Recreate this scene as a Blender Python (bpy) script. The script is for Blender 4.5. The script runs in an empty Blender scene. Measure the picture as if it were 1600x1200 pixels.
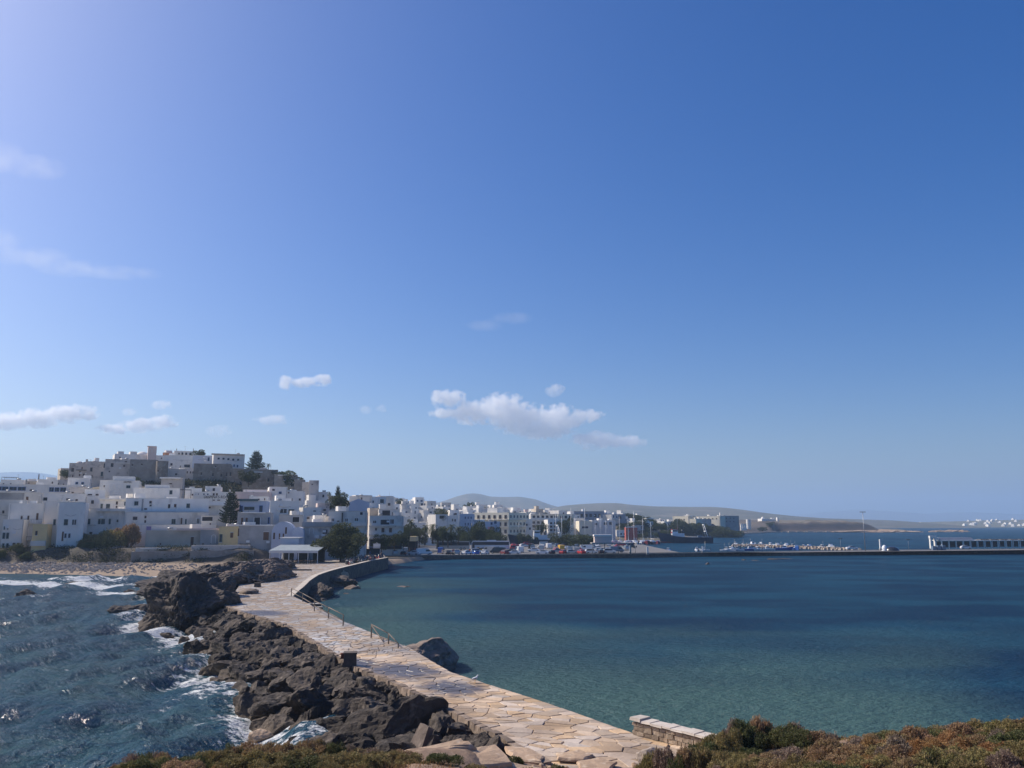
import bpy, bmesh, math, random
import numpy as np
from mathutils import Vector, Matrix, noise

R = math.radians
SC = bpy.context.scene
COL = SC.collection

# ------------------------------------------------------------------ camera
F = 1290.0            # focal length in photo pixels (photo 1600 wide)
CAMZ = 11.0
PITCH = R(9.6)
cam_d = bpy.data.cameras.new('camera')
cam_d.sensor_width = 36.0
cam_d.lens = 36.0 * F / 1600.0
cam_d.clip_start = 0.2
cam_d.clip_end = 60000.0
cam = bpy.data.objects.new('camera', cam_d)
COL.objects.link(cam)
cam.location = (0, 0, CAMZ)
cam.rotation_euler = (R(90) + PITCH, 0, 0)
SC.camera = cam

# ------------------------------------------------------------------ sky and sun
SUN_AZ = R(-68)       # measured from the view direction (+Y), negative = towards -X
SUN_EL = R(40)
world = bpy.data.worlds.new('World')
SC.world = world
world.use_nodes = True
wn = world.node_tree.nodes
wl = world.node_tree.links
wn.clear()
sky = wn.new('ShaderNodeTexSky')
sky.sky_type = 'NISHITA'
sky.sun_disc = False
sky.sun_elevation = SUN_EL
sky.sun_rotation = SUN_AZ
sky.altitude = 10
sky.air_density = 0.9
sky.dust_density = 2.0
sky.ozone_density = 3.5
bg = wn.new('ShaderNodeBackground')
bg.inputs['Strength'].default_value = 0.128
wo = wn.new('ShaderNodeOutputWorld')
hsv = wn.new('ShaderNodeHueSaturation')
hsv.inputs['Saturation'].default_value = 1.46
hsv.inputs['Hue'].default_value = 0.513
wl.new(sky.outputs[0], hsv.inputs['Color'])
wl.new(hsv.outputs[0], bg.inputs['Color'])
wl.new(bg.outputs[0], wo.inputs['Surface'])

sun_d = bpy.data.lights.new('sun', 'SUN')
sun_d.energy = 5.0
sun_d.angle = R(0.53)
sun_d.color = (1.0, 0.91, 0.79)
sun = bpy.data.objects.new('sun', sun_d)
COL.objects.link(sun)
sdir = Vector((math.sin(SUN_AZ) * math.cos(SUN_EL), math.cos(SUN_AZ) * math.cos(SUN_EL), math.sin(SUN_EL)))
sun.rotation_euler = sdir.to_track_quat('Z', 'Y').to_euler()
sun.location = (-100, 60, 120)

SC.view_settings.view_transform = 'Standard'
SC.view_settings.look = 'None'
SC.view_settings.exposure = 0.0
SC.view_settings.gamma = 1.0
SC.view_settings.use_curve_mapping = False
SC.render.engine = 'CYCLES'
SC.cycles.use_denoising = True
SC.cycles.max_bounces = 20
SC.cycles.diffuse_bounces = 4
SC.cycles.glossy_bounces = 2
SC.cycles.transmission_bounces = 2
SC.cycles.volume_bounces = 20
SC.cycles.caustics_reflective = False
SC.cycles.caustics_refractive = False
SC.cycles.sample_clamp_indirect = 4.0

rnd = random.Random(7)

# ------------------------------------------------------------------ photo pixel <-> place
_cp, _sp = math.cos(PITCH), math.sin(PITCH)
def ray(px, py):
    u, v = (px - 800.0) / F, (py - 600.0) / F
    return Vector((u, _cp + v * _sp, _sp - v * _cp))
def PZ(px, py, z):                 # the point on the level z seen at a pixel
    d = ray(px, py); t = (z - CAMZ) / d.z
    return Vector((d.x * t, d.y * t, z))
def PY(px, py, Y):                 # the point at distance Y seen at a pixel
    d = ray(px, py); t = Y / d.y
    return Vector((d.x * t, Y, CAMZ + d.z * t))
def pix(p):
    x, y, z = p[0], p[1], p[2] - CAMZ
    w = y * _cp + z * _sp
    return (800 + F * x / w, 600 - F * (-y * _sp + z * _cp) / w)

# ------------------------------------------------------------------ numpy noise
def _hash(ix, iy, seed):
    h = (ix.astype(np.int64) * 374761393 + iy.astype(np.int64) * 668265263 + seed * 974634777) & 0x7fffffff
    h = ((h ^ (h >> 13)) * 1274126177) & 0x7fffffff
    return ((h ^ (h >> 16)) & 0xffff) / 65535.0
def vn(x, y, seed=0):
    x = np.asarray(x, float); y = np.asarray(y, float)
    ix, iy = np.floor(x), np.floor(y)
    fx, fy = x - ix, y - iy
    fx = fx * fx * (3 - 2 * fx); fy = fy * fy * (3 - 2 * fy)
    a = _hash(ix, iy, seed); b = _hash(ix + 1, iy, seed)
    c = _hash(ix, iy + 1, seed); d = _hash(ix + 1, iy + 1, seed)
    return (a + (b - a) * fx) * (1 - fy) + (c + (d - c) * fx) * fy
def fbm(x, y, oct=4, seed=0, gain=0.5):
    s = 0; a = 1; t = 0
    for k in range(oct):
        s = s + a * vn(np.asarray(x) * 2 ** k + 17.3 * k, np.asarray(y) * 2 ** k - 9.1 * k, seed + k)
        t += a; a *= gain
    return s / t
def sstep(a, b, x):
    t = np.clip((np.asarray(x, float) - a) / (b - a), 0, 1)
    return t * t * (3 - 2 * t)

# ------------------------------------------------------------------ objects
def tag(o, label=None, cat=None, group=None, kind=None):
    if label: o['label'] = label
    if cat: o['category'] = cat
    if group: o['group'] = group
    if kind: o['kind'] = kind
    return o
def empty(name, loc=(0, 0, 0), rz=0.0, parent=None):
    o = bpy.data.objects.new(name, None)
    o.empty_display_size = 0.2
    COL.objects.link(o)
    o.location = loc
    o.rotation_euler = (0, 0, rz)
    if parent: o.parent = parent
    return o
def link(name, me, parent=None, loc=(0, 0, 0), rot=(0, 0, 0), scale=None):
    o = bpy.data.objects.new(name, me)
    COL.objects.link(o)
    o.location = loc
    o.rotation_euler = rot
    if scale is not None:
        o.scale = scale if hasattr(scale, '__len__') else (scale,) * 3
    if parent: o.parent = parent
    return o
def copy_tree(o, parent=None):
    c = o.copy(); COL.objects.link(c); c.parent = parent
    for ch in o.children: copy_tree(ch, c)
    return c
def set_mat(o, m, slot=0):
    o.material_slots[slot].link = 'OBJECT'
    o.material_slots[slot].material = m

class MB:
    """collects boxes, prisms, tubes into one mesh, with material slots"""
    def __init__(s): s.v = []; s.f = []; s.mi = []; s.mats = []; s.sm = []
    def _m(s, m):
        if m not in s.mats: s.mats.append(m)
        return s.mats.index(m)
    def add(s, vs, fs, m, smooth=False):
        b = len(s.v); k = s._m(m)
        s.v += [tuple(p) for p in vs]
        for f in fs:
            s.f.append([b + i for i in f]); s.mi.append(k); s.sm.append(smooth)
        return s
    def box(s, x0, x1, y0, y1, z0, z1, m, tx=0.0, ty=0.0):
        vs = [(x0, y0, z0), (x1, y0, z0), (x1, y1, z0), (x0, y1, z0),
              (x0 + tx, y0 + ty, z1), (x1 - tx, y0 + ty, z1), (x1 - tx, y1 - ty, z1), (x0 + tx, y1 - ty, z1)]
        return s.add(vs, [(3, 2, 1, 0), (4, 5, 6, 7), (0, 1, 5, 4), (1, 2, 6, 5), (2, 3, 7, 6), (3, 0, 4, 7)], m)
    def tube(s, pts, rads, m, n=7, cap=True, smooth=True):
        pts = [Vector(p) for p in pts]
        if not hasattr(rads, '__len__'): rads = [rads] * len(pts)
        vs = []; fs = []
        for i, p in enumerate(pts):
            d = (pts[min(i + 1, len(pts) - 1)] - pts[max(i - 1, 0)]).normalized()
            a = d.cross(Vector((0, 0, 1)))
            if a.length < 0.05: a = d.cross(Vector((1, 0, 0)))
            a.normalize(); b = d.cross(a)
            for k in range(n):
                t = 2 * math.pi * k / n
                vs.append(p + (a * math.cos(t) + b * math.sin(t)) * rads[i])
        for i in range(len(pts) - 1):
            for k in range(n):
                k2 = (k + 1) % n
                fs.append((i * n + k2, i * n + k, (i + 1) * n + k, (i + 1) * n + k2))
        if cap:
            fs.append(tuple(range(n))); fs.append(tuple(reversed(range((len(pts) - 1) * n, len(pts) * n))))
        return s.add(vs, fs, m, smooth)
    def prism(s, poly, z0, z1, m, m2=None):
        n = len(poly)
        vs = [(p[0], p[1], z0) for p in poly] + [(p[0], p[1], z1) for p in poly]
        s.add(vs, [tuple(range(n, 2 * n))], m2 or m)
        s.add(vs, [tuple(reversed(range(n)))] + [(i, (i + 1) % n, n + (i + 1) % n, n + i) for i in range(n)], m)
        return s
    def extrude(s, prof, y0, y1, m, axis='y'):
        """closed profile in (x,z) swept along y"""
        n = len(prof)
        vs = [(p[0], y0, p[1]) for p in prof] + [(p[0], y1, p[1]) for p in prof]
        fs = [tuple(range(n)), tuple(reversed(range(n, 2 * n)))]
        fs += [((i + 1) % n, i, n + i, n + (i + 1) % n) for i in range(n)]
        return s.add(vs, fs, m)
    def dome(s, c, r, h, m, n=14, k=5):
        vs = []; fs = []
        for j in range(k):
            t = 0.5 * math.pi * j / k
            for i in range(n):
                a = 2 * math.pi * i / n
                vs.append((c[0] + r * math.cos(t) * math.cos(a), c[1] + r * math.cos(t) * math.sin(a), c[2] + h * math.sin(t)))
        vs.append((c[0], c[1], c[2] + h))
        for j in range(k - 1):
            for i in range(n):
                fs.append((j * n + i, j * n + (i + 1) % n, (j + 1) * n + (i + 1) % n, (j + 1) * n + i))
        fs += [((k - 1) * n + i, (k - 1) * n + (i + 1) % n, k * n) for i in range(n)]
        return s.add(vs, fs, m, True)
    def mesh(s, name):
        me = bpy.data.meshes.new(name)
        me.from_pydata(s.v, [], s.f)
        for m in s.mats: me.materials.append(m)
        me.polygons.foreach_set('material_index', s.mi)
        me.polygons.foreach_set('use_smooth', s.sm)
        me.update()
        return me
    def build(s, name, parent=None, loc=(0, 0, 0), rot=(0, 0, 0)):
        return link(name, s.mesh(name), parent, loc, rot)

def np_mesh(name, verts, faces, mat, smooth=False):
    """verts (n,3) array, faces (m,k) array of one arity"""
    me = bpy.data.meshes.new(name)
    verts = np.asarray(verts, np.float32); faces = np.asarray(faces, np.int32)
    m, k = faces.shape
    me.vertices.add(len(verts)); me.vertices.foreach_set('co', verts.ravel())
    me.loops.add(m * k); me.loops.foreach_set('vertex_index', faces.ravel())
    me.polygons.add(m)
    me.polygons.foreach_set('loop_start', np.arange(m, dtype=np.int32) * k)
    me.polygons.foreach_set('loop_total', np.full(m, k, np.int32))
    me.polygons.foreach_set('use_smooth', np.full(m, smooth))
    me.update(calc_edges=True)
    if mat is not None: me.materials.append(mat)
    return me
def grid_faces(nx, ny):
    i = np.arange(nx - 1)[None, :] + (np.arange(ny - 1) * nx)[:, None]
    i = i.ravel()
    return np.stack([i, i + 1, i + 1 + nx, i + nx], 1)
def attr(me, name, vals):
    a = me.attributes.new(name, 'FLOAT', 'POINT')
    a.data.foreach_set('value', np.asarray(vals, np.float32).ravel())

def ordn(n):
    w = ['first', 'second', 'third', 'fourth', 'fifth', 'sixth', 'seventh', 'eighth', 'ninth', 'tenth']
    if n <= 10: return w[n - 1]
    return str(n) + ('th' if 10 <= n % 100 <= 20 else {1: 'st', 2: 'nd', 3: 'rd'}.get(n % 10, 'th'))
def number_by_px(objs, fmt, cat, group, key=None, rev=False):
    """one label each, counted along the picture from its left edge; fmt has {o}"""
    k = key or (lambda o: pix(o.location)[0])
    for i, o in enumerate(sorted(objs, key=k, reverse=rev)):
        tag(o, fmt.format(o=ordn(i + 1)), cat, group)

# ------------------------------------------------------------------ materials
def pmat(name, c1, c2=None, scale=1.0, rough=0.8, bump=0.0, bscale=None, metal=0.0, rand=0.0, detail=5.0,
         lo=0.35, hi=0.65, c3=None, s3=None, spec=0.4, obj=False, stretch=None, hue=0.0, coat=0.0, s3lo=0.55, s3hi=0.7):
    m = bpy.data.materials.new(name); m.use_nodes = True
    nt = m.node_tree; N = nt.nodes; L = nt.links
    b = N['Principled BSDF']
    b.inputs['Roughness'].default_value = rough
    b.inputs['Metallic'].default_value = metal
    b.inputs['Specular IOR Level'].default_value = spec
    if coat: b.inputs['Coat Weight'].default_value = coat
    b.inputs['Base Color'].default_value = (*c1, 1)
    src = None
    if c2 is not None or bump:
        if obj:
            g = N.new('ShaderNodeTexCoord'); vec = g.outputs['Object']
        else:
            g = N.new('ShaderNodeNewGeometry'); vec = g.outputs['Position']
        if stretch:
            mpn = N.new('ShaderNodeMapping'); mpn.inputs['Scale'].default_value = stretch
            L.new(vec, mpn.inputs['Vector']); vec = mpn.outputs[0]
    if c2 is not None:
        n = N.new('ShaderNodeTexNoise'); n.inputs['Scale'].default_value = scale; n.inputs['Detail'].default_value = detail
        n.inputs['Roughness'].default_value = 0.6
        L.new(vec, n.inputs['Vector'])
        mr = N.new('ShaderNodeMapRange'); mr.inputs['From Min'].default_value = lo; mr.inputs['From Max'].default_value = hi
        L.new(n.outputs['Fac'], mr.inputs['Value'])
        mx = N.new('ShaderNodeMix'); mx.data_type = 'RGBA'
        mx.inputs[6].default_value = (*c1, 1); mx.inputs[7].default_value = (*c2, 1)
        L.new(mr.outputs[0], mx.inputs[0]); src = mx.outputs[2]
    if c3 is not None:
        n3 = N.new('ShaderNodeTexNoise'); n3.inputs['Scale'].default_value = s3 or scale * 4; n3.inputs['Detail'].default_value = 6
        L.new(vec, n3.inputs['Vector'])
        m3 = N.new('ShaderNodeMapRange'); m3.inputs['From Min'].default_value = s3lo; m3.inputs['From Max'].default_value = s3hi
        L.new(n3.outputs['Fac'], m3.inputs['Value'])
        x3 = N.new('ShaderNodeMix'); x3.data_type = 'RGBA'; x3.inputs[7].default_value = (*c3, 1)
        if src is not None: L.new(src, x3.inputs[6])
        else: x3.inputs[6].default_value = (*c1, 1)
        L.new(m3.outputs[0], x3.inputs[0]); src = x3.outputs[2]
    if rand or hue:
        oi = N.new('ShaderNodeObjectInfo')
        hs = N.new('ShaderNodeHueSaturation')
        r = N.new('ShaderNodeMapRange'); r.inputs['To Min'].default_value = 1 - rand; r.inputs['To Max'].default_value = 1 + rand
        L.new(oi.outputs['Random'], r.inputs['Value']); L.new(r.outputs[0], hs.inputs['Value'])
        if hue:
            mu = N.new('ShaderNodeMath'); mu.operation = 'MULTIPLY'; mu.inputs[1].default_value = 7.31
            fr = N.new('ShaderNodeMath'); fr.operation = 'FRACT'
            r2 = N.new('ShaderNodeMapRange'); r2.inputs['To Min'].default_value = 0.5 - hue; r2.inputs['To Max'].default_value = 0.5 + hue
            L.new(oi.outputs['Random'], mu.inputs[0]); L.new(mu.outputs[0], fr.inputs[0]); L.new(fr.outputs[0], r2.inputs['Value'])
            L.new(r2.outputs[0], hs.inputs['Hue'])
        if src is not None: L.new(src, hs.inputs['Color'])
        else: hs.inputs['Color'].default_value = (*c1, 1)
        src = hs.outputs[0]
    if src is not None: L.new(src, b.inputs['Base Color'])
    if bump:
        nb = N.new('ShaderNodeTexNoise'); nb.inputs['Scale'].default_value = bscale or scale * 3; nb.inputs['Detail'].default_value = 7
        nb.inputs['Roughness'].default_value = 0.65
        L.new(vec, nb.inputs['Vector'])
        bp = N.new('ShaderNodeBump'); bp.inputs['Strength'].default_value = 1.0; bp.inputs['Distance'].default_value = bump
        L.new(nb.outputs['Fac'], bp.inputs['Height']); L.new(bp.outputs[0], b.inputs['Normal'])
    return m

M = {}
M['white'] = pmat('white_plaster', (.86, .82, .755), (.77, .735, .675), .5, .9, rand=.09, c3=(.44, .42, .40), s3=.6, s3lo=.60, s3hi=.90, stretch=(1, 1, .45))
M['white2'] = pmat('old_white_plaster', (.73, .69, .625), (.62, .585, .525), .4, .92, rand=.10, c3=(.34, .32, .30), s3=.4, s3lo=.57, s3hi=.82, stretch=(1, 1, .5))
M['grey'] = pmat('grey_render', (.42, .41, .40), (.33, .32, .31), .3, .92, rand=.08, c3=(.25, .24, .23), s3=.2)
M['beige'] = pmat('beige_plaster', (.62, .53, .42), (.50, .43, .34), .3, .92, c3=(.38, .33, .27), s3=.18)
M['yellow'] = pmat('yellow_plaster', (.78, .58, .28), (.68, .52, .28), .4, .9)
M['cream'] = pmat('cream_plaster', (.82, .75, .58), (.74, .68, .53), .3, .9)
M['pink'] = pmat('pink_plaster', (.72, .58, .52), (.64, .52, .47), .3, .9)
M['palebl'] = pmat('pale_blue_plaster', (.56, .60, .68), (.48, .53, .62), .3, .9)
M['castle'] = pmat('castle_stone', (.38, .32, .255), (.24, .20, .165), .35, .95, .10, 1.2, c3=(.42, .37, .31), s3=1.1)
M['castlegrey'] = pmat('castle_grey_stone', (.36, .325, .285), (.25, .225, .195), .3, .95, .10, 1.2, c3=(.38, .35, .32), s3=1.0)
M['lime'] = pmat('limewashed_stone', (.62, .565, .51), (.51, .46, .41), .25, .95, .05, 1.5, c3=(.33, .30, .28), s3=.5)
M['pane'] = pmat('window_glass', (.035, .045, .06), rough=.15, spec=.5)
M['dark'] = pmat('dark_opening', (.03, .03, .035), rough=.8)  # near-black standing in for the shade inside openings
M['frame_w'] = pmat('white_paint', (.75, .75, .74), rough=.6)
M['frame_b'] = pmat('blue_paint', (.05, .13, .33), rough=.5)
M['frame_br'] = pmat('brown_wood', (.16, .09, .055), rough=.7)
M['frame_g'] = pmat('grey_green_paint', (.10, .15, .15), rough=.6)
M['rail'] = pmat('dark_rail', (.08, .07, .065), rough=.6)
M['concrete'] = pmat('concrete', (.38, .36, .33), (.30, .285, .26), .8, .9, .02, 6)
M['terracotta'] = pmat('terracotta', (.42, .22, .13), (.32, .16, .10), 1.5, .85)
M['steel'] = pmat('galvanised_steel', (.34, .35, .36), rough=.45, metal=.6)
M['wood'] = pmat('weathered_wood', (.20, .155, .115), (.12, .095, .075), 3, .85, .01, 12)
M['bark'] = pmat('bark', (.13, .095, .07), (.08, .06, .045), 3, .95, .03, 8)
M['blackp'] = pmat('black_rubber', (.02, .02, .02), rough=.75)
M['redp'] = pmat('red_paint', (.45, .03, .03), rough=.35, coat=.4)
M['whitep'] = pmat('white_car_paint', (.78, .79, .80), rough=.3, coat=.5)
M['silver'] = pmat('silver_paint', (.42, .44, .46), rough=.3, metal=.5, coat=.4)
M['blackc'] = pmat('black_car_paint', (.025, .027, .032), rough=.25, coat=.5)
M['bluep'] = pmat('blue_car_paint', (.04, .12, .42), rough=.3, coat=.5)
M['bluegrey'] = pmat('blue_grey_paint', (.14, .20, .28), rough=.35, coat=.4)
M['yellowp'] = pmat('yellow_paint', (.70, .42, .05), rough=.4, coat=.3)
M['maroon'] = pmat('maroon_paint', (.18, .03, .035), rough=.35, coat=.4)
M['lamp'] = pmat('lamp_glass', (.7, .7, .66), rough=.2)
M['tail'] = pmat('tail_lamp', (.35, .02, .02), rough=.3)
M['navy'] = pmat('navy_hull', (.018, .03, .06), (.03, .04, .065), 1.0, .5)
M['antifoul'] = pmat('red_antifouling', (.22, .05, .04), rough=.7)
M['canvas'] = pmat('white_canvas', (.74, .72, .68), (.66, .64, .60), 2, .9)
M['canvasb'] = pmat('blue_canvas', (.10, .22, .42), rough=.9)
M['asphalt'] = pmat('worn_asphalt', (.20, .19, .18), (.15, .145, .14), .25, .9, .01, 8)
# ================================================================== the land: heights
DECK = 2.2
QUAY = 1.2
SHX = np.array([-900, -300, -130, -108, -90, -74, -64, -56, -50, -42, -36, -31, -28, -14, -2, 38, 46, 98, 150, 172, 190, 250, 340, 478, 560, 640, 760])
SHY = np.array([205, 195, 190, 188, 183, 175, 172, 177, 188, 205, 222, 238, 258, 310, 436, 440, 495, 522, 668, 700, 760, 900, 1075, 1085, 1150, 1500, 2400])
def T(x, y):
    x = np.asarray(x, float); y = np.asarray(y, float)
    d = y - np.interp(x, SHX, SHY)
    left = 1 - sstep(-66, -52, x)
    b0 = np.interp(x, [-100, -90, -70, -50], [12, 16, 26, 30])
    low_l = np.where(d < b0, d / b0 * 1.95, 1.95 + 3.2 * sstep(0, 6, d - b0))
    low_r = 1.0 * sstep(0, 5, d) + 0.9 * sstep(120, 200, d)
    low_r = low_r - 0.25 * (x > -30) * (d < 3)
    z = low_l * left + low_r * (1 - left)
    z = np.where(d < 0, np.maximum(d * 0.12, -3.0), z)
    on = sstep(24, 70, d)
    hill = 19.5 * np.exp(-((x + 130) / 56) ** 4) * sstep(262, 314, y) * (1 - sstep(380, 520, y))
    hill = np.maximum(hill, 14.0 * np.exp(-((x + 175) / 60) ** 2 - ((y - 320) / 60) ** 2))
    r = x / np.maximum(y, 1)
    st = 285 + 150 * sstep(-.17, -.10, x / np.maximum(y, 1))
    back = (17.0 - 6.0 * sstep(-0.12, 0.14, r)) * (1 - .65 * sstep(.14, .19, r)) * np.clip((y - st) / (575 - st), 0, 1) ** 1.2 * (1 - 0.4 * sstep(700, 1100, y))
    z = z + on * (hill + back)
    # rocky headland far across the bay
    hd = 14.0 * sstep(318, 345, x) * (1 - sstep(455, 492, x)) * sstep(2, 16, d) * (1 - sstep(150, 260, d))
    hd = hd * (0.75 + 0.5 * fbm(x / 22, y / 22, 3, 5))
    hd = hd + 6.5 * sstep(222, 262, x) * (1 - sstep(348, 372, x)) * sstep(6, 48, d) * (1 - sstep(200, 320, d))
    hd = np.minimum(hd, 9.5 + 4.5 * fbm(x / 14, y / 14, 3, 8)) * (1 - .55 * sstep(345, 300, x))
    kn = 7.0 * np.exp(-((x - 176) / 9) ** 2 - ((y - 716) / 10) ** 2)
    kn = kn + 7.0 * np.exp(-((x - 172) / 42) ** 2 - ((y - 745) / 42) ** 2) * sstep(2, 20, d)
    return z + hd + kn + on * (fbm(x / 9, y / 9, 3, 2) - .5) * 1.0

# islet under the camera
IX = np.array([-40, -15.3, -11.5, -7.6, -4.6, -2.7, -1.4, -.4, 1.9, 3.8, 5.7, 7.6, 10.3, 12.4, 15.3, 22, 40])
IZ = np.array([2.6, 3.1, 3.5, 4.0, 3.9, 4.1, 3.9, 3.2, 2.7, 2.6, 3.3, 3.75, 4.1, 4.35, 4.65, 5.3, 6.5])
IE = np.array([26, 26.5, 26.5, 27, 27.5, 28.5, 29.5, 31, 33, 33, 31, 29.5, 28.8, 28.5, 28, 28, 28])
def I(x, y):
    x = np.asarray(x, float); y = np.asarray(y, float)
    z26 = np.interp(x, IX, IZ); e = np.interp(x, IX, IE)
    z = z26 + np.where(y < 26, (26 - y) * 0.205, (26 - y) * 0.10)
    drop = np.where(y > e, (y - e) * 0.62, 0)
    mid = np.exp(-((x - 3.0) / 4.2) ** 4)
    z = np.maximum(z - drop, np.where(mid > .3, 1.75 - 0.5 * np.maximum(y - 36, 0), -2.5))
    z = z + (fbm(x * 1.3, y * 1.3, 4, 31) - .5) * 0.35 * sstep(38, 30, y)
    return np.maximum(z, -2.5)

# ================================================================== causeway outline
LPX = [(905, 1215), (840, 1182), (782, 1148), (690, 1100), (620, 1066), (560, 1043), (500, 1007), (450, 977), (400, 962), (372, 955), (345, 942)]
RPX = [(1190, 1215), (1085, 1172), (990, 1146), (860, 1100), (775, 1073), (705, 1050), (640, 1012), (590, 992), (540, 972), (500, 952), (457, 931)]
LE = [PZ(a, b, DECK) for a, b in LPX]
RE = [PZ(a, b, DECK) for a, b in RPX]
def resample(pts, n):
    p = np.array([(q.x, q.y) for q in pts]); s = np.r_[0, np.cumsum(np.hypot(*np.diff(p, axis=0).T))]
    t = np.linspace(0, s[-1], n)
    return np.stack([np.interp(t, s, p[:, 0]), np.interp(t, s, p[:, 1])], 1)
NS = 161
LA = resample(LE, NS); RA = resample(RE, NS)
LA += np.stack([np.zeros(NS), np.zeros(NS)], 1)
SL = np.r_[0, np.cumsum(np.hypot(*np.diff((LA + RA) / 2, axis=0).T))]
SLEN = SL[-1]
def ribbon(s, t):
    k = np.interp(s, SL, np.arange(NS)); i = np.clip(np.floor(k).astype(int), 0, NS - 2); f = k - i
    a = LA[i] * (1 - f) + LA[i + 1] * f; b = RA[i] * (1 - f) + RA[i + 1] * f
    return a * (1 - t) + b * t

PLAZA = [PZ(345, 942, DECK), PZ(457, 931, DECK), PZ(468, 921, DECK), PZ(482, 911, DECK), PZ(497, 903.5, DECK), PZ(512, 898, DECK), PZ(530, 892.5, DECK),
         PZ(548, 888, DECK), PZ(575, 881, DECK), PZ(606, 874.5, DECK)]
PLAZA = [Vector((p.x, p.y, 0)) for p in PLAZA] + [Vector((-40.5, 262, 0)), Vector((-60, 300, 0)), Vector((-84, 262, 0)), Vector((-70, 207, 0)), Vector((-56, 187, 0)), Vector((-47, 150, 0)), Vector((-36.5, 112, 0))]

# ------------------------------------------------------------------ boulders of the breakwater: where they lie
BLP = [(815, 1168), (782, 1148), (690, 1100), (620, 1066), (560, 1043), (500, 1007), (450, 977), (400, 962), (345, 943)]
BWP = [(560, 1205), (478, 1168), (425, 1135), (385, 1112), (358, 1072), (318, 1030), (310, 1014), (325, 996), (292, 988)]
BL = resample([PZ(a, b, DECK) for a, b in BLP], 80)
BW = resample([PZ(a, b, 0) for a, b in BWP], 80)
BOULDERS = []
def _lay():
    r = random.Random(11)
    tries = 0
    while tries < 9000 and len(BOULDERS) < 290:
        tries += 1
        u = r.random() ** 1.35; t = r.random()
        k = u * 79; i = min(int(k), 78); f = k - i
        a = BL[i] * (1 - f) + BL[i + 1] * f; b = BW[i] * (1 - f) + BW[i + 1] * f
        p = a * (1 - t) + b * t
        wdt = np.hypot(*(b - a))
        size = r.choice([.38, .45, .55, .7, .8, .95, 1.1, 1.3, 1.55] if tries > 1500 else [.8, .95, 1.1, 1.3, 1.55]) * (0.78 + .30 * t)
        if tries < 260: size = r.uniform(1.2, 1.75)
        if t * wdt < size * (.72 if size < .9 else 1.0): continue
        ok = all((p[0] - q[0]) ** 2 + (p[1] - q[1]) ** 2 > ((size + q[3]) * 0.60) ** 2 for q in BOULDERS)
        if not ok: continue
        z = 1.95 * (1 - t) ** 0.75 - 0.35 * t - max(0, size - .9) * .35 * (t < .4)
        BOULDERS.append((p[0], p[1], z, size, t, u))
_lay()
# natural rocks: name, pixel x, pixel y of waterline/foot, z of foot, radii x y, top z, label
FOAM = [(b[0], b[1], b[3]) for b in BOULDERS if b[4] > .72]

# ================================================================== sea
def grow(a, b, step0, k):
    o = [a]; 
    while o[-1] < b: o.append(o[-1] + max(step0, k * abs(o[-1])))
    return o
gy = np.array(grow(20.0, 13000, 0.3, .0085))
gxr = grow(62, 13000, .55, .04); gxl = [-v for v in grow(96, 13000, .6, .04)][::-1]
gx = np.array(gxl[:-1] + list(np.arange(-96, 62, .45)) + gxr)
SX, SY = np.meshgrid(gx, gy)
cx = np.interp(SY, [20, 30, 45, 60, 80, 95, 130, 170, 180], [2, 1, -4, -9, -17, -28, -45, -60, -60])
EXPO = np.where(SY < 176, sstep(2.5, -2.5, SX - cx), 0.0)
SZ = np.zeros_like(SX)
rs = np.random.RandomState(4)
for k in range(46):
    lam = 1.6 * (9.0 ** rs.rand()); ang = R(-18) + rs.randn() * .55
    kx, ky = 2 * math.pi / lam * math.cos(ang), 2 * math.pi / lam * math.sin(ang)
    ph = rs.rand() * 6.28
    res = np.maximum(.45, .0085 * SY)
    w = np.clip(lam / (res * 3.0) - .6, 0, 1)
    amp = 0.0125 * lam ** .85
    s = np.sin(kx * SX + ky * SY + ph)
    SZ += amp * w * (EXPO * (s + .35 * (1 - np.abs(s)) * np.sign(s)) + .11 * (1 - EXPO) * (lam < 3.5) * s) * (.55 + .9 * vn(SX / 14 + k, SY / 14, 40 + k))
SZ *= np.clip((SY - 10) / 20, 0, 1) * np.where(SY > 900, 0, 1)
# foam: around the rocks, in the breakers off the beach, and a few whitecaps
foam = np.zeros_like(SX)
near = (SY < 200) & (SX < 20)
fx, fy = SX[near], SY[near]
dmin = np.full(fx.shape, 99.0)
EXTRA_FOAM = [(*PZ(270, 985, 0).xy, 5.0), (*PZ(235, 960, 0).xy, 3.5), (*PZ(215, 968, 0).xy, 2.5), (*PZ(252, 930, 0).xy, 3.0), (*PZ(255, 912, 0).xy, 3.0),
              (*PZ(300, 996, 0).xy, 3.0), (*PZ(345, 1085, 0).xy, 1.6), (*PZ(430, 1150, 0).xy, 1.5), (*PZ(395, 1180, 0).xy, 1.2), (*PZ(55, 934, 0).xy, 1.4),
              (*PZ(240, 980, 0).xy, 3), (*PZ(330, 1050, 0).xy, 2.2), (*PZ(315, 1000, 0).xy, 3.2), (*PZ(215, 950, 0).xy, 2.2)]
for (bx, by, br) in FOAM + EXTRA_FOAM:
    dmin = np.minimum(dmin, np.hypot(fx - bx, fy - by) - br * .8)
fo = np.maximum(np.clip(1.0 - dmin / 3.0, 0, 1) ** 1.2 * (.12 + 1.15 * fbm(fx / 3.2, fy / 3.2, 3, 71)), .62 * np.clip(1.0 - dmin / 8.0, 0, 1) * sstep(.48, .70, fbm(fx / 2.4, fy / 2.4, 4, 73)))
ds = np.interp(fx, SHX, SHY) - fy
sw = (fx < -44)
wob = (fbm(fx / 13, fy / 40, 3, 55) - .5) * 13 + (fbm(fx / 4, fy / 9, 2, 56) - .5) * 3
band = lambda c, w: np.exp(-np.abs((ds + wob - c) / w) ** 2.0)
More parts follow.
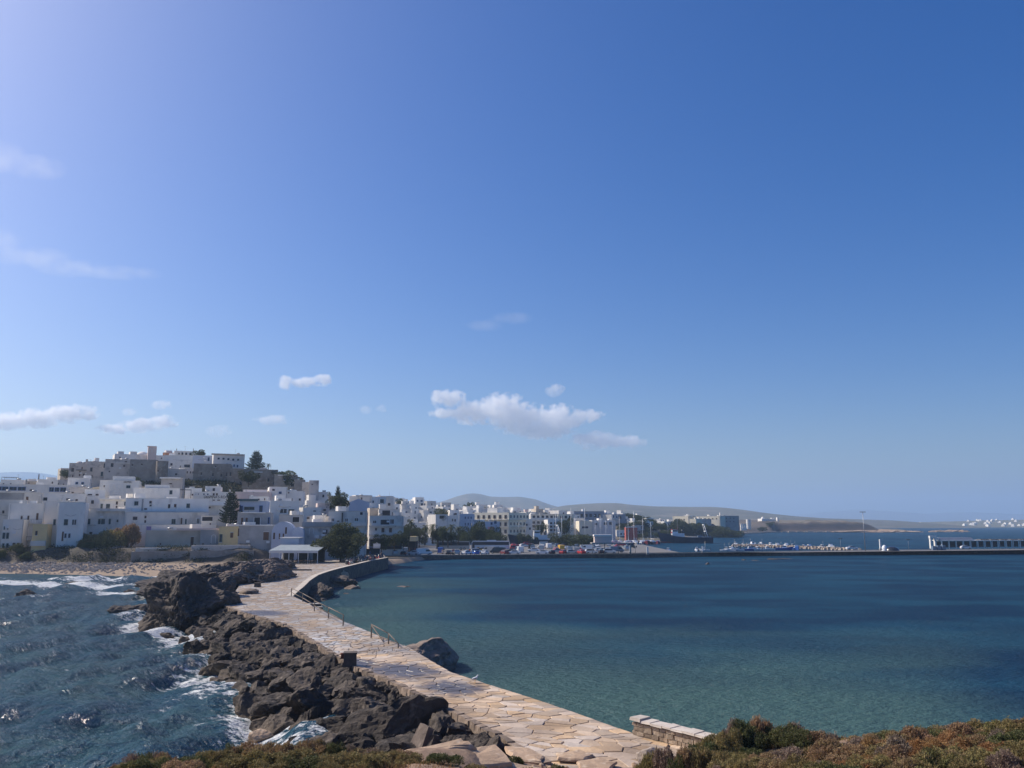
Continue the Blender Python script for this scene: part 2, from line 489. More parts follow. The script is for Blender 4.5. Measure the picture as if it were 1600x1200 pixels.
br = 1.1 * band(1.5, 4.0) + 1.1 * band(11, 5.0) * sstep(.22, .45, fbm(fx / 12, fy / 30, 2, 61)) + 1.0 * band(25, 5.5) * sstep(.28, .50, fbm(fx / 15, fy / 40, 2, 63)) + .9 * band(40, 4.0) * sstep(.40, .60, fbm(fx / 11, fy / 30, 2, 65)) + .7 * band(52, 2.5) * sstep(.48, .62, fbm(fx / 9, fy / 30, 2, 67))
br = br * sw
cap = .55 * sstep(.735, .80, fbm(fx / 2.8, fy / 1.6, 3, 81)) * EXPO[near] * sstep(200, 60, fy)
foam[near] = np.maximum(np.maximum(fo, br), cap) * np.where(EXPO[near] > .4, 1, 0.0)
# depth tint: 0 deep, 1 shallow and sandy
u = SX / np.maximum(SY, 1)
shal_r = sstep(112, 52, SY + 40 * (fbm(SX / 26, SY / 16, 3, 91) - .5) + 55 * np.clip(u - .22, 0, 1)) * (1 - .65 * sstep(.45, .62, u))
shal_r = np.maximum(shal_r, .80 * sstep(.04, -.16, u) * sstep(230, 110, SY))
shal_r = shal_r - .40 * sstep(.52, .74, fbm(SX / 34 + 5, SY / 20, 4, 95)) * sstep(44, 70, SY)
shal_l = .10 + .5 * sstep(.45, .68, fbm(SX / 10, SY / 10, 3, 97)) * sstep(120, 70, SY)
shal = np.clip(np.where(EXPO > .5, shal_l, shal_r) * np.where(SY > 260, 0, 1), 0, 1)
SV = np.stack([SX.ravel(), SY.ravel(), SZ.ravel()], 1)

def sea_material():
    m = bpy.data.materials.new('sea_water'); m.use_nodes = True
    N = m.node_tree.nodes; L = m.node_tree.links; b = N['Principled BSDF']
    geo = N.new('ShaderNodeNewGeometry')
    def at(n):
        a = N.new('ShaderNodeAttribute'); a.attribute_name = n; return a.outputs['Fac']
    def noise_(scale, det=4, stretch=(1, 1, 1), rough=.55):
        mpn = N.new('ShaderNodeMapping'); mpn.inputs['Scale'].default_value = stretch; mpn.inputs['Rotation'].default_value = (0, 0, R(18))
        L.new(geo.outputs['Position'], mpn.inputs['Vector'])
        n = N.new('ShaderNodeTexNoise'); n.inputs['Scale'].default_value = scale; n.inputs['Detail'].default_value = det; n.inputs['Roughness'].default_value = rough
        L.new(mpn.outputs[0], n.inputs['Vector']); return n.outputs['Fac']
    def mix(fac, a, c):
        x = N.new('ShaderNodeMix'); x.data_type = 'RGBA'
        if hasattr(a, 'type'): L.new(a, x.inputs[6])
        else: x.inputs[6].default_value = (*a, 1)
        x.inputs[7].default_value = (*c, 1)
        L.new(fac, x.inputs[0]); return x.outputs[2]
    def mr(v, a, c, lo=0, hi=1, sm=True):
        r = N.new('ShaderNodeMapRange'); r.interpolation_type = 'SMOOTHSTEP' if sm else 'LINEAR'
        L.new(v, r.inputs['Value'])
        for k, q in (('From Min', a), ('From Max', c), ('To Min', lo), ('To Max', hi)):
            if hasattr(q, 'type'): L.new(q, r.inputs[k])
            else: r.inputs[k].default_value = q
        return r.outputs[0]
    deep = mix(mr(noise_(.05, 6, (.8, 1.5, 1)), .36, .66), (.005, .030, .068), (.011, .060, .106))
    col = mix(at('shal'), deep, (.060, .122, .114))
    bl = N.new('ShaderNodeMath'); bl.operation = 'MULTIPLY'; bl.inputs[1].default_value = .45; L.new(at('expo'), bl.inputs[0])
    col = mix(bl.outputs[0], col, (.016, .085, .135))
    fm = at('foam')
    sub = N.new('ShaderNodeMath'); sub.operation = 'SUBTRACT'; sub.inputs[0].default_value = 1.0; L.new(fm, sub.inputs[1])
    ad = N.new('ShaderNodeMath'); ad.operation = 'ADD'; ad.inputs[1].default_value = .30; L.new(sub.outputs[0], ad.inputs[0])
    fn = mr(noise_(1.1, 9, (1, 1.6, 1), .68), .28, .72, sm=False)
    ff = mr(fn, sub.outputs[0], ad.outputs[0])
    gate = mr(fm, .05, .3)
    mu = N.new('ShaderNodeMath'); mu.operation = 'MULTIPLY'; L.new(ff, mu.inputs[0]); L.new(gate, mu.inputs[1])
    col = mix(mu.outputs[0], col, (.78, .80, .80))
    N.remove(b)
    df = N.new('ShaderNodeBsdfDiffuse'); L.new(col, df.inputs['Color'])
    gl = N.new('ShaderNodeBsdfGlossy'); gl.inputs['Color'].default_value = (1, 1, 1, 1)
    L.new(mr(mu.outputs[0], 0, 1, .16, .8), gl.inputs['Roughness'])
    fr = N.new('ShaderNodeFresnel'); fr.inputs['IOR'].default_value = 1.333
    # facets of a ruffled sea turn towards the viewer: reflection stays well below the mirror value
    fk = mr(fr.outputs[0], .02, .75, .02, mr(at('expo'), 0, 1, .21, .36), False)
    fz = N.new('ShaderNodeMath'); fz.operation = 'MULTIPLY'; L.new(fk, fz.inputs[0])
    L.new(mr(mu.outputs[0], 0, 1, 1, .1), fz.inputs[1])
    mxs = N.new('ShaderNodeMixShader'); L.new(fz.outputs[0], mxs.inputs[0]); L.new(df.outputs[0], mxs.inputs[1]); L.new(gl.outputs[0], mxs.inputs[2])
    L.new(mxs.outputs[0], N['Material Output'].inputs['Surface'])
    e = at('expo')
    h1 = noise_(.8, 6, (1, 1.7, 1), .62); h2 = noise_(3.0, 4, (1, 1.5, 1))
    a1 = N.new('ShaderNodeMath'); a1.operation = 'MULTIPLY'; a1.inputs[1].default_value = .28; L.new(h2, a1.inputs[0])
    a2 = N.new('ShaderNodeMath'); a2.operation = 'ADD'; L.new(h1, a2.inputs[0]); L.new(a1.outputs[0], a2.inputs[1])
    bp = N.new('ShaderNodeBump'); bp.inputs['Strength'].default_value = 1.0
    L.new(mr(e, 0, 1, .6, 1.0), bp.inputs['Distance'])
    L.new(a2.outputs[0], bp.inputs['Height'])
    for nd in (df, gl, fr): L.new(bp.outputs[0], nd.inputs['Normal'])
    return m
sea_me = np_mesh('sea', SV, grid_faces(len(gx), len(gy)), sea_material(), True)
attr(sea_me, 'foam', foam); attr(sea_me, 'shal', shal); attr(sea_me, 'expo', EXPO)
sea = tag(link('sea', sea_me), kind='structure')

# ================================================================== mainland
def ground_material():
    m = pmat('town_ground', (.20, .165, .125), (.13, .115, .08), .12, .95, .05, 1.2, c3=(.09, .10, .05), s3=.05)
    N = m.node_tree.nodes; L = m.node_tree.links; b = N['Principled BSDF']
    src = b.inputs['Base Color'].links[0].from_socket
    a = N.new('ShaderNodeAttribute'); a.attribute_name = 'sand'
    x = N.new('ShaderNodeMix'); x.data_type = 'RGBA'
    L.new(a.outputs['Fac'], x.inputs[0]); L.new(src, x.inputs[6])
    n = N.new('ShaderNodeTexNoise'); n.inputs['Scale'].default_value = .5; n.inputs['Detail'].default_value = 8
    g = N.new('ShaderNodeNewGeometry'); L.new(g.outputs['Position'], n.inputs['Vector'])
    y = N.new('ShaderNodeMix'); y.data_type = 'RGBA'; y.inputs[6].default_value = (.23, .17, .12, 1); y.inputs[7].default_value = (.38, .285, .20, 1)
    L.new(n.outputs['Fac'], y.inputs[0]); L.new(y.outputs[2], x.inputs[7])
    w = N.new('ShaderNodeAttribute'); w.attribute_name = 'rock'
    z = N.new('ShaderNodeMix'); z.data_type = 'RGBA'; z.inputs[7].default_value = (.19, .135, .10, 1)
    L.new(w.outputs['Fac'], z.inputs[0]); L.new(x.outputs[2], z.inputs[6])
    w2 = N.new('ShaderNodeAttribute'); w2.attribute_name = 'bank'
    z2 = N.new('ShaderNodeMix'); z2.data_type = 'RGBA'; z2.inputs[7].default_value = (.075, .06, .05, 1)  # dark earth of the bank, deepened for the shade on its face
    L.new(w2.outputs['Fac'], z2.inputs[0]); L.new(z.outputs[2], z2.inputs[6])
    L.new(z2.outputs[2], b.inputs['Base Color'])
    return m
tx = np.r_[np.arange(-420, -200, 8), np.arange(-200, -20, 1.5), np.arange(-20, 130, 3), np.arange(130, 200, 2), np.arange(200, 330, 6), np.arange(330, 500, 2.5), np.arange(500, 760, 10)]
ty = np.r_[np.arange(150, 260, 1.2), np.arange(260, 480, 3), np.arange(480, 690, 6), np.arange(690, 760, 2.5), np.arange(760, 1060, 10), np.arange(1060, 1160, 2.5), np.arange(1160, 1500, 15), np.arange(1500, 2300, 40)]
TX, TY = np.meshgrid(tx, ty)
TZ = T(TX, TY)
dsh = TY - np.interp(TX, SHX, SHY)
bk0 = np.interp(TX, [-100, -90, -70, -50], [12, 16, 26, 30])
bank = np.exp(-((dsh - bk0 - 3) / 3.5) ** 2) * (TX < -52)
TZ = TZ + bank * (fbm(TX / 3, TY / 3, 4, 3) - .5) * 2.2 + (fbm(TX / 1.5, TY / 1.5, 2, 9) - .5) * .16 * (TX < -50)
land_me = np_mesh('mainland', np.stack([TX.ravel(), TY.ravel(), TZ.ravel()], 1), grid_faces(len(tx), len(ty)), ground_material(), True)
attr(land_me, 'sand', ((1 - sstep(-1.0, .8, dsh - bk0)) * (TX < -35) + ((TX > -45) & (TX < 10) & (dsh < 14)) * 1.0) * (TY < 300))
attr(land_me, 'rock', np.clip(sstep(320, 345, TX) * sstep(500, 470, TX) * sstep(1100, 1083, TY) * .9 + np.exp(-((TX - 176) / 12) ** 2 - ((TY - 716) / 14) ** 2), 0, 1) * .9)
attr(land_me, 'bank', np.clip(np.exp(-((dsh - bk0 - 3) / 4.5) ** 4), 0, 1) * (TX < -50) * (.55 + .45 * fbm(TX / 2, TY / 2, 3, 19)) + .85 * sstep(185, 215, TX) * (1 - sstep(340, 362, TX)) * (TY > 640))
mainland = tag(link('terrain', land_me), kind='structure')

# ------------------------------------------------------------------ islet ground under the camera
ix = np.arange(-42, 42, .3); iy = np.arange(-6, 46, .3)
AX, AY = np.meshgrid(ix, iy); AZ = I(AX, AY)
islet_mat = pmat('islet_earth', (.30, .20, .135), (.22, .145, .095), 1.2, .95, .05, 5, c3=(.38, .27, .18), s3=3)
islet = tag(link('islet_ground', np_mesh('islet_ground', np.stack([AX.ravel(), AY.ravel(), AZ.ravel()], 1), grid_faces(len(ix), len(iy)), islet_mat, True)), kind='structure')

# ------------------------------------------------------------------ far country
def ridge(name, pts, Y, depth, base, mat, seed, rough=.10, n=160):
    """a hill ridge through pixel skyline points at distance Y, falling away both sides"""
    pw = [PY(a, b, Y) for a, b in pts]
    xs = np.linspace(pw[0].x, pw[-1].x, n); zs = np.interp(xs, [p.x for p in pw], [p.z for p in pw])
    ker = np.ones(5) / 5; zs = np.convolve(np.r_[[zs[0]] * 2, zs, [zs[-1]] * 2], ker, 'valid')
    v = np.linspace(-1, 1, 41); X, V = np.meshgrid(xs, v)
    prof = np.cos(V * math.pi / 2) ** 1.2
    Yg = Y + V * depth
    Z = base + (zs[None, :] - base) * prof
    rel = fbm(X / (depth * .25), Yg / (depth * .25), 5, seed) - .5
    Z = Z + rel * rough * (zs[None, :] - base) * np.where(np.abs(V) < .04, .25, 1.0) * (prof < .97)
    # nothing in front may rise above the skyline seen from the shore
    sky_s = (zs[None, :] - CAMZ) / Y
    Z = np.where(V < 0, np.minimum(Z, CAMZ + sky_s * Yg), Z)
    me = np_mesh(name, np.stack([X.ravel(), Yg.ravel(), Z.ravel()], 1), grid_faces(n, 41), mat, True)
    return tag(link(name, me), kind='structure')
M['hill'] = pmat('dry_hillside', (.125, .115, .085), (.08, .082, .055), .006, .95, 4.0, .02, c3=(.19, .165, .13), s3=.012)
M['scrubland'] = pmat('scrub_coast', (.17, .15, .09), (.10, .105, .055), .02, .95, 1.0, .06, c3=(.30, .25, .18), s3=.05)
ridge('hill', [(600, 800), (660, 792), (700, 783), (718, 776), (738, 770.5), (752, 772), (766, 776), (790, 776.5), (812, 776), (835, 780), (852, 787), (875, 794), (920, 800), (1000, 806)], 4600, 1500, 0, M['hill'], 11)
ridge('hill', [(820, 806), (850, 797), (880, 790), (910, 787.5), (940, 786), (958, 786), (975, 788.5), (1010, 791), (1060, 792), (1105, 792), (1130, 795), (1160, 799.5), (1200, 805), (1250, 809.5), (1330, 812)], 3000, 900, 0, M['hill'], 12)
ridge('hill', [(-160, 760), (-60, 748), (0, 740), (18, 738.5), (40, 737.5), (60, 738.5), (80, 742), (100, 750), (140, 765), (200, 790)], 7500, 1800, 0, M['hill'], 13)
ridge('hill', [(1150, 814), (1240, 806), (1290, 800), (1340, 796.5), (1385, 799), (1440, 803), (1500, 800), (1570, 803), (1700, 806), (1800, 812)], 11500, 1600, 0, M['hill'], 14)
# far low coast across the bay: flat shore rising gently
fx_ = np.linspace(500, 3400, 170); fy_ = np.linspace(2380, 3900, 60)
FX, FY = np.meshgrid(fx_, fy_)
skl = np.interp(FX / FY, [.2, .34, .43, .50, .56, .62, .75], [11.5, 12.5, 13.5, 16, 23, 27, 22])
FZ = sstep(0, 60, FY - 2420) * 1.6 + (skl - 1) * sstep(2500, 3400, FY) * (.86 + .28 * fbm(FX / 170, FY / 170, 4, 21)) - 2 * (FY < 2425)
far_coast = tag(link('far_shore', np_mesh('far_shore', np.stack([FX.ravel(), FY.ravel(), FZ.ravel()], 1), grid_faces(len(fx_), len(fy_)), M['scrubland'], True)), kind='structure')

# ================================================================== causeway and plaza
def deck_material(name, cell, jointw, gain=1.0):
    m = bpy.data.materials.new(name); m.use_nodes = True
    N = m.node_tree.nodes; L = m.node_tree.links; b = N['Principled BSDF']
    g = N.new('ShaderNodeNewGeometry')
    n = N.new('ShaderNodeTexNoise'); n.inputs['Scale'].default_value = 1.4; n.inputs['Detail'].default_value = 7; n.inputs['Roughness'].default_value = .65
    L.new(g.outputs['Position'], n.inputs['Vector'])
    n2 = N.new('ShaderNodeTexNoise'); n2.inputs['Scale'].default_value = .16; n2.inputs['Detail'].default_value = 5; n2.inputs['Roughness'].default_value = .62
    L.new(g.outputs['Position'], n2.inputs['Vector'])
    vo = N.new('ShaderNodeTexVoronoi'); vo.inputs['Scale'].default_value = 1 / cell; vo.feature = 'F1'
    L.new(g.outputs['Position'], vo.inputs['Vector'])
    oi = N.new('ShaderNodeObjectInfo')
    cr1 = N.new('ShaderNodeMix'); cr1.data_type = 'RGBA'
    cr1.inputs[6].default_value = (.35, .235, .14, 1); cr1.inputs[7].default_value = (.61, .445, .285, 1)
    L.new(n.outputs['Fac'], cr1.inputs[0])
    hs = N.new('ShaderNodeHueSaturation')
    rv = N.new('ShaderNodeMapRange'); rv.inputs['To Min'].default_value = .80 * gain; rv.inputs['To Max'].default_value = 1.28 * gain
    if cell < 50:
        sp = N.new('ShaderNodeSeparateColor'); L.new(vo.outputs['Color'], sp.inputs[0]); L.new(sp.outputs[0], rv.inputs['Value'])
        L.new(sp.outputs[1], hs.inputs['Saturation'])
    else:
        L.new(oi.outputs['Random'], rv.inputs['Value'])
        mu = N.new('ShaderNodeMath'); mu.operation = 'MULTIPLY'; mu.inputs[1].default_value = 13.7
        fr = N.new('ShaderNodeMath'); fr.operation = 'FRACT'; L.new(oi.outputs['Random'], mu.inputs[0]); L.new(mu.outputs[0], fr.inputs[0])
        r4 = N.new('ShaderNodeMapRange'); r4.inputs['To Min'].default_value = .55; r4.inputs['To Max'].default_value = 1.1
        L.new(fr.outputs[0], r4.inputs['Value']); L.new(r4.outputs[0], hs.inputs['Saturation'])
    L.new(rv.outputs[0], hs.inputs['Value']); L.new(cr1.outputs[2], hs.inputs['Color'])
    # dirt
    dm = N.new('ShaderNodeMapRange'); dm.inputs['From Min'].default_value = .48; dm.inputs['From Max'].default_value = .72; dm.inputs['To Max'].default_value = .72
    L.new(n2.outputs['Fac'], dm.inputs['Value'])
    dx = N.new('ShaderNodeMix'); dx.data_type = 'RGBA'; dx.inputs[7].default_value = (.20, .14, .10, 1)
    L.new(dm.outputs[0], dx.inputs[0]); L.new(hs.outputs[0], dx.inputs[6])
    col = dx.outputs[2]
    # wet patches where waves have come over, three of them
    wet = None
    for (c, rx, ry) in WET:
        mpn = N.new('ShaderNodeMapping'); mpn.vector_type = 'TEXTURE'
        mpn.inputs['Location'].default_value = (c[0], c[1], 0); mpn.inputs['Scale'].default_value = (rx, ry, 1e6); mpn.inputs['Rotation'].default_value = (0, 0, c[2])
        L.new(g.outputs['Position'], mpn.inputs['Vector'])
        ln = N.new('ShaderNodeVectorMath'); ln.operation = 'LENGTH'; L.new(mpn.outputs[0], ln.inputs[0])
        ad = N.new('ShaderNodeMath'); ad.operation = 'ADD'; L.new(ln.outputs['Value'], ad.inputs[0])
        sc = N.new('ShaderNodeMath'); sc.operation = 'MULTIPLY_ADD'; sc.inputs[1].default_value = 1.3; sc.inputs[2].default_value = -.65; L.new(n.outputs['Fac'], sc.inputs[0])
        L.new(sc.outputs[0], ad.inputs[1])
        s = N.new('ShaderNodeMapRange'); s.interpolation_type = 'SMOOTHSTEP'; s.inputs['From Min'].default_value = 1.30; s.inputs['From Max'].default_value = .45; s.inputs['To Max'].default_value = .95
        L.new(ad.outputs[0], s.inputs['Value'])
        if wet is None: wet = s.outputs[0]
        else:
            mxn = N.new('ShaderNodeMath'); mxn.operation = 'MAXIMUM'; L.new(wet, mxn.inputs[0]); L.new(s.outputs[0], mxn.inputs[1]); wet = mxn.outputs[0]
    wx = N.new('ShaderNodeMix'); wx.data_type = 'RGBA'; wx.inputs[7].default_value = (.095, .075, .068, 1)
    L.new(wet, wx.inputs[0]); L.new(col, wx.inputs[6]); L.new(wx.outputs[2], b.inputs['Base Color'])
    rr = N.new('ShaderNodeMapRange'); rr.inputs['To Min'].default_value = .85; rr.inputs['To Max'].default_value = .34
    L.new(wet, rr.inputs['Value']); L.new(rr.outputs[0], b.inputs['Roughness'])
    nb = N.new('ShaderNodeTexNoise'); nb.inputs['Scale'].default_value = 5; nb.inputs['Detail'].default_value = 6
    L.new(g.outputs['Position'], nb.inputs['Vector'])
    h = nb.outputs['Fac']
    if cell < 50:
        ve = N.new('ShaderNodeTexVoronoi'); ve.feature = 'DISTANCE_TO_EDGE'; ve.inputs['Scale'].default_value = 1 / cell
        L.new(g.outputs['Position'], ve.inputs['Vector'])
        vm = N.new('ShaderNodeMapRange'); vm.inputs['From Max'].default_value = .08; L.new(ve.outputs['Distance'], vm.inputs['Value'])
        aa = N.new('ShaderNodeMath'); aa.operation = 'MULTIPLY_ADD'; aa.inputs[1].default_value = 1.2
        L.new(vm.outputs[0], aa.inputs[0]); L.new(nb.outputs['Fac'], aa.inputs[2]); h = aa.outputs[0]
        jd = N.new('ShaderNodeMix'); jd.data_type = 'RGBA'; jd.inputs[6].default_value = (.19, .14, .10, 1)
        L.new(vm.outputs[0], jd.inputs[0]); L.new(col, jd.inputs[7]); L.new(jd.outputs[2], wx.inputs[6])
    bp = N.new('ShaderNodeBump'); bp.inputs['Strength'].default_value = 1; bp.inputs['Distance'].default_value = .035
    L.new(h, bp.inputs['Height']); L.new(bp.outputs[0], b.inputs['Normal'])
    return m
def _wetp(px, py, rx, ry, a):
    p = PZ(px, py, DECK); return ((p.x, p.y, R(a)), rx, ry)
WET = [_wetp(628, 1048, 2.3, 3.4, 35), _wetp(705, 1075, 1.7, 2.6, 35), _wetp(408, 958, 2.6, 3.6, 50), _wetp(560, 1035, 1.2, 2.0, 30)]
M['deck'] = deck_material('deck_paving', .8, .05, .78)
M['stone'] = deck_material('flagstone', 99, .05, 1.08)
M['mortar'] = pmat('mortar', (.22, .165, .12), (.28, .21, .155), 2, .95, .01, 8)
M['seawall'] = pmat('sea_wall_masonry', (.16, .13, .105), (.09, .075, .065), .9, .92, .12, 2.2, c3=(.24, .19, .15), s3=1.6)
M['coping_lit'] = pmat('sunlit_coping', (.60, .53, .44), (.48, .42, .35), 1.0, .9, .02, 5)

mb = MB()
def strip(mb_, A, B, z0a, z0b, m):
    n = len(A)
    vs = [(*A[i], z0a) for i in range(n)] + [(*B[i], z0b) for i in range(n)]
    mb_.add(vs, [(i, i + 1, n + i + 1, n + i) for i in range(n - 1)], m)
vs = []; fs = []
for i in range(NS):
    for t in np.linspace(0, 1, 9):
        p = LA[i] * (1 - t) + RA[i] * t
        vs.append((p[0], p[1], DECK - .045 + (0 if SL[i] < 44 else .045 * min(1, (SL[i] - 44) / 3))))
for i in range(NS - 1):
    for j in range(8):
        fs.append((i * 9 + j, i * 9 + j + 1, (i + 1) * 9 + j + 1, (i + 1) * 9 + j))
cut = int(np.searchsorted(SL, 46)) * 8
mb.add(vs, fs[:cut], M['mortar']); 
mb.add(vs, fs[cut:], M['deck'])
RO = RA + (RA - LA) / np.linalg.norm(RA - LA, axis=1)[:, None] * .35
LO = LA + (LA - RA) / np.linalg.norm(RA - LA, axis=1)[:, None] * .5
strip(mb, RA, RO, DECK - .05, -2.5, M['seawall'])
strip(mb, LO, LA, -1.5, DECK - .05, M['seawall'])
causeway = tag(mb.build('causeway'), kind='structure')
mb = MB()
mb.prism([(p.x, p.y) for p in PLAZA], -1.5, DECK + .012, M['seawall'], M['deck'])
plaza = tag(mb.build('pavement'), kind='structure')

# flagstones: an irregular Voronoi pattern in the causeway's own length and width
def clip(poly, p, q):
    """keep the half plane nearer to p than to q"""
    mx, my = (p[0] + q[0]) / 2, (p[1] + q[1]) / 2; nx, ny = q[0] - p[0], q[1] - p[1]
    out = []
    for i in range(len(poly)):
        a, c = poly[i], poly[(i + 1) % len(poly)]
        da = (a[0] - mx) * nx + (a[1] - my) * ny; dc = (c[0] - mx) * nx + (c[1] - my) * ny
        if da <= 0: out.append(a)
        if da * dc < 0:
            t = da / (da - dc); out.append((a[0] + (c[0] - a[0]) * t, a[1] + (c[1] - a[1]) * t))
    return out
def flagstones():
    r = random.Random(21)
    S1 = 46.0; cols = 60
    cells = {}
    ds_ = .56
    rows = int(S1 / ds_)
    for i in range(-1, rows + 1):
        s = i * ds_
        w = float(np.linalg.norm(ribbon(max(s, 0), 1.0) - ribbon(max(s, 0), 0.0)))
        n = max(6, int(w / .66))
        for j in range(n):
            if r.random() < .30: continue
            cells[(i, j)] = ((i + .5 + r.uniform(-.48, .48)) * ds_, (j + .5 + r.uniform(-.47, .47)) / n * w - w / 2, w)
    byrow = {}
    for (i, j), c in cells.items(): byrow.setdefault(i, []).append(c)
    stones = []
    for i in range(0, rows):
        nb = [c for k in (i - 4, i - 3, i - 2, i - 1, i, i + 1, i + 2, i + 3, i + 4) for c in byrow.get(k, [])]
        for c in byrow.get(i, []):
            w = c[2]
            poly = [(c[0] - 2, -w / 2), (c[0] + 2, -w / 2), (c[0] + 2, w / 2), (c[0] - 2, w / 2)]
            for q in nb:
                if q is not c and abs(q[1] - c[1]) < 2.6 and abs(q[0] - c[0]) < 2.4:
                    poly = clip(poly, c, q)
                    if len(poly) < 3: break
            poly = [(min(max(a, 0), S1), b) for a, b in poly]
            if len(poly) < 3: continue
            stones.append((c, poly))
    geo = []
    for c, poly in stones:
        pts = []
        for s, tt in poly:
            w = float(np.linalg.norm(ribbon(s, 1.0) - ribbon(s, 0.0)))
            pts.append(ribbon(s, min(max(tt / w + .5, 0), 1)))
        pts = np.array(pts); cen = pts.mean(0)
        area = .5 * abs(sum(pts[k][0] * pts[(k + 1) % len(pts)][1] - pts[(k + 1) % len(pts)][0] * pts[k][1] for k in range(len(pts))))
        if area < .06: continue
        d = pts - cen; l = np.linalg.norm(d, axis=1)[:, None]
        j = r.uniform(.012, .032)
        lo = cen + d * (1 - j / np.maximum(l, .05)); hi = cen + d * (1 - (j + .03) / np.maximum(l, .05))
        o = sum((lo[(k + 1) % len(lo)][0] - lo[k][0]) * (lo[(k + 1) % len(lo)][1] + lo[k][1]) for k in range(len(lo)))
        if o > 0: lo = lo[::-1]; hi = hi[::-1]
        geo.append((cen, lo, hi, DECK + r.uniform(-.012, .022), r.uniform(-.012, .012), r.uniform(-.012, .012)))
    geo.sort(key=lambda g: g[0][1])
    geo = [g for g in geo if 26 < g[0][1] and -40 < pix((g[0][0], g[0][1], DECK))[1] < 1230]
    rest = MB()
    for k, (cen, lo, hi, z, a, b_) in enumerate(geo):
        n = len(lo)
        zt = lambda p: z + a * (p[0] - cen[0]) + b_ * (p[1] - cen[1])
        vs = [(*p, DECK - .08) for p in lo] + [(*p, zt(p) - .022) for p in lo] + [(*p, zt(p)) for p in hi]
        fs = [tuple(range(2 * n, 3 * n))]
        for m_ in range(2):
            fs += [(m_ * n + i, m_ * n + (i + 1) % n, (m_ + 1) * n + (i + 1) % n, (m_ + 1) * n + i) for i in range(n)]
        if k < 295:
            MB().add([(v[0] - cen[0], v[1] - cen[1], v[2] - DECK) for v in vs], fs, M['stone']).build('flagstone', causeway, (cen[0], cen[1], DECK))
        else:
            rest.add(vs, fs, M['deck2'])
    tag(rest.build('flagstone_field', causeway), kind='stuff')
M['wallkerb'] = pmat('kerb_stone', (.27, .20, .145), (.17, .125, .095), 2.2, .92, .03, 7, rand=.3, c3=(.36, .28, .21), s3=5)
M['deck2'] = deck_material('deck_flagstones', .85, .05, .95)
flagstones()
kr = random.Random(17)
s_ = 2.0
while s_ < SLEN - 1:
    p = ribbon(s_, 0.0); q = ribbon(min(s_ + .5, SLEN), 0.0); l = kr.uniform(.42, .95)
    an = math.atan2(q[1] - p[1], q[0] - p[0])
    if pix((p[0], p[1], DECK))[1] < 1215:
        kb = MB().box(0, l - .03, -.06, .34, -.35, kr.uniform(.02, .10), M['wallkerb'], .03, .03)
        kb.v = [(v[0] + kr.uniform(-.04, .04), v[1] + kr.uniform(-.05, .05), v[2] + kr.uniform(-.02, .02)) for v in kb.v]
        kb.build('kerb_stone', causeway, (p[0], p[1], DECK), (0, 0, an))
    s_ += l

# low kerb along the far sea wall (plaza edge), its sunlit top painted pale
mb = MB()
edge = [Vector((p.x, p.y)) for p in PLAZA[1:10]]
ps = resample([Vector((e.x, e.y, 0)) for e in edge], 60)
nrm = np.zeros_like(ps); dd = np.gradient(ps, axis=0); nrm[:, 0] = dd[:, 1]; nrm[:, 1] = -dd[:, 0]
nrm /= np.linalg.norm(nrm, axis=1)[:, None]
hgt = DECK + .02 + .55 * sstep(6, 20, np.arange(60))
n = 60; a = ps + nrm * .10; b2 = ps - nrm * .75
vs = [(*a[i], -1.6) for i in range(n)] + [(*a[i], hgt[i]) for i in range(n)] + [(*b2[i], hgt[i]) for i in range(n)] + [(*b2[i], DECK - .2) for i in range(n)]
mb.add(vs, [(i + 1, i, n + i, n + i + 1) for i in range(n - 1)], M['seawall'])
mb.add(vs, [(n + i + 1, n + i, 2 * n + i, 2 * n + i + 1) for i in range(n - 1)], M['coping_lit'])
mb.add(vs, [(2 * n + i + 1, 2 * n + i, 3 * n + i, 3 * n + i + 1) for i in range(n - 1)], M['coping_lit'])
mb.add(vs, [(n - 1, 4 * n - 1, 3 * n - 1, 2 * n - 1)], M['seawall'])
tag(mb.build('sea_wall'), 'curved dark sea wall with coping painted sunlit round the cove below the square', 'sea wall')

# quay and pier
QF = [PZ(613, 868.5, QUAY), PZ(700, 867.8, QUAY), PZ(1000, 865.6, QUAY), PZ(1340, 860.0, QUAY), PZ(1640, 857.6, QUAY)]
QB = [Vector((330, 326, 0)), Vector((212, 322, 0)), Vector((96, 292, 0)), Vector((58, 292, 0)), Vector((60, 350, 0)), Vector((62, 400, 0)), Vector((2, 402, 0)), Vector((-2, 444, 0)), Vector((-20, 444, 0)), Vector((-60, 330, 0)), Vector((-42, 262, 0))]
mb = MB()
mb.prism([(p.x, p.y) for p in QF] + [(p.x, p.y) for p in QB], -2.5, QUAY, M['seawall'], M['asphalt'])
quay = tag(mb.build('quay'), kind='structure')
mb = MB()
for i in range(len(QF) - 1):
    a, b_ = QF[i], QF[i + 1]; d = (b_ - a).normalized(); nv = Vector((-d.y, d.x, 0))
    p = [a - nv * .06, b_ - nv * .06, b_ + nv * .7, a + nv * .7]
    mb.prism([(q.x, q.y) for q in p], QUAY + .003, QUAY + .16, M['concrete'])
mb.build('kerb', quay)
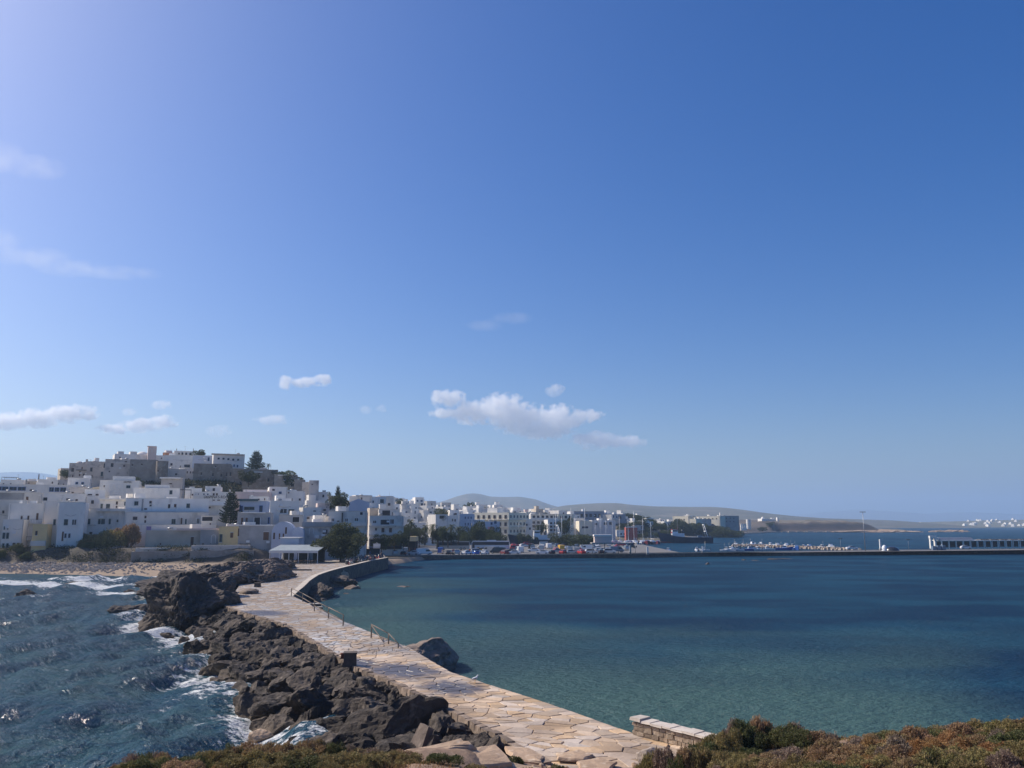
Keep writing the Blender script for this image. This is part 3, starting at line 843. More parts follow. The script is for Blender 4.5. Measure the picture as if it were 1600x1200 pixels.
# ================================================================== rocks
def ico(sub):
    bm = bmesh.new(); bmesh.ops.create_icosphere(bm, subdivisions=sub, radius=1.0)
    v = np.array([p.co[:] for p in bm.verts]); f = np.array([[q.index for q in p.verts] for p in bm.faces]); bm.free()
    return v, f
ICO = {k: ico(k) for k in (3, 4, 5, 6)}
def rock_mesh(name, seed, sub, mat, cuts=9, cutlo=.55, cuthi=.9, amp=.10, freq=1.6, fine=.03, squash=(1, 1, 1), strat=0.0, smooth=False):
    r = np.random.RandomState(seed)
    v, f = ICO[sub]; v = v.copy()
    for _ in range(cuts):
        n = r.randn(3); n /= np.linalg.norm(n); d = r.uniform(cutlo, cuthi)
        h = v @ n - d; v -= np.outer(np.maximum(h, 0) * .93, n)
    off = Vector(r.uniform(-50, 50, 3))
    out = np.empty(len(v)); o2 = np.empty(len(v))
    for i, p in enumerate(v):
        q = Vector(p)
        out[i] = noise.hetero_terrain(q * freq + off, .9, 2.1, 4, .6) - .9
        o2[i] = noise.fractal(q * freq * 4.3 + off, .7, 2.2, 4)
    ln = np.linalg.norm(v, axis=1)[:, None]
    v = v + v / ln * (amp * out + fine * o2)[:, None]
    if strat:
        v = v + v / ln * (strat * np.sin(v[:, 2] * 17 + 3 * np.sin(v[:, 0] * 2.3) + out * 3))[:, None]
    v *= np.array(squash)
    me = np_mesh(name, v, f, mat, smooth)
    return me
def rock_material(name, c1, c2, c3, wet=True, sc=1.0, bump=.10):
    m = pmat(name, c1, c2, .9 * sc, .88, bump, 2.6 * sc, rand=.38, c3=c3, s3=2.4 * sc, lo=.38, hi=.62, s3lo=.54, s3hi=.72)
    if wet:      # tan weed and barnacle band close above the water
        N = m.node_tree.nodes; L = m.node_tree.links; b = N['Principled BSDF']
        src = b.inputs['Base Color'].links[0].from_socket
        g = N.new('ShaderNodeNewGeometry'); s = N.new('ShaderNodeSeparateXYZ'); L.new(g.outputs['Position'], s.inputs[0])
        n = N.new('ShaderNodeTexNoise'); n.inputs['Scale'].default_value = .8; n.inputs['Detail'].default_value = 5; L.new(g.outputs['Position'], n.inputs['Vector'])
        a = N.new('ShaderNodeMath'); a.operation = 'MULTIPLY_ADD'; a.inputs[1].default_value = -1.3; L.new(n.outputs['Fac'], a.inputs[0]); L.new(s.outputs[2], a.inputs[2])
        r = N.new('ShaderNodeMapRange'); r.inputs['From Min'].default_value = .0; r.inputs['From Max'].default_value = -.5; r.inputs['To Max'].default_value = .5
        L.new(a.outputs[0], r.inputs['Value'])
        x = N.new('ShaderNodeMix'); x.data_type = 'RGBA'; x.inputs[7].default_value = (.135, .10, .065, 1)
        L.new(r.outputs[0], x.inputs[0]); L.new(src, x.inputs[6]); L.new(x.outputs[2], b.inputs['Base Color'])
    return m
M['boulder'] = rock_material('breakwater_rock', (.050, .039, .031), (.086, .067, .052), (.17, .136, .105), True, 1.0, .22)
M['darkrock'] = rock_material('dark_shore_rock', (.052, .041, .034), (.082, .064, .052), (.145, .113, .09), True, .8, .16)
M['brownrock'] = rock_material('brown_rock', (.15, .105, .078), (.10, .075, .06), (.23, .17, .13), False, .9, .14)
M['greyrock'] = rock_material('grey_brown_rock', (.20, .152, .12), (.13, .10, .08), (.28, .22, .175), True, .9, .10)
M['tanrock'] = pmat('tan_marble', (.50, .355, .235), (.40, .275, .18), 1.1, .88, .035, 5, rand=.10, c3=(.60, .47, .34), s3=3)

bvar = [rock_mesh('boulder', 100 + k, 4, M['boulder'], cuts=11 + k % 4, cutlo=.38, cuthi=.80, amp=.13, freq=1.9, fine=.075) for k in range(16)]
rr = random.Random(5)
bobj = []
for (x, y, z, s, t, u) in BOULDERS:
    o = link('boulder', rr.choice(bvar), None, (x, y, z), (rr.uniform(-.5, .5), rr.uniform(-.5, .5), rr.uniform(0, 6.28)),
             (s * rr.uniform(.95, 1.35), s * rr.uniform(.85, 1.1), s * rr.uniform(.62, .92)))
    bobj.append((o, t, u))
rows = {0: 'against the causeway edge', 1: 'high on the breakwater', 2: 'mid slope of the breakwater', 3: 'low on the breakwater', 4: 'at the foaming waterline'}
for k, txt in rows.items():
    mem = sorted([b for b in bobj if min(int(b[1] * 5), 4) == k], key=lambda b: b[2])
    for i, (o, t, u) in enumerate(mem):
        sz = max(o.scale)
        adj = 'small' if sz < .9 else ('large' if sz > 1.6 else 'mid-sized')
        tag(o, f'{adj} dark boulder {txt}, {ordn(i + 1)} from the near end', 'boulder', 'boulders of the breakwater')
# rubble core under the boulders
n = 80
tt = np.linspace(0, 1, 24)
CV = []
for i in range(n):
    for t in tt:
        p = BL[i] * (1 - t) + BW[i] * t
        CV.append((p[0], p[1], 1.85 * (1 - t) ** .9 - 1.3 * t - .15 + .5 * (float(vn(p[0] * 1.1, p[1] * 1.1, 77)) - .5)))
tag(link('rubble', np_mesh('rubble', CV, grid_faces(24, n), M['boulder'], False)), 'dark rubble core between the boulders of the breakwater', 'rubble', None, 'stuff')

def big_rock(name, px, Y, z, rx, ry, rz, seed, mat, label, sub=6, cat='rock', rotz=0, **kw):
    X = PY(px, 800, Y).x
    me = rock_mesh(name, seed, sub, M[mat], **kw)
    return tag(link(name, me, None, (X, Y, z), (0, 0, rotz), (rx, ry, rz)), label, cat)
# the dark mound at the bend and the shelves behind it
big_rock('rock_mound', 307, 95, .9, 4.7, 8.0, 4.6, 301, 'darkrock', 'massive dark craggy rock mound rising from the sea at the bend of the causeway', cuts=12, cutlo=.6, cuthi=.92, amp=.16, freq=1.7, fine=.06)
big_rock('rock_mound', 332, 104, .8, 4.0, 7.5, 4.3, 306, 'darkrock', 'dark rock shoulder between the craggy mound and the paved bend', cuts=10, cutlo=.6, cuthi=.92, amp=.16, freq=1.8, fine=.06)
big_rock('rock_ledge', 316, 144, .8, 7.0, 18, 3.9, 302, 'darkrock', 'long dark flat-topped rock ledge between the craggy mound and the beach', cuts=12, cutlo=.55, cuthi=.9, amp=.14, freq=2.0, fine=.06)
big_rock('rock_outcrop', 408, 136, 1.6, 4.3, 15, 3.4, 303, 'brownrock', 'reddish brown rock outcrop beside the paving, a short wooden post at its foot', cuts=8, cutlo=.6, cuthi=.92, amp=.14, freq=2.2, fine=.07)
big_rock('rock_outcrop', 428, 164, 1.6, 4.2, 13, 3.1, 304, 'brownrock', 'low brown rock outcrop beside the closed white parasol', cuts=8, cutlo=.6, cuthi=.92, amp=.14, freq=2.2, fine=.07)
big_rock('rock_outcrop', 375, 168, 1.2, 6.5, 10, 3.2, 305, 'brownrock', 'weedy brown rock bank below the retaining wall', cuts=8, cutlo=.6, cuthi=.92, amp=.14, freq=2.2, fine=.07)
big_rock('shore_rock', 655, 66.6, .2, 3.3, 4.2, 2.25, 311, 'greyrock', 'smooth layered grey brown rock bulging from the harbour side of the causeway', cuts=7, cutlo=.62, cuthi=.9, amp=.10, freq=1.4, fine=.03, strat=.018)
big_rock('shore_rock', 500, 128, -.2, 3.4, 7.0, 2.1, 312, 'darkrock', 'dark wet rocks under the railing in the shaded cove', cuts=9, amp=.16, freq=2.0, fine=.06)
big_rock('shore_rock', 528, 152, 0, 3.6, 5.0, 1.7, 313, 'greyrock', 'brown rock against the shaded sea wall in the cove', cuts=9, amp=.16, freq=2.0, fine=.06, sub=5)
big_rock('shore_rock', 535, 161, .4, 1.7, 2.6, 2.3, 314, 'tanrock', 'sunlit tan rock leaning on the curved sea wall', cuts=9, amp=.14, freq=2.0, fine=.05, sub=5)
big_rock('shore_rock', 557, 146, -.25, 1.7, 2.3, .75, 315, 'greyrock', 'low brown rock just off the cove', cuts=9, amp=.14, sub=5)
big_rock('shore_rock', 545, 135, -.2, .5, .6, .5, 316, 'darkrock', 'tiny dark rock alone in the water off the cove', cuts=9, amp=.14, sub=4)
big_rock('sea_rock', 634, 150, -.35, 1.35, 1.6, .65, 317, 'brownrock', 'reddish rock awash in the calm bay', cuts=8, amp=.14, sub=5)
big_rock('sea_rock', 53, 129, -.2, 1.85, 1.6, 1.75, 318, 'darkrock', 'pointed black rock standing alone in the surf', cuts=11, cutlo=.45, amp=.16, sub=5)
big_rock('sea_rock', 205, 106, -.3, 2.0, 1.8, 1.35, 319, 'darkrock', 'low black rock in the foam beyond the craggy mound', cuts=10, amp=.16, sub=5)
big_rock('sea_rock', 232, 107, -.3, 1.9, 1.7, 1.5, 320, 'darkrock', 'black rock in the foam joined to the foot of the mound', cuts=10, amp=.16, sub=5)
big_rock('sea_rock', 127, 158, -.3, 2.4, 1.2, .6, 321, 'darkrock', 'flat dark rock awash in the breakers off the beach', cuts=10, amp=.16, sub=5)
big_rock('sea_rock', 152, 160, -.3, 1.4, 1.0, .7, 322, 'darkrock', 'small dark rock in the breakers beside the flat one', cuts=10, amp=.16, sub=4)
big_rock('sea_rock', 212, 140, -.3, 1.0, .9, .6, 323, 'darkrock', 'small black rock between two lines of breakers', cuts=10, amp=.16, sub=4)
big_rock('sea_rock', 240, 134, -.3, 1.6, 1.2, .7, 324, 'darkrock', 'flat black rock in the surf below the ledge', cuts=10, amp=.16, sub=4)
big_rock('sea_rock', 243, 90, -.25, .75, .7, .75, 325, 'darkrock', 'small black rock in foam in front of the mound', cuts=10, amp=.16, sub=4)
big_rock('sea_rock', 270, 86, -.25, .9, .7, .5, 326, 'darkrock', 'flat black rock in foam in front of the mound', cuts=10, amp=.16, sub=4)
big_rock('sea_rock', 300, 82.5, -.2, .6, .5, .5, 327, 'darkrock', 'small black rock in foam beside the breakwater', cuts=10, amp=.16, sub=4)
big_rock('sea_rock', 345, 58.5, -.25, .85, .75, .75, 328, 'boulder', 'dark boulder alone in the foam off the breakwater', cuts=10, amp=.12, sub=4)
big_rock('sea_rock', 425, 46.5, -.3, .8, .6, .5, 329, 'tanrock', 'wet tan boulder washed by foam at the breakwater foot', cuts=10, amp=.12, sub=4)
big_rock('sea_rock', 1102, 232, -.3, .8, .8, .75, 330, 'darkrock', 'dark rock breaking the water in front of the pier', cuts=8, amp=.12, sub=4)
for k, (px, Y, rx) in enumerate([(1205, 262, 3.0), (1220, 266, 4.0), (1160, 258, 1.4), (1176, 255, 1.8)]):
    big_rock('sea_rock', px, Y, -.5, rx, 1.2, .85, 340 + k, 'darkrock', ['low dark reef at the foot of the pier', 'longest dark reef at the foot of the pier', 'small dark reef off the pier, nearer the trawler', 'small dark reef off the pier between two others'][k], cuts=8, amp=.12, sub=4)
# rocky islets beyond the pier
for k, (px, Y, rx, ry, rz, lab) in enumerate([(1392, 1090, 46, 16, 4.2, 'pale tan rocky islet at the tip of the headland'), (1345, 1060, 40, 12, 3.2, 'low pale rocks strung along the headland shore'), (1467, 1110, 15, 9, 2.6, 'small flat rocky islet beyond the headland tip'), (1489, 1120, 20, 9, 3.2, 'flat tan islet farthest out beyond the headland')]):
    big_rock('islet_rock', px, Y, -.6, rx, ry, rz, 350 + k, 'tanrock', lab, cuts=6, amp=.18, freq=2.6, fine=.08, sub=5, cat='islet')
# shoreline stones of the headland
hs = random.Random(9)
vs = []
M['palestone'] = pmat('pale_shore_stone', (.42, .35, .28), (.32, .26, .21), .3, .9, rand=.2)
hmb = MB()
for k in range(420):
    X = hs.uniform(190, 478); Y = float(np.interp(X, SHX, SHY)) + hs.uniform(-3, 5); s = hs.uniform(.8, 2.2)
    v, f = ICO[3]
    q = [(X + s * hs.uniform(.8, 1.2) * a * 1.3, Y + b * s, .3 + c * s * .6) for a, b, c in ((-1, -1, -1), (1, -1, -1), (1, 1, -1), (-1, 1, -1), (-.6, -.6, 1), (.7, -.6, .9), (.6, .7, 1), (-.7, .6, .8))]
    hmb.add(q, [(3, 2, 1, 0), (4, 5, 6, 7), (0, 1, 5, 4), (1, 2, 6, 5), (2, 3, 7, 6), (3, 0, 4, 7)], M['palestone'])
tag(hmb.build('shore_stones'), 'pale rubble along the foot of the far headland', 'rubble', None, 'stuff')

# pebbles on the town beach: too many to count
pm = MB()
M['pebble'] = pmat('beach_pebbles', (.33, .29, .26), (.20, .175, .16), .9, .9, c3=(.46, .42, .38), s3=2.2)
prn = random.Random(3)
for k in range(2600):
    X = prn.uniform(-122, -70); bk = float(np.interp(X, [-100, -90, -70, -50], [12, 16, 26, 30])); d = abs(prn.gauss(.62, .26)) * bk
    if d > bk: continue
    if X > -88 and prn.random() < .75: continue
    Y = float(np.interp(X, SHX, SHY)) + d; s = prn.uniform(.10, .32) * (1.5 if prn.random() < .12 else 1)
    z = d / bk * 1.95
    j = lambda: prn.uniform(.7, 1.2) * s
    pm.add([(X - j(), Y - j(), z - s * .4), (X + j(), Y - j(), z - s * .4), (X + j(), Y + j(), z - s * .4), (X - j(), Y + j(), z - s * .4), (X - s * .5, Y - s * .4, z + s * .7), (X + s * .5, Y - s * .5, z + s * .6), (X + s * .4, Y + s * .5, z + s * .75), (X - s * .4, Y + s * .5, z + s * .65)],
           [(4, 5, 6, 7), (0, 1, 5, 4), (1, 2, 6, 5), (2, 3, 7, 6), (3, 0, 4, 7)], M['pebble'])
tag(pm.build('pebbles'), 'grey pebbles strewn over the sandy town beach', 'pebbles', None, 'stuff')

# ================================================================== foreground: slabs, low wall, shrubs
lrr_ = random.Random(3)
def slab(px_poly, zs, th, label, seed, mat='tanrock'):
    """a flat rock slab with an uneven outline; px_poly in photo pixels, zs heights of the corners"""
    r = random.Random(seed)
    pts = [PZ(a, b, z) for (a, b), z in zip(px_poly, zs)]
    c = sum(pts, Vector()) / len(pts)
    top = []
    for i, p in enumerate(pts):
        q = pts[(i + 1) % len(pts)]
        for t in (0, .33, .66):
            w = p.lerp(q, t); dd = (w - c); dd.z = 0
            top.append(w + dd.normalized() * r.uniform(-.07, .05) * (t > 0) + Vector((0, 0, r.uniform(-.02, .02))))
    m = len(top)
    mid = [c.lerp(p, .55) + Vector((0, 0, r.uniform(.0, .03))) for p in top]
    dirs = [Vector((p.x - c.x, p.y - c.y, 0)).normalized() for p in top]
    vs = [p - c - d * r.uniform(.03, .09) for p, d in zip(top, dirs)] + [p - c for p in mid] + [Vector((0, 0, .02))] + [p - c + Vector((0, 0, -r.uniform(.03, .08))) for p in top] + [p - c + Vector((0, 0, -th)) + d * r.uniform(-.06, .08) for p, d in zip(top, dirs)]
    fs = []
    for i in range(m):
        j = (i + 1) % m
        fs += [(i, j, m + j, m + i), (m + i, m + j, 2 * m), (2 * m + 1 + i, 2 * m + 1 + j, j, i), (3 * m + 1 + i, 3 * m + 1 + j, 2 * m + 1 + j, 2 * m + 1 + i)]
    o = MB().add(vs, fs, M[mat]).build('rock_slab', None, c)
    return tag(o, label, 'rock')
slab([(636, 1172), (722, 1153), (738, 1160), (745, 1166), (668, 1180)], [3.75, 3.8, 3.75, 3.65, 3.65], .3, 'narrow tan rock slab, rear edge of the stepped outcrop', 1)
slab([(668, 1181), (745, 1167), (775, 1162), (800, 1190), (752, 1196), (680, 1204)], [3.6, 3.55, 3.5, 3.3, 3.35, 3.4], .3, 'broad flat pinkish tan slab in the middle of the stepped outcrop', 2)
slab([(600, 1190), (636, 1174), (668, 1182), (680, 1206), (600, 1212)], [3.7, 3.72, 3.62, 3.45, 3.45], .35, 'tan slab sloping down into the brown shrubs', 3)
slab([(752, 1198), (800, 1191), (850, 1199), (860, 1216), (740, 1214)], [3.2, 3.15, 3.0, 3.0, 3.1], .25, 'lowest tan slab of the outcrop beside the path', 4)
slab([(788, 1166), (826, 1168), (850, 1180), (846, 1190), (800, 1184)], [2.42, 2.36, 2.36, 2.42, 2.5], .12, 'small tan slab at the path edge below a shrub', 5)
slab([(868, 1176), (905, 1171), (928, 1178), (912, 1186), (872, 1184)], [2.36, 2.35, 2.34, 2.37, 2.38], .1, 'thin tan slab lying between two low shrubs on the path', 6)
slab([(900, 1188), (938, 1182), (965, 1190), (950, 1204), (905, 1204)], [2.42, 2.38, 2.36, 2.42, 2.46], .1, 'cracked pinkish slab at the foot of the path', 7)
big_rock('boulder', 1002, 31.5, 2.75, .42, .36, .34, 371, 'palestone', 'pale grey boulder at the edge of the path shrubs', sub=4, cuts=9, amp=.08, cat='boulder')
_u = PY(662, 1150, 37.4)
_ub = MB().box(-.55, .45, -.22, .2, -.8, .42, M['greyrock'], .12, .08).box(.42, .85, -.1, .35, -.8, .3, M['darkrock'], .12, .08)
_ub.v = [(v[0] + lrr_.uniform(-.07, .07), v[1] + lrr_.uniform(-.05, .05), v[2] + lrr_.uniform(-.08, .08)) for v in _ub.v]
tag(_ub.build('boulder', None, (_u.x, 37.4, 2.0), (-.35, .1, -.95)), 'flat upright brownish boulder standing in front of the slabs', 'boulder')
lrr = random.Random(8)
svar = [rock_mesh('stone', 400 + k, 3, M['tanrock'], cuts=8, amp=.08) for k in range(4)]
ls = []
for k in range(46):
    px = lrr.uniform(760, 1110); X = (px - 800) * .0225; Y = lrr.uniform(28.5, 32.5)
    s = lrr.uniform(.05, .15)
    ls.append(link('stone', lrr.choice(svar), None, (X, Y, max(float(I(X, Y)), DECK if Y > 30.5 and X > .2 else 0) + s * .2), (lrr.random(), lrr.random(), lrr.random() * 6), s))
number_by_px(ls, 'small loose tan stone on the path, {o} along from the slabs', 'stone', 'loose stones on the path')
ls = []
for k in range(16):
    px = lrr.uniform(1225, 1420); X = (px - 800) * .0195; Y = lrr.uniform(26, 28.2); s = lrr.uniform(.06, .17)
    ls.append(link('stone', lrr.choice(svar), None, (X, Y, float(I(X, Y)) + s * .3), (lrr.random(), lrr.random(), lrr.random() * 6), s))
number_by_px(ls, 'pale loose stone on the bare earth among the shrubs, {o} from the wall side', 'stone', 'loose stones in the shrubs')

# low dry-stone wall on the harbour edge of the causeway
def stone_wall():
    a = PZ(996, 1147, DECK); b = PZ(1150, 1186, DECK)
    a = Vector((a.x, a.y, 0)); b = Vector((b.x, b.y, 0))
    d = b - a; Lw = d.length; rz = math.atan2(d.y, d.x)
    root = empty('stone_wall', (a.x, a.y, DECK), rz)
    tag(root, 'low dry-stone wall with pale cap slabs on the harbour edge of the causeway', 'wall')
    w = .50; H = .56
    MB().box(.04, Lw, -.20, .20, -.4, H - .05, M['mortar']).build('core', root)
    M['wallstone'] = pmat('wall_stone', (.36, .28, .20), (.27, .205, .15), 2.5, .9, .03, 9, rand=.28, c3=(.46, .38, .29), s3=6)
    M['capstone'] = pmat('cap_stone', (.62, .55, .47), (.52, .45, .38), 2.0, .88, .015, 7, rand=.12)
    r = random.Random(14)
    z = -.12
    while z < H - .06:
        h = r.uniform(.13, .2); h = min(h, H - z); x = -.02 + r.uniform(-.1, 0)
        while x < Lw:
            l = r.uniform(.16, .46)
            for side in (-1, 1):
                y0 = side * (w / 2) + r.uniform(-.025, .025)
                j = lambda k=.014: r.uniform(-k, k)
                y1 = side * .12
                X0, X1, Z0, Z1 = x + .013, x + l - .013, z + .011, z + h - .011
                ya, yb = min(y0, y1), max(y0, y1)
                vs = [(X0 + j(), ya + j(), Z0 + j()), (X1 + j(), ya + j(), Z0 + j()), (X1 + j(), yb + j(), Z0 + j()), (X0 + j(), yb + j(), Z0 + j()),
                      (X0 + j(), ya + j(), Z1 + j()), (X1 + j(), ya + j(), Z1 + j()), (X1 + j(), yb + j(), Z1 + j()), (X0 + j(), yb + j(), Z1 + j())]
                MB().add(vs, [(3, 2, 1, 0), (4, 5, 6, 7), (0, 1, 5, 4), (1, 2, 6, 5), (2, 3, 7, 6), (3, 0, 4, 7)], M['wallstone']).build('stone', root)
            x += l
        z += h
    x = -.12
    while x < Lw:
        l = r.uniform(.45, .8)
        first = x < 0
        h0 = H + r.uniform(-.01, .02) + (.05 if first else 0); th = .13 if first else .09
        yo = r.uniform(-.03, .03)
        c = MB().box(x + .01, x + l - .01, -.34 + yo, .34 + yo, h0, h0 + th, M['capstone'], .015, .015)
        c.v = [(p[0] + r.uniform(-.02, .02), p[1] + r.uniform(-.025, .025), p[2] + r.uniform(-.008, .008)) for p in c.v]
        c.build('cap_slab', root); x += l
    # end face stones
stone_wall()

# shrubs
def leaf_quads(cen, dirs, size, r, aspect=2.0):
    n = len(cen)
    d = dirs + r.randn(n, 3) * .55; d /= np.linalg.norm(d, axis=1)[:, None]
    u = np.cross(d, r.randn(n, 3)); u /= np.maximum(np.linalg.norm(u, axis=1), 1e-6)[:, None]
    s = (size * r.uniform(.6, 1.35, n))[:, None]
    a = cen - u * s * .5; b = cen + u * s * .5; e = cen + d * s * aspect
    c1 = e + u * s * .18; c2 = e - u * s * .18
    v = np.stack([a, b, c1, c2], 1).reshape(-1, 3)
    f = np.arange(4 * n).reshape(n, 4)
    return v, f
def leaf_material(name, c1, c2, c3, rand=.15, hue=.010, scale=3.0, trans=.25):
    m = pmat(name, c1, c2, scale, .75, rand=rand, hue=hue, c3=c3, s3=scale * 3.0, spec=.2, s3lo=.5, s3hi=.66)
    N = m.node_tree.nodes; L = m.node_tree.links; b = N['Principled BSDF']
    src = b.inputs['Base Color'].links[0].from_socket
    t = N.new('ShaderNodeBsdfTranslucent'); L.new(src, t.inputs['Color'])
    mx = N.new('ShaderNodeMixShader'); mx.inputs[0].default_value = trans
    L.new(b.outputs[0], mx.inputs[1]); L.new(t.outputs[0], mx.inputs[2])
    L.new(mx.outputs[0], N['Material Output'].inputs['Surface'])
    return m
M['shrub_brown'] = leaf_material('brown_shrub', (.38, .25, .145), (.26, .175, .095), (.33, .25, .115))
M['shrub_olive'] = leaf_material('olive_shrub', (.29, .235, .095), (.185, .16, .065), (.34, .245, .115))
M['shrub_green'] = leaf_material('green_shrub', (.12, .13, .05), (.075, .09, .035), (.18, .165, .075))
M['shrub_grey'] = leaf_material('mauve_grey_shrub', (.30, .22, .17), (.20, .145, .11), (.26, .21, .14))
M['shrub_lime'] = leaf_material('pale_green_shrub', (.22, .21, .075), (.15, .155, .055), (.25, .20, .10))
M['drygrass'] = leaf_material('dry_grass', (.38, .22, .09), (.28, .16, .065), (.42, .28, .13))
M['twig'] = pmat('twigs', (.10, .075, .055), rough=.95)
def shrub_mesh(seed, n, mat, leaf=.035, lumps=9):
    r = np.random.RandomState(seed)
    lc = np.stack([r.uniform(-.75, .75, lumps), r.uniform(-.75, .75, lumps), r.uniform(.1, .45, lumps)], 1)
    lc[:, 2] *= 1.15 - .75 * np.hypot(lc[:, 0], lc[:, 1])
    lr = r.uniform(.26, .48, lumps)
    k = r.randint(0, lumps, n)
    d = r.randn(n, 3); d[:, 2] = np.abs(d[:, 2]) * 1.1 - .15; d /= np.linalg.norm(d, axis=1)[:, None]
    rad = lr[k] * (1 - .5 * r.rand(n) ** 2.2)
    # small tufts: leaves gather round twig ends
    nt = n // 9
    td = d[:nt]; tk = k[:nt]; tp = lc[tk] + td * (lr[tk] * r.uniform(.75, 1.08, nt))[:, None]
    idx = r.randint(0, nt, n)
    cen = np.where((r.rand(n) < .72)[:, None], tp[idx] + r.randn(n, 3) * .035, lc[k] + d * rad[:, None])
    cen[:, 2] = np.maximum(cen[:, 2], .0)
    v, f = leaf_quads(cen, d, leaf, r)
    return np_mesh('foliage', v, f, mat)
def twig_mesh(seed):
    r = random.Random(seed); mb = MB()
    for k in range(16):
        a = r.uniform(0, 6.28); q = r.uniform(.3, .8); h = r.uniform(.25, .55)
        mb.tube([(0, 0, -.05), (math.cos(a) * q * .5, math.sin(a) * q * .5, h * .6), (math.cos(a) * q, math.sin(a) * q, h)], [.022, .014, .006], M['twig'], 4)
    return mb.mesh('stems')
SHK = {k: [shrub_mesh(500 + 10 * i + j, 9000, M[k]) for j in range(2)] for i, k in enumerate(['shrub_brown', 'shrub_olive', 'shrub_green', 'shrub_grey', 'shrub_lime', 'drygrass'])}
TW = [twig_mesh(k) for k in range(3)]
sr = random.Random(77)
SHRUBS = {}
def shrub(px, Y, w, h, kind, zone, ground=None):
    X = PY(px, 1160, Y).x
    z = float(I(X, Y)) if ground is None else ground
    root = empty('shrub', (X, Y, z - .05), sr.uniform(0, 6.28))
    root.scale = (w, w, h)
    link('foliage', sr.choice(SHK[kind]), root); link('stems', sr.choice(TW), root)
    SHRUBS.setdefault((zone, kind), []).append(root)
B, O, G, Y_, LM, DG = 'shrub_brown', 'shrub_olive', 'shrub_green', 'shrub_grey', 'shrub_lime', 'drygrass'
# left rim, above the surf
for px in range(205, 632, 17):
    kind = sr.choices([B, O, Y_, G], [5, 3, 2, 1])[0]
    top = np.interp(px, [190, 230, 290, 350, 430, 500, 560, 620, 680], [1190, 1178, 1190, 1172, 1158, 1158, 1166, 1180, 1190]) + sr.uniform(-5, 5)
    Y = sr.uniform(25.0, 26.8)
    zt = PY(px, top, Y).z; X = PY(px, top, Y).x
    shrub(px, Y, sr.uniform(.42, .65), min(max((zt - float(I(X, Y))) / .72, .4), 1.3), kind, 'rim')
for px in range(200, 600, 26):
    kind = sr.choices([B, O, Y_, G], [3, 4, 1, 2])[0]
    shrub(px, sr.uniform(22.6, 24.6), sr.uniform(.5, .75), sr.uniform(.55, .9), kind, 'rim')
for px, Y, w, h, k in [(690, 25.0, .5, .42, G), (738, 24.6, .5, .45, O), (600, 25.0, .5, .5, O), (640, 24.6, .5, .42, O),
                       (800, 31.4, .34, .42, G), (775, 32.0, .3, .4, O), (865, 30.4, .42, .62, G), (850, 29.0, .5, .6, O), (905, 30.6, .38, .5, O), (830, 28.2, .5, .65, O), (880, 27.6, .42, .5, G), (925, 31.0, .3, .35, B)]:
    shrub(px, Y, w, h, k, 'path')
# big shrub bank by the wall
for px in range(1105, 1335, 15):
    top = np.interp(px, [1090, 1120, 1160, 1190, 1240, 1270, 1300, 1335], [1168, 1142, 1128, 1128, 1132, 1140, 1148, 1166]) + sr.uniform(-4, 4)
    Y = sr.uniform(28.6, 30.4); q = PY(px, top, Y)
    kind = sr.choices([G, B, O, Y_], [6, 2, 2, 2] if px < 1230 else [2, 4, 2, 4])[0]
    shrub(px, Y, sr.uniform(.55, .8), min(max((q.z - float(I(q.x, Y))) / .74, .5), 2.2), kind, 'wall bank')
for px in range(1010, 1240, 16):
    top = np.interp(px, [1000, 1040, 1100, 1160, 1240], [1182, 1170, 1162, 1168, 1180]) + sr.uniform(-6, 6)
    Y = sr.uniform(27.0, 28.6); q = PY(px, top, Y)
    kind = sr.choices([O, G, B, Y_], [5, 3, 3, 2])[0]
    shrub(px, Y, sr.uniform(.45, .65), min(max((q.z - float(I(q.x, Y))) / .74, .4), 1.4), kind, 'path bank')
for px in range(1000, 1330, 24):
    shrub(px, sr.uniform(24.8, 26.4), sr.uniform(.5, .7), sr.uniform(.6, .9), sr.choices([O, G, B, Y_], [4, 2, 4, 3])[0], 'path bank')
# right hand slope
for px in range(1345, 1640, 15):
    top = np.interp(px, [1335, 1370, 1420, 1460, 1500, 1560, 1600, 1640], [1168, 1158, 1142, 1134, 1132, 1126, 1118, 1112]) + sr.uniform(-4, 4)
    Y = sr.uniform(26.2, 28.0); q = PY(px, top, Y)
    kind = sr.choices([Y_, B, O, G, LM], [2.5, 4, 4, 1.5, 2 if px > 1480 else .2])[0]
    shrub(px, Y, sr.uniform(.5, .72), min(max((q.z - float(I(q.x, Y))) / .74, .4), 1.5), kind, 'slope crest')
for k in range(64):
    px = sr.uniform(1240, 1650); Y = sr.uniform(19.5, 25.8)
    if 1400 < px < 1500 and 23.8 < Y < 25.8: kind = DG
    else: kind = sr.choices([O, B, Y_, G, LM, DG], [6, 4, 2, 1.2, 3, 4])[0]
    shrub(px, Y, sr.uniform(.45, .7), sr.uniform(.45, .8), kind, 'slope')
COLN = {B: 'rust brown', O: 'olive', G: 'dark green', Y_: 'mauve grey', LM: 'pale green', DG: 'straw coloured'}
ZN = {'rim': 'on the rim above the breakwater', 'path': 'beside the tan slabs', 'wall bank': 'in the dense bank at the end of the stone wall', 'path bank': 'on the bank in front of the stone wall', 'slope crest': 'on the crest against the bay', 'slope': 'on the dry slope in front of the crest'}
for (zone, kind), l in SHRUBS.items():
    number_by_px(l, f'{COLN[kind]} shrub {ZN[zone]}, {{o}} rightwards', 'shrub', 'low shrubs on the islet')
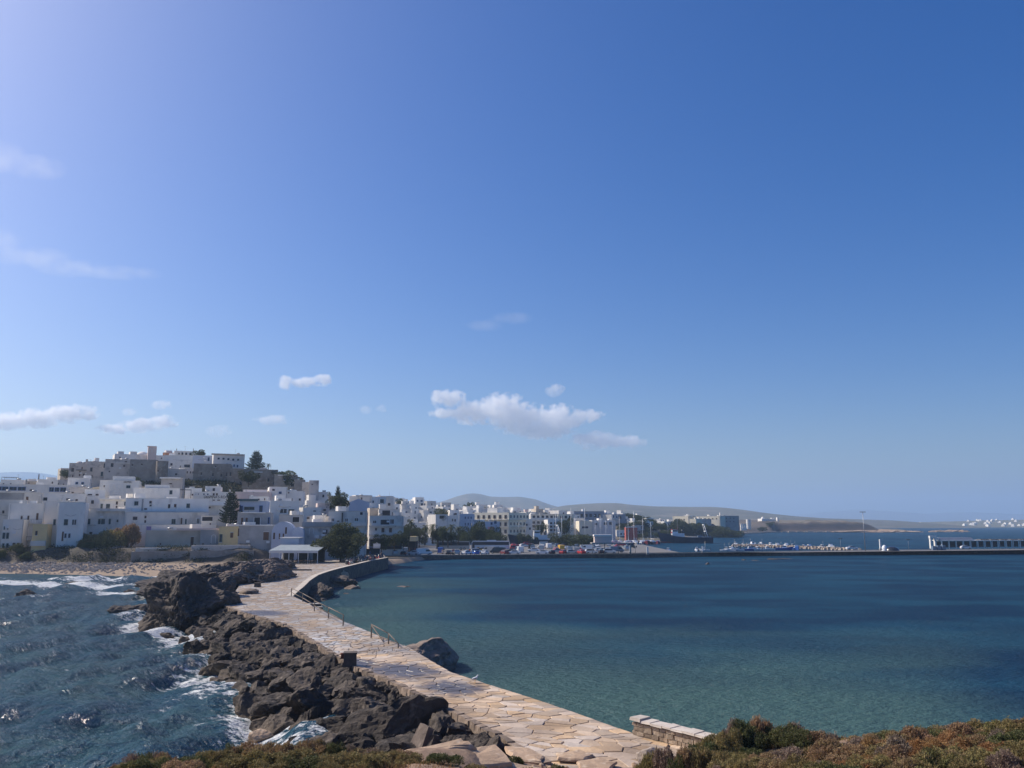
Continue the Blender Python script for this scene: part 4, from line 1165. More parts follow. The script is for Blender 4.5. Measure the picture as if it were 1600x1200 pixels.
# dry grass tufts on bare ground: nobody could count them
r = np.random.RandomState(6)
n = 14000
gxp = r.uniform(-16, 20, n); gyp = r.uniform(18, 29.5, n)
ok = (fbm(gxp * .6, gyp * .6, 2, 66) > .5) & ~((gxp > -3.6) & (gxp < 5.2) & (gyp > 25))
gxp, gyp = gxp[ok], gyp[ok]
cen = np.stack([gxp, gyp, I(gxp, gyp) - .02], 1)
v, f = leaf_quads(cen, np.tile([0, 0, 1.0], (len(cen), 1)), .016, r, 11.0)
tag(link('dry_grass', np_mesh('dry_grass', v, f, M['drygrass'])), 'straw coloured dry grass between the shrubs of the islet', 'grass', None, 'stuff')

# ------------------------------------------------------------------ causeway furniture
def block(px, py, w, h, d, label, z=DECK, rz=.15):
    p = PZ(px, py, z)
    root = empty('stone_block', (p.x, p.y + d / 2, z - .02), rz)
    M.setdefault('rustblock', pmat('rusty_concrete', (.13, .10, .08), (.08, .065, .055), 3, .9, .02, 9))
    mb = MB().box(-w / 2, w / 2, -d / 2, d / 2, 0, h - .06, M['rustblock'], .02, .02); mb.build('body', root)
    MB().box(-w / 2 - .03, w / 2 + .03, -d / 2 - .03, d / 2 + .03, h - .058, h, M['rustblock'], .01, .01).build('top_slab', root)
    return tag(root, label, 'block')
block(545, 1042, .80, .86, .75, 'dark square concrete block on the breakwater edge beside the wet paving')
block(361, 944, .8, .75, .9, 'dark square block at the sea edge of the causeway bend')
block(401, 917.5, .85, .6, .8, 'low dark block in front of the reddish rock outcrop')
block(427, 900, .8, .65, .8, 'brown block beside the rock outcrop, shadow falling across paving')
block(537, 879.5, 1.3, .75, .9, 'dark box on the square near the sea wall')
p = PZ(535, 1030, DECK)
rb = empty('mooring_bollard', (p.x, p.y, DECK - .02))
MB().tube([(0, 0, 0), (0, 0, .30), (0, 0, .33), (0, 0, .42)], [.12, .10, .17, .13], pmat('rusty_iron', (.20, .06, .035), (.10, .045, .03), 8, .8), 10).build('post', rb)
MB().tube([(0, 0, -.02), (0, 0, .03)], .2, M['rustblock'], 10).build('base', rb)
tag(rb, 'rusty red mooring bollard behind the dark concrete block', 'bollard')
p = PZ(435, 896, DECK)
tag(MB().extrude([(-2.4, 0), (2.4, .0), (2.3, .25), (-2.3, .3)], -.18, .18, M['wood']).build('timber_beam', None, (p.x + 1.4, p.y + 9, DECK + .014), (0, 0, .1)), 'weathered timber beam lying on the paving beside the outcrop', 'beam')
p = PZ(404, 912, DECK)
tag(MB().tube([(0, 0, 0), (.25, .1, 1.25)], [.06, .05], M['wood'], 6).build('wooden_post', None, (p.x, p.y - .5, DECK)), 'thin leaning wooden post at the reddish outcrop', 'post')
big_rock('stone_slab', 398, 109, 2.35, 1.3, 1.9, .5, 381, 'greyrock', 'long grey slab lying at the edge of the paved bend', sub=4, cuts=9, amp=.08, cat='rock')
def railing(posts, zs, label, brace=False):
    """posts: pixel feet; a wooden rail down the steps"""
    pts = [PZ(a, b, DECK) for a, b in posts]
    root = empty('railing', (pts[0].x, pts[0].y, DECK))
    o = pts[0]
    loc = [Vector((p.x - o.x, p.y - o.y, z)) for p, z in zip(pts, zs)]
    H = 1.02
    for q in loc:
        MB().tube([q - Vector((0, 0, .5)), q + Vector((0, 0, H))], .055, M['wood'], 6).build('post', root)
    for h in (H - .03, .5):
        for a, b in zip(loc[:-1], loc[1:]):
            if h == .5 and brace: continue
            MB().tube([a + Vector((0, 0, h)), b + Vector((0, 0, h))], .042, M['wood'], 6).build('rail', root)
    if brace:
        MB().tube([loc[0] + Vector((0, 0, H - .1)), loc[1] + Vector((0, 0, -.1))], .042, M['wood'], 6).build('brace', root)
    tag(root, label, 'railing')
railing([(455, 932), (473, 940), (491, 953)], [0, -.1, 0], 'weathered wooden railing at the top of the cove steps')
railing([(491, 955), (513, 966), (536, 978)], [.02, 0, -.05], 'weathered wooden railing along the causeway edge beside the cove steps')
railing([(580, 996), (607, 1006), (622, 1012)], [0, -.25, -.7], 'wooden stair railing with a diagonal brace beside the layered rock', True)
# steps down to the water inside the cove corner
p0 = PZ(470, 938, DECK); p1 = PZ(520, 972, DECK)
d = (p1 - p0).normalized(); nv = Vector((-d.y, d.x, 0)) * -1
if nv.x < 0: nv = -nv
sroot = empty('stone_steps', (p0.x, p0.y, 0))
for k in range(7):
    a = d * (1.2 + k * 1.1) + nv * .45; b = a + d * 1.15; c = b + nv * 1.6; e = a + nv * 1.6
    MB().prism([(q.x, q.y) for q in (a, b, c, e)], -1.5, DECK - .25 - k * .27, M['seawall'], M['concrete']).build('step', sroot)
tag(sroot, 'dark stone steps descending into the cove below the railing', 'steps')
# a gull on the edge
def gull():
    p = PZ(745, 1067, DECK)
    root = empty('seagull', (p.x - .1, p.y, DECK + .01), .6)
    gm = pmat('gull_white', (.8, .8, .79), rough=.8); gg = pmat('gull_grey', (.35, .36, .38), rough=.8)
    MB().tube([(-.24, 0, .20), (-.16, 0, .21), (-.05, 0, .22), (.06, 0, .24), (.12, 0, .30), (.14, 0, .35), (.18, 0, .375), (.225, 0, .37)], [.01, .05, .085, .08, .045, .04, .045, .015], gm, 10).build('body', root)
    for s in (-1, 1):
        MB().add([(.06, s * .07, .27), (-.05, s * .09, .28), (-.3, s * .03, .22), (-.1, s * .095, .2), (.05, s * .085, .21)], [(0, 1, 2, 3, 4)], gg).build('wing', root)
        MB().tube([(0, s * .03, 0), (0, s * .03, .16)], .008, M['yellowp'], 5).build('leg', root)
    MB().tube([(.22, 0, .37), (.27, 0, .36)], [.014, .004], M['yellowp'], 5).build('beak', root)
    tag(root, 'white gull standing on the harbour edge of the causeway', 'gull')
gull()
# ================================================================== houses
_wc = {}
FRM = {'w': 'frame_w', 'b': 'frame_b', 'd': 'frame_br', 'g': 'frame_g', 'r': 'frame_br'}
def window_mesh(w, h, st, part='all'):
    w = round(max(w, .3), 1); h = round(max(h, .3), 1)
    k = (w, h, st, part)
    if k in _wc: return _wc[k]
    mb = MB()
    if st in ('a', 'A'):                        # arched opening
        n = 8; r = w / 2
        arc = [(r * math.cos(math.pi * i / n), h / 2 - r + r * math.sin(math.pi * i / n)) for i in range(n + 1)]
        inn = [(-r, -h / 2), (r, -h / 2)] + arc
        inn = [(-r, -h / 2), (r, -h / 2)] + arc[0:]
        out = [(p[0] * (1 + .2 / w), p[1] + (.1 if p[1] > 0 else 0)) for p in inn]
        m = len(inn)
        mb.add([(p[0], .03, p[1]) for p in inn], [tuple(range(m))], M['pane' if st == 'a' else 'dark'])
        vs = [(p[0], -.10, p[1]) for p in inn] + [(p[0], -.10, p[1]) for p in out] + [(p[0], .04, p[1]) for p in inn] + [(p[0], .04, p[1]) for p in out]
        fs = []
        for i in range(m):
            j = (i + 1) % m
            fs += [(i, j, m + j, m + i), (j, i, 2 * m + i, 2 * m + j), (m + i, m + j, 3 * m + j, 3 * m + i)]
        mb.add(vs, fs, M['frame_w'])
    elif st == 'D':                              # loggia, its inner shade painted as a flat near-black panel
        mb.box(-w / 2, w / 2, -.02, .2, -h / 2, h / 2, M['dark'])
        for s in (-1, 1): mb.box(s * (w / 2 + .05) - .06, s * (w / 2 + .05) + .06, -.14, .2, -h / 2 - .1, h / 2 + .1, M['frame_w'])
        mb.box(-w / 2, w / 2, -.14, .2, -h / 2 - .10, -h / 2 + .02, M['frame_w'])
    elif st == 's':                              # closed shutters or a solid door
        mb.box(-w / 2, w / 2, -.05, .04, -h / 2, h / 2, M['frame_br'])
        mb.box(-.02, .02, -.07, .0, -h / 2, h / 2, M['dark'])
        mb.box(-w / 2 - .08, w / 2 + .08, -.09, .04, h / 2, h / 2 + .09, M['frame_w'])
    else:
        fm = M[FRM[st]]; t = .11
        mb.box(-w / 2 + t * .5, w / 2 - t * .5, -.03, .05, -h / 2 + t * .5, h / 2 - t * .5, M['pane'])
        mb.box(-w / 2, -w / 2 + t, -.11, .05, -h / 2, h / 2, fm); mb.box(w / 2 - t, w / 2, -.11, .05, -h / 2, h / 2, fm)
        mb.box(-w / 2 + t, w / 2 - t, -.108, .05, h / 2 - t, h / 2, fm); mb.box(-w / 2 + t, w / 2 - t, -.108, .05, -h / 2, -h / 2 + t, fm)
        mb.box(-w / 2 - .08, w / 2 + .08, -.18, .05, -h / 2 - .09, -h / 2 - .003, M['frame_w'])
        if w > .8: mb.box(-.04, .04, -.10, .03, -h / 2 + t, h / 2 - t, fm)
    if part != 'all' and st not in ('s', 'D'):
        pk = [i for i, mm_ in enumerate(mb.mats) if mm_ in (M['pane'], M['dark'])]
        keep = [i for i in range(len(mb.f)) if (mb.mi[i] in pk) == (part == 'pane')]
        m2 = MB(); m2.mats = mb.mats; m2.v = mb.v
        m2.f = [mb.f[i] for i in keep]; m2.mi = [mb.mi[i] for i in keep]; m2.sm = [mb.sm[i] for i in keep]; mb = m2
    _wc[k] = mb.mesh('window')
    return _wc[k]
def put_window(nm, w, h, st, root, loc, rot=(0, 0, 0)):
    if st in ('s', 'D'): return link(nm, window_mesh(w, h, st), root, loc, rot)
    o = link(nm, window_mesh(w, h, st, 'frame'), root, loc, rot)
    link('pane', window_mesh(w, h, st, 'pane'), o)
    return o
def wall_mesh(w, d, h, mat, below, par=.45):
    mb = MB()
    x, t = w / 2, .28
    vs = [(-x, 0, -below), (x, 0, -below), (x, d, -below), (-x, d, -below), (-x, 0, h), (x, 0, h), (x, d, h), (-x, d, h),
          (-x + t, t, h), (x - t, t, h), (x - t, d - t, h), (-x + t, d - t, h), (-x + t, t, h - par), (x - t, t, h - par), (x - t, d - t, h - par), (-x + t, d - t, h - par)]
    fs = [(0, 1, 5, 4), (1, 2, 6, 5), (2, 3, 7, 6), (3, 0, 4, 7), (4, 5, 9, 8), (5, 6, 10, 9), (6, 7, 11, 10), (7, 4, 8, 11),
          (9, 8, 12, 13), (10, 9, 13, 14), (11, 10, 14, 15), (8, 11, 15, 12), (12, 13, 14, 15)]
    mb.add(vs, fs, mat)
    return mb.mesh('wall')
HAND = []
def house(x0, x1, yt, yb, Y, label, mat='white', dep=9, yaw=0, win=(), ext=(), name='house', cat='house', group=None, base=None, shape=None):
    """facade between photo columns x0..x1 and rows yt..yb standing at distance Y; windows as photo rectangles (cx, cy, w, h, style)"""
    HAND.append((x0, x1, yt, Y))
    a = PY(x0, yb, Y); b = PY(x1, yb, Y); tp = PY((x0 + x1) / 2, yt, Y)
    cxw = (a.x + b.x) / 2
    if cxw < 0 and shape != 'round': yaw = yaw + .72 * math.degrees(math.atan2(-cxw, Y))
    cw = math.cos(R(yaw)); w = (b.x - a.x) / cw
    zb = min(a.z, tp.z - 2); h = tp.z - zb
    g = float(T(cxw, Y + dep / 2)); g2 = float(T(cxw, Y))
    below = max(0.3, zb - min(g, g2) + 1.0)
    if base is not None: below = zb - base
    root = empty(name, (cxw, Y, zb), R(yaw))
    if shape == 'vault':
        mb = MB(); n = 12; r = w / 2; hb = h - min(r, h * .5)
        prof = [(-r, -below), (r, -below)] + [(r * math.cos(math.pi * i / n), hb + (h - hb) * math.sin(math.pi * i / n)) for i in range(n + 1)]
        mb.extrude(prof, 0, dep, M[mat]); mb.build('wall', root)
    elif shape == 'round':
        mb = MB(); n = 22; r = w / 2
        mb.add([(r * math.cos(2 * math.pi * i / n), r + r * math.sin(2 * math.pi * i / n), z) for z in (-below, h) for i in range(n)],
               [(i, (i + 1) % n, n + (i + 1) % n, n + i) for i in range(n)] + [tuple(range(n, 2 * n))], M[mat]); mb.build('wall', root)
    elif shape == 'gable':
        mb = MB(); r = w / 2
        mb.extrude([(-r, -below), (r, -below), (r, h * .72), (0, h), (-r, h * .72)], 0, dep, M[mat]); mb.build('wall', root)
    else:
        link('wall', wall_mesh(w, dep, h, M[mat], below), root)
    k = Y / F
    def loc(px, py):
        p = PY(px, py, Y); return ((p.x - cxw) / cw, p.z - zb)
    for (cx_, cy_, ww, hh, st) in win:
        u, z = loc(cx_, cy_)
        nm = 'door' if (st == 's' or hh > 1.9 * ww and hh * k > 2.0) else 'window'
        put_window(nm, ww * k / cw, hh * k, st, root, (u, 0, z))
    for e in ext:
        # (kind, x0, x1, y0, y1, proud, material): ledge, canopy, balcony, dome, chimney
        kd, ea, eb, ey0, ey1, pr, em = e
        u0, z1 = loc(ea, ey0); u1, z0 = loc(eb, ey1)
        if kd == 'balcony':
            bo = MB().box(u0, u1, -pr, -.002, z0, z0 + .14, M['white']).build('balcony', root)
            rl = MB(); n = max(2, int((u1 - u0) / .35))
            for i in range(n + 1):
                q = u0 + .03 + (u1 - u0 - .06) * i / n; rl.box(q - .015, q + .015, -pr + .03, -pr + .06, z0 + .14, z1, M[em])
            rl.box(u0, u1, -pr + .02, -pr + .07, z1 - .05, z1 + .003, M[em])
            for q in (u0 + .03, u1 - .03): rl.box(q - .02, q + .02, -pr + .08, -.01, z1 - .06, z1 - .005, M[em])
            link('rail', rl.mesh('rail'), bo)
        elif kd == 'solid_balcony':
            bb = MB().box(u0, u1, -pr, -.002, z0, z0 + .15, M[em]).box(u0, u1, -pr, -pr + .12, z0 + .151, z1, M[em])
            bb.box(u0, u0 + .12, -pr + .121, -.003, z0 + .152, z1 - .004, M[em]).box(u1 - .12, u1, -pr + .121, -.003, z0 + .152, z1 - .004, M[em])
            bb.build('balcony', root)
        elif kd == 'dome':
            r = (u1 - u0) / 2; MB().dome(((u0 + u1) / 2, dep * .45, z0 - .3), r, z1 - z0 + .3, M[em]).build('dome', root)
        elif kd == 'block':
            MB().box(u0, u1, .4, max(dep * .6, 2), z0 - .5, z1, M[em]).build('roof_room', root)
        elif kd == 'chimney':
            MB().box(u0, u1, 1.0, 1.0 + max(u1 - u0, .4), z0 - .4, z1, M[em], .04, .04).build('chimney', root)
        elif kd == 'pergola':
            pg = MB()
            for u in (u0, u1):
                for yy in (.3, pr): pg.tube([(u, yy, z0 - .3), (u, yy, z1)], .05, M[em], 5)
            for yy in (.3, pr): pg.box(u0, u1, yy - .05, yy + .05, z1, z1 + .1, M[em])
            for i in range(7):
                u = u0 + (u1 - u0) * i / 6; pg.box(u - .04, u + .04, .3, pr, z1 + .101, z1 + .17, M[em])
            pg.build('pergola', root)
        else:
            MB().box(u0, u1, -pr, -.003, z0, z1, M[em]).build(kd, root)
    if shape is None and cat == 'house' and w > 4:
        er = random.Random(int(x0 * 7 + yt))
        MB().box(-w / 2 - .05, w / 2 + .05, -.07, .3, h + .003, h + .09, M['white' if mat in ('white', 'palebl', 'pink') else 'lime']).build('parapet_cap', root)  # ledge added for the line of sun and shade it draws
        for q in range(er.randint(0, 2) if w > 6 else 0):       # boxes added askew on the flat roof to show bright sunlit faces
            u = er.uniform(-w * .38, w * .38); yy = er.uniform(2.2, max(2.4, dep - 2.5)); sz = er.uniform(.7, 1.5); hh = er.uniform(1.0, 2.3); an = R(er.uniform(15, 45) - yaw)
            MB().box(-sz, sz, -sz * .8, sz * .8, 0, hh, M['white']).build('roof_room', root, (u, yy, h - .46), (0, 0, an))
        if h > 5:
            for q in range(er.randint(0, 2)):
                u = er.uniform(-w * .42, w * .42); z = er.uniform(h * .35, h * .85)
                MB().box(u - .4, u + .4, -.34, -.003, z, z + .55, M['frame_w']).build('air_conditioner', root)
            if er.random() < .6:
                u = er.choice([-1, 1]) * w * .46; MB().tube([(u, -.07, h * .98), (u, -.07, .1)], .05, M['grey'], 5).build('downpipe', root)
            if er.random() < .5:
                u = er.uniform(-w * .4, 0); MB().tube([(u, -.03, h * .7), (u + w * .2, -.05, h * .66), (u + w * .42, -.03, h * .7)], .025, M['rail'], 4).build('cable', root)
        if er.random() < .55:
            u = er.uniform(-w * .4, w * .4); yy = er.uniform(1, dep - 1); hh = er.uniform(1.2, 2.6)
            MB().tube([(u, yy, h - .45), (u, yy, h + hh)], .025, M['rail'], 4).box(u - .5, u + .5, yy - .015, yy + .015, h + hh - .2, h + hh - .17, M['rail']).build('aerial', root)
        if er.random() < .4:
            u = er.uniform(-w * .35, w * .35); MB().tube([(u - .6, 2.5, h + .5), (u + .6, 2.5, h + .5)], .26, M['steel'], 8).box(u - .7, u + .7, 1.2, 2.3, h - .44, h - .30, M['pane']).build('water_heater', root)
    tag(root, label, cat, group)
    return root
W_, B_, D_, G_ = 'w', 'b', 'd', 'g'
# ---- front row above the beach
house(-30, 27, 781, 858, 216, 'tall old white house with one upper window, first of the beach front', 'white2', win=[(24.5, 807, 4, 8, D_), (5, 800, 3, 5, D_)], dep=10)
house(14, 68, 787, 856, 213, 'white house with an iron balcony and a long dark railed terrace', 'white', win=[(36, 809, 2.5, 5, D_), (44.5, 809, 2.5, 6, D_), (56, 807, 3, 10, 's'), (41.5, 832, 3.5, 9, D_)],
      ext=[('balcony', 39, 62, 811, 818, 1.2, 'rail'), ('balcony', 18, 49, 838, 843.5, 1.6, 'rail'), ('chimney', 33, 36, 782, 787, 0, 'white')], dep=11)
house(3, 31, 812, 859, 208, 'small white block with six paired windows below the balcony house', 'white', win=[(9, 825, 2, 5, G_), (13.5, 825, 2, 5, G_), (8, 837, 3.5, 9, G_), (13, 837, 3.5, 9, G_), (7, 852, 3, 6, G_), (12.5, 852, 3, 6, G_), (21, 853, 3.5, 9, D_), (26.5, 853, 3.5, 9, D_)], dep=4.4, yaw=-6)
house(66, 91, 784, 853, 210, 'narrow tall white house with a lit corner edge and one window', 'white', win=[(85.5, 816, 5, 9, G_)], ext=[('buttress', 89, 91.5, 786, 850, .35, 'white'), ('ledge', 70, 84, 832, 834, .2, 'white')], dep=11, yaw=4)
house(50, 70, 819, 853, 205, 'small yellow lean-to house with a single window and sloping white stair wall', 'yellow', win=[(57.5, 833, 3, 7, D_)], ext=[('ledge', 50, 70, 845, 853, .5, 'white2')], dep=4, shape=None, yaw=-8)
house(91, 125, 785, 849, 208, 'broad white house with four shuttered windows standing on the dark bank', 'white', win=[(104.5, 816, 5, 9, G_), (115, 816, 6, 9, W_), (100, 838, 2.5, 14, 's'), (103.5, 837, 4, 8, W_), (108.5, 837, 4, 8, W_)], ext=[('buttress', 122.5, 125, 787, 846, .4, 'white')], dep=12, yaw=3)
house(56, 124, 771, 790, 236, 'long flat white house with two small dark arches behind the beach front', 'white', win=[(64.5, 780, 2.5, 4, D_), (75, 780, 5, 5, 'D'), (93, 780, 6, 3.5, 'A'), (103, 780, 4, 3, D_), (114, 781, 3, 3, D_)], dep=10, yaw=5)
house(39, 60, 770, 790, 231, 'small white house with a brown door above the balcony house', 'white2', win=[(44, 779, 3, 6, 's'), (49, 766, 3, 3, D_)], dep=8)
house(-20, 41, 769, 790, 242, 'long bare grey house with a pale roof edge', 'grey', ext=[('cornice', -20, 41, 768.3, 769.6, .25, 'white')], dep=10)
house(0, 108, 757.5, 772, 262, 'very long white house with blue shuttered window bands under the far mountain', 'white', win=[(8, 764, 9, 6, B_), (17, 764, 8, 6, B_), (27, 764, 9, 6, B_), (38, 764, 10, 6, B_), (76, 764.5, 6, 7, B_), (83, 764.5, 6, 7, B_), (91, 764.5, 8, 7, B_)], ext=[('chimney', 42.5, 44, 749, 757, 0, 'grey')], dep=9)
house(4, 31, 750, 760, 280, 'white rooftop house carrying a thin pergola frame', 'white', ext=[('pergola', 6, 24, 746, 749.5, 5, 'rail')], win=[(8, 756, 1.6, 2, D_), (17, 756, 1.6, 2, D_)], dep=8)
house(32, 58, 752, 759, 288, 'low reddish rooftop house with bright lit corners', 'beige', yaw=20, dep=7, win=[(45, 755, 2, 2, D_)])
house(62, 86, 749.5, 760, 286, 'small white house with a lit roof edge under the mountain', 'white', win=[(80, 754, 1.6, 3, D_)], ext=[('chimney', 64, 65, 741, 749.5, 0, 'grey')], dep=8, yaw=10)
house(86, 108, 750, 764, 292, 'dusty beige house at the left foot of the castle', 'lime', win=[(92, 756, 1.6, 2.5, D_), (99, 757, 1.6, 2.5, D_)], dep=8)
# ---- hotel block and neighbours
house(108, 136, 747, 764, 270, 'white house with two square dark windows below the castle wall', 'white', win=[(120.5, 755, 3.5, 4, B_), (128, 755, 3.5, 4, B_), (119, 763, 2, 2, D_)], dep=9, yaw=4)
house(108, 134, 762, 790, 254, 'rough brown shed with a planted terrace behind the beach front', 'lime', win=[(115, 770, 3, 2.5, D_), (124, 772, 3, 3, D_)], dep=8)
house(159, 212, 751, 776, 258, 'white hotel with two rows of arched windows and dark lettering', 'white', win=[(166.5, 760, 1.6, 3, D_), (172, 760, 3.5, 6.5, 'a'), (179.5, 760, 6, 7, 'a'), (187.5, 760, 6.5, 7, 'a'), (198.5, 760.5, 5.5, 4.5, G_), (163.5, 771, 5.5, 5.5, 'a'), (171.5, 771, 4, 6.5, 'a'), (178.5, 771, 6, 7, 'a'), (187, 771, 6.5, 7, 'a'), (197, 771.5, 6, 5, 'A')],
      ext=[('block', 178, 206, 744, 751, 0, 'white'), ('canopy', 206, 213, 766, 767, 1.0, 'white')], dep=11, yaw=2)
house(133, 159, 765, 797, 246, 'stepped white house with dark hollows beside the arched hotel', 'white', win=[(142, 773, 5, 2, D_), (151, 773, 4, 2.5, D_), (135.5, 784, 3, 5, D_), (145, 784.5, 3.5, 5, D_)], dep=9, yaw=6)
house(158, 203, 779.5, 797, 240, 'white house with a bright terrace ledge below the arched hotel', 'white', win=[(162, 791, 3, 7, G_), (170.5, 791, 5, 7, G_), (182.5, 786, 2.5, 5, D_), (182, 792, 2, 3, D_), (195, 787, 5, 6, G_)], ext=[('ledge', 158, 203, 779, 780.6, .8, 'white')], dep=9)
house(125, 200, 795, 836, 222, 'wide weathered white house with four green shuttered windows above the scrub bank', 'white2', win=[(142, 815, 5, 8.5, G_), (156.5, 815, 3.5, 8, G_), (161.5, 815, 5, 8, G_), (170.5, 815, 3, 9, G_), (181, 814, 2, 4, D_), (145, 833, 4, 3.5, D_)], ext=[('ledge', 154, 201, 795, 799, 1.0, 'white2'), ('ledge', 127, 152, 820, 821, .2, 'grey')], dep=10)
house(172, 203, 828, 846, 216, 'low pale blue shed wall at the top of the scrub bank', 'palebl', win=[(182, 833, 3, 3, D_)], dep=6)
# ---- the tall middle house
house(213, 275, 763, 781, 240, 'flat white upper house with one window and a shaded pergola', 'white', win=[(264, 769, 4, 6.5, G_)], ext=[('pergola', 275, 291, 764.5, 776, 5, 'rail'), ('block', 229, 262, 757.5, 763, 0, 'white')], dep=9, yaw=5)
house(206, 317, 779, 802, 227, 'top storey house with six small windows and a sunlit gable end', 'white', win=[(221, 787, 5, 6.5, G_), (239.5, 785, 3, 4, D_), (239.5, 790, 2.5, 3, D_), (233, 795.5, 3.5, 2.5, D_), (264, 791, 3, 6, D_), (272, 791, 3, 7, 's'), (289.5, 790, 4.5, 7, G_)], ext=[('ledge', 207, 318, 798.5, 802, 1.2, 'white'), ('downpipe', 228.5, 229.3, 780, 798, .15, 'grey')], dep=12, yaw=7)
house(205, 318, 801, 824, 225, 'long middle storey house with a brown awning window over the terrace', 'white2', win=[(218, 810, 6, 5, D_), (232, 808, 2.5, 4, D_), (231.5, 815, 2.2, 4, D_), (270, 815, 5.5, 8, G_), (281, 814, 2.2, 10, 's'), (287, 815, 2.4, 8, G_), (304, 814, 5, 9, W_)], dep=11, yaw=3)
house(206, 331, 820.5, 833, 219, 'white terrace parapet house base with a purple cloth hung over it', 'white', ext=[('hanging_cloth', 233.5, 239.5, 822.5, 829, .12, 'lilac')] if M.setdefault('lilac', pmat('lilac_cloth', (.26, .22, .42), rough=.95)) else (), dep=6)
house(231, 313, 829, 860, 212, 'low beige house with peeling plaster and one narrow brown door', 'beige', win=[(297.5, 846, 4, 14, 's'), (253, 850, 1.5, 3, D_)], ext=[('ledge', 276, 340, 825.5, 829, .5, 'pink')], dep=7)
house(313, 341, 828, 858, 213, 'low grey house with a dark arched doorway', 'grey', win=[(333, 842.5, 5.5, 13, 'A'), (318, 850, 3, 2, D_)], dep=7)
house(339, 376, 822.5, 858, 212, 'low sunlit yellow house with two shuttered openings', 'yellow', win=[(344, 841, 5, 12, G_), (362.5, 836, 5, 8, 's')], dep=7, yaw=-27)
# ---- behind it
house(290, 313, 763, 780, 256, 'small white cube house beside the shaded pergola', 'white', win=[(302, 773, 4, 2.5, D_)], ext=[('block', 297, 304, 760.5, 763, 0, 'white')], dep=7, yaw=6)
rooms = house(304, 362, 769, 786, 250, 'white guest house with dark roof lettering and a row of small windows', 'white', win=[(308.5, 772.5, 1.3, 3, W_), (312, 772.5, 1.8, 3.5, W_), (320, 772.5, 3, 3.5, W_), (325.5, 772.5, 2.8, 3.5, W_), (334, 772.5, 2.5, 3.5, D_), (338.5, 772.5, 2.5, 3.5, D_), (322, 781.5, 4, 1.3, D_), (334, 781.5, 3, 1.3, D_), (341, 781.5, 4, 1.3, D_)], dep=8)
house(321, 343, 760, 771, 262, 'small grey white house with a chimney above the guest house', 'white', win=[(334, 765, 3.2, 4.5, D_)], ext=[('chimney', 338.5, 340.5, 756.5, 760, 0, 'white')], dep=7)
house(316, 350, 784.5, 806, 236, 'white house with a sunlit overhanging flat roof left of the tall pine', 'white', win=[(327, 793, 5.5, 2.8, D_)], ext=[('canopy', 314, 352, 784.5, 790, 1.6, 'white'), ('ledge', 314, 352, 803, 806, 1.5, 'white')], dep=7)
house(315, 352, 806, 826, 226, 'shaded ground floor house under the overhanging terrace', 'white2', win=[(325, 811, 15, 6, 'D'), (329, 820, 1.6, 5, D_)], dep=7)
house(253, 283, 746, 760, 276, 'small house with a flat pale roof slab under the dark castle hillside', 'lime', win=[(267, 756, 3.5, 2, D_)], ext=[('canopy', 252, 281, 746, 748, .8, 'white'), ('block', 256, 276, 750, 758, 0, 'white')], dep=7)
house(361, 421, 769, 783, 262, 'long low pinkish house behind the tall pine', 'pink', ext=[('chimney', 359.5, 361.5, 765, 771, 0, 'white'), ('chimney', 382, 386, 765, 769, 0, 'white')], dep=8)
house(381, 416, 765.5, 776, 266, 'low rounded white house with two dark windows above the pinkish one', 'white', win=[(394, 771, 4, 3.5, D_), (403.5, 771.5, 4, 4, D_)], dep=8)
house(390, 418, 776, 785, 250, 'small white terrace house with a boiler on its roof', 'white', win=[(404, 780.5, 3, 2.5, D_), (413, 780, 1.5, 3, D_)], ext=[('chimney', 391.5, 395.5, 773.5, 776, 0, 'white')], dep=6)
house(375, 416, 783, 803, 228, 'pale blue house with a wide grey panel and blue doors', 'palebl', win=[(378, 795, 5, 9, B_), (390, 794.5, 15, 5, 'g'), (407, 795, 5, 10, B_)], ext=[('hedge_box', 372, 403, 779.5, 783, .4, 'frame_g')], dep=8)
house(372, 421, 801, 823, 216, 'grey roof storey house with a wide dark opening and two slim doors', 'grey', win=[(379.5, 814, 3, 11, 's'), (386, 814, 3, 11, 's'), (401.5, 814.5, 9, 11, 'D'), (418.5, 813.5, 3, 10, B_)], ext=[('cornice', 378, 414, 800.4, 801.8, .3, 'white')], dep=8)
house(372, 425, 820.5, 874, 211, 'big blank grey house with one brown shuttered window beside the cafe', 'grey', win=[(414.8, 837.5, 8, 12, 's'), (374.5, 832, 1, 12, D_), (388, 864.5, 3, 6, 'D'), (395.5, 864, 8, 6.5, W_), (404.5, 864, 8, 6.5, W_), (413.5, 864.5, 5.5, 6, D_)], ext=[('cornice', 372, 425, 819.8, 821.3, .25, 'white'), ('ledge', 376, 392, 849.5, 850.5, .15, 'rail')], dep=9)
house(425, 463, 783, 812, 240, 'bright white house with a sunlit gable and a large double window', 'white', win=[(443, 798.5, 9.5, 7.5, W_), (453.5, 799.5, 7.5, 7.5, 'g')], ext=[('block', 424, 440, 783, 788, 0, 'white')], dep=10, yaw=26)
house(436, 472, 805, 826, 230, 'low white house with a planted terrace behind the vaulted house', 'white2', win=[(462, 812, 10, 8, 'D')], dep=7)
house(424, 458, 815, 862, 207, 'bluish house with a rounded vault gable and slim windows', 'palebl', win=[(429, 837.5, 2.2, 10, D_), (437, 838, 2, 9, D_), (442.7, 838, 2, 8, D_), (446.7, 829, 2.2, 10, D_)], dep=9, shape='vault')
house(456, 473, 823.5, 862, 206, 'smaller bluish house with a rounded vault gable beside the first', 'palebl', dep=8, shape='vault')
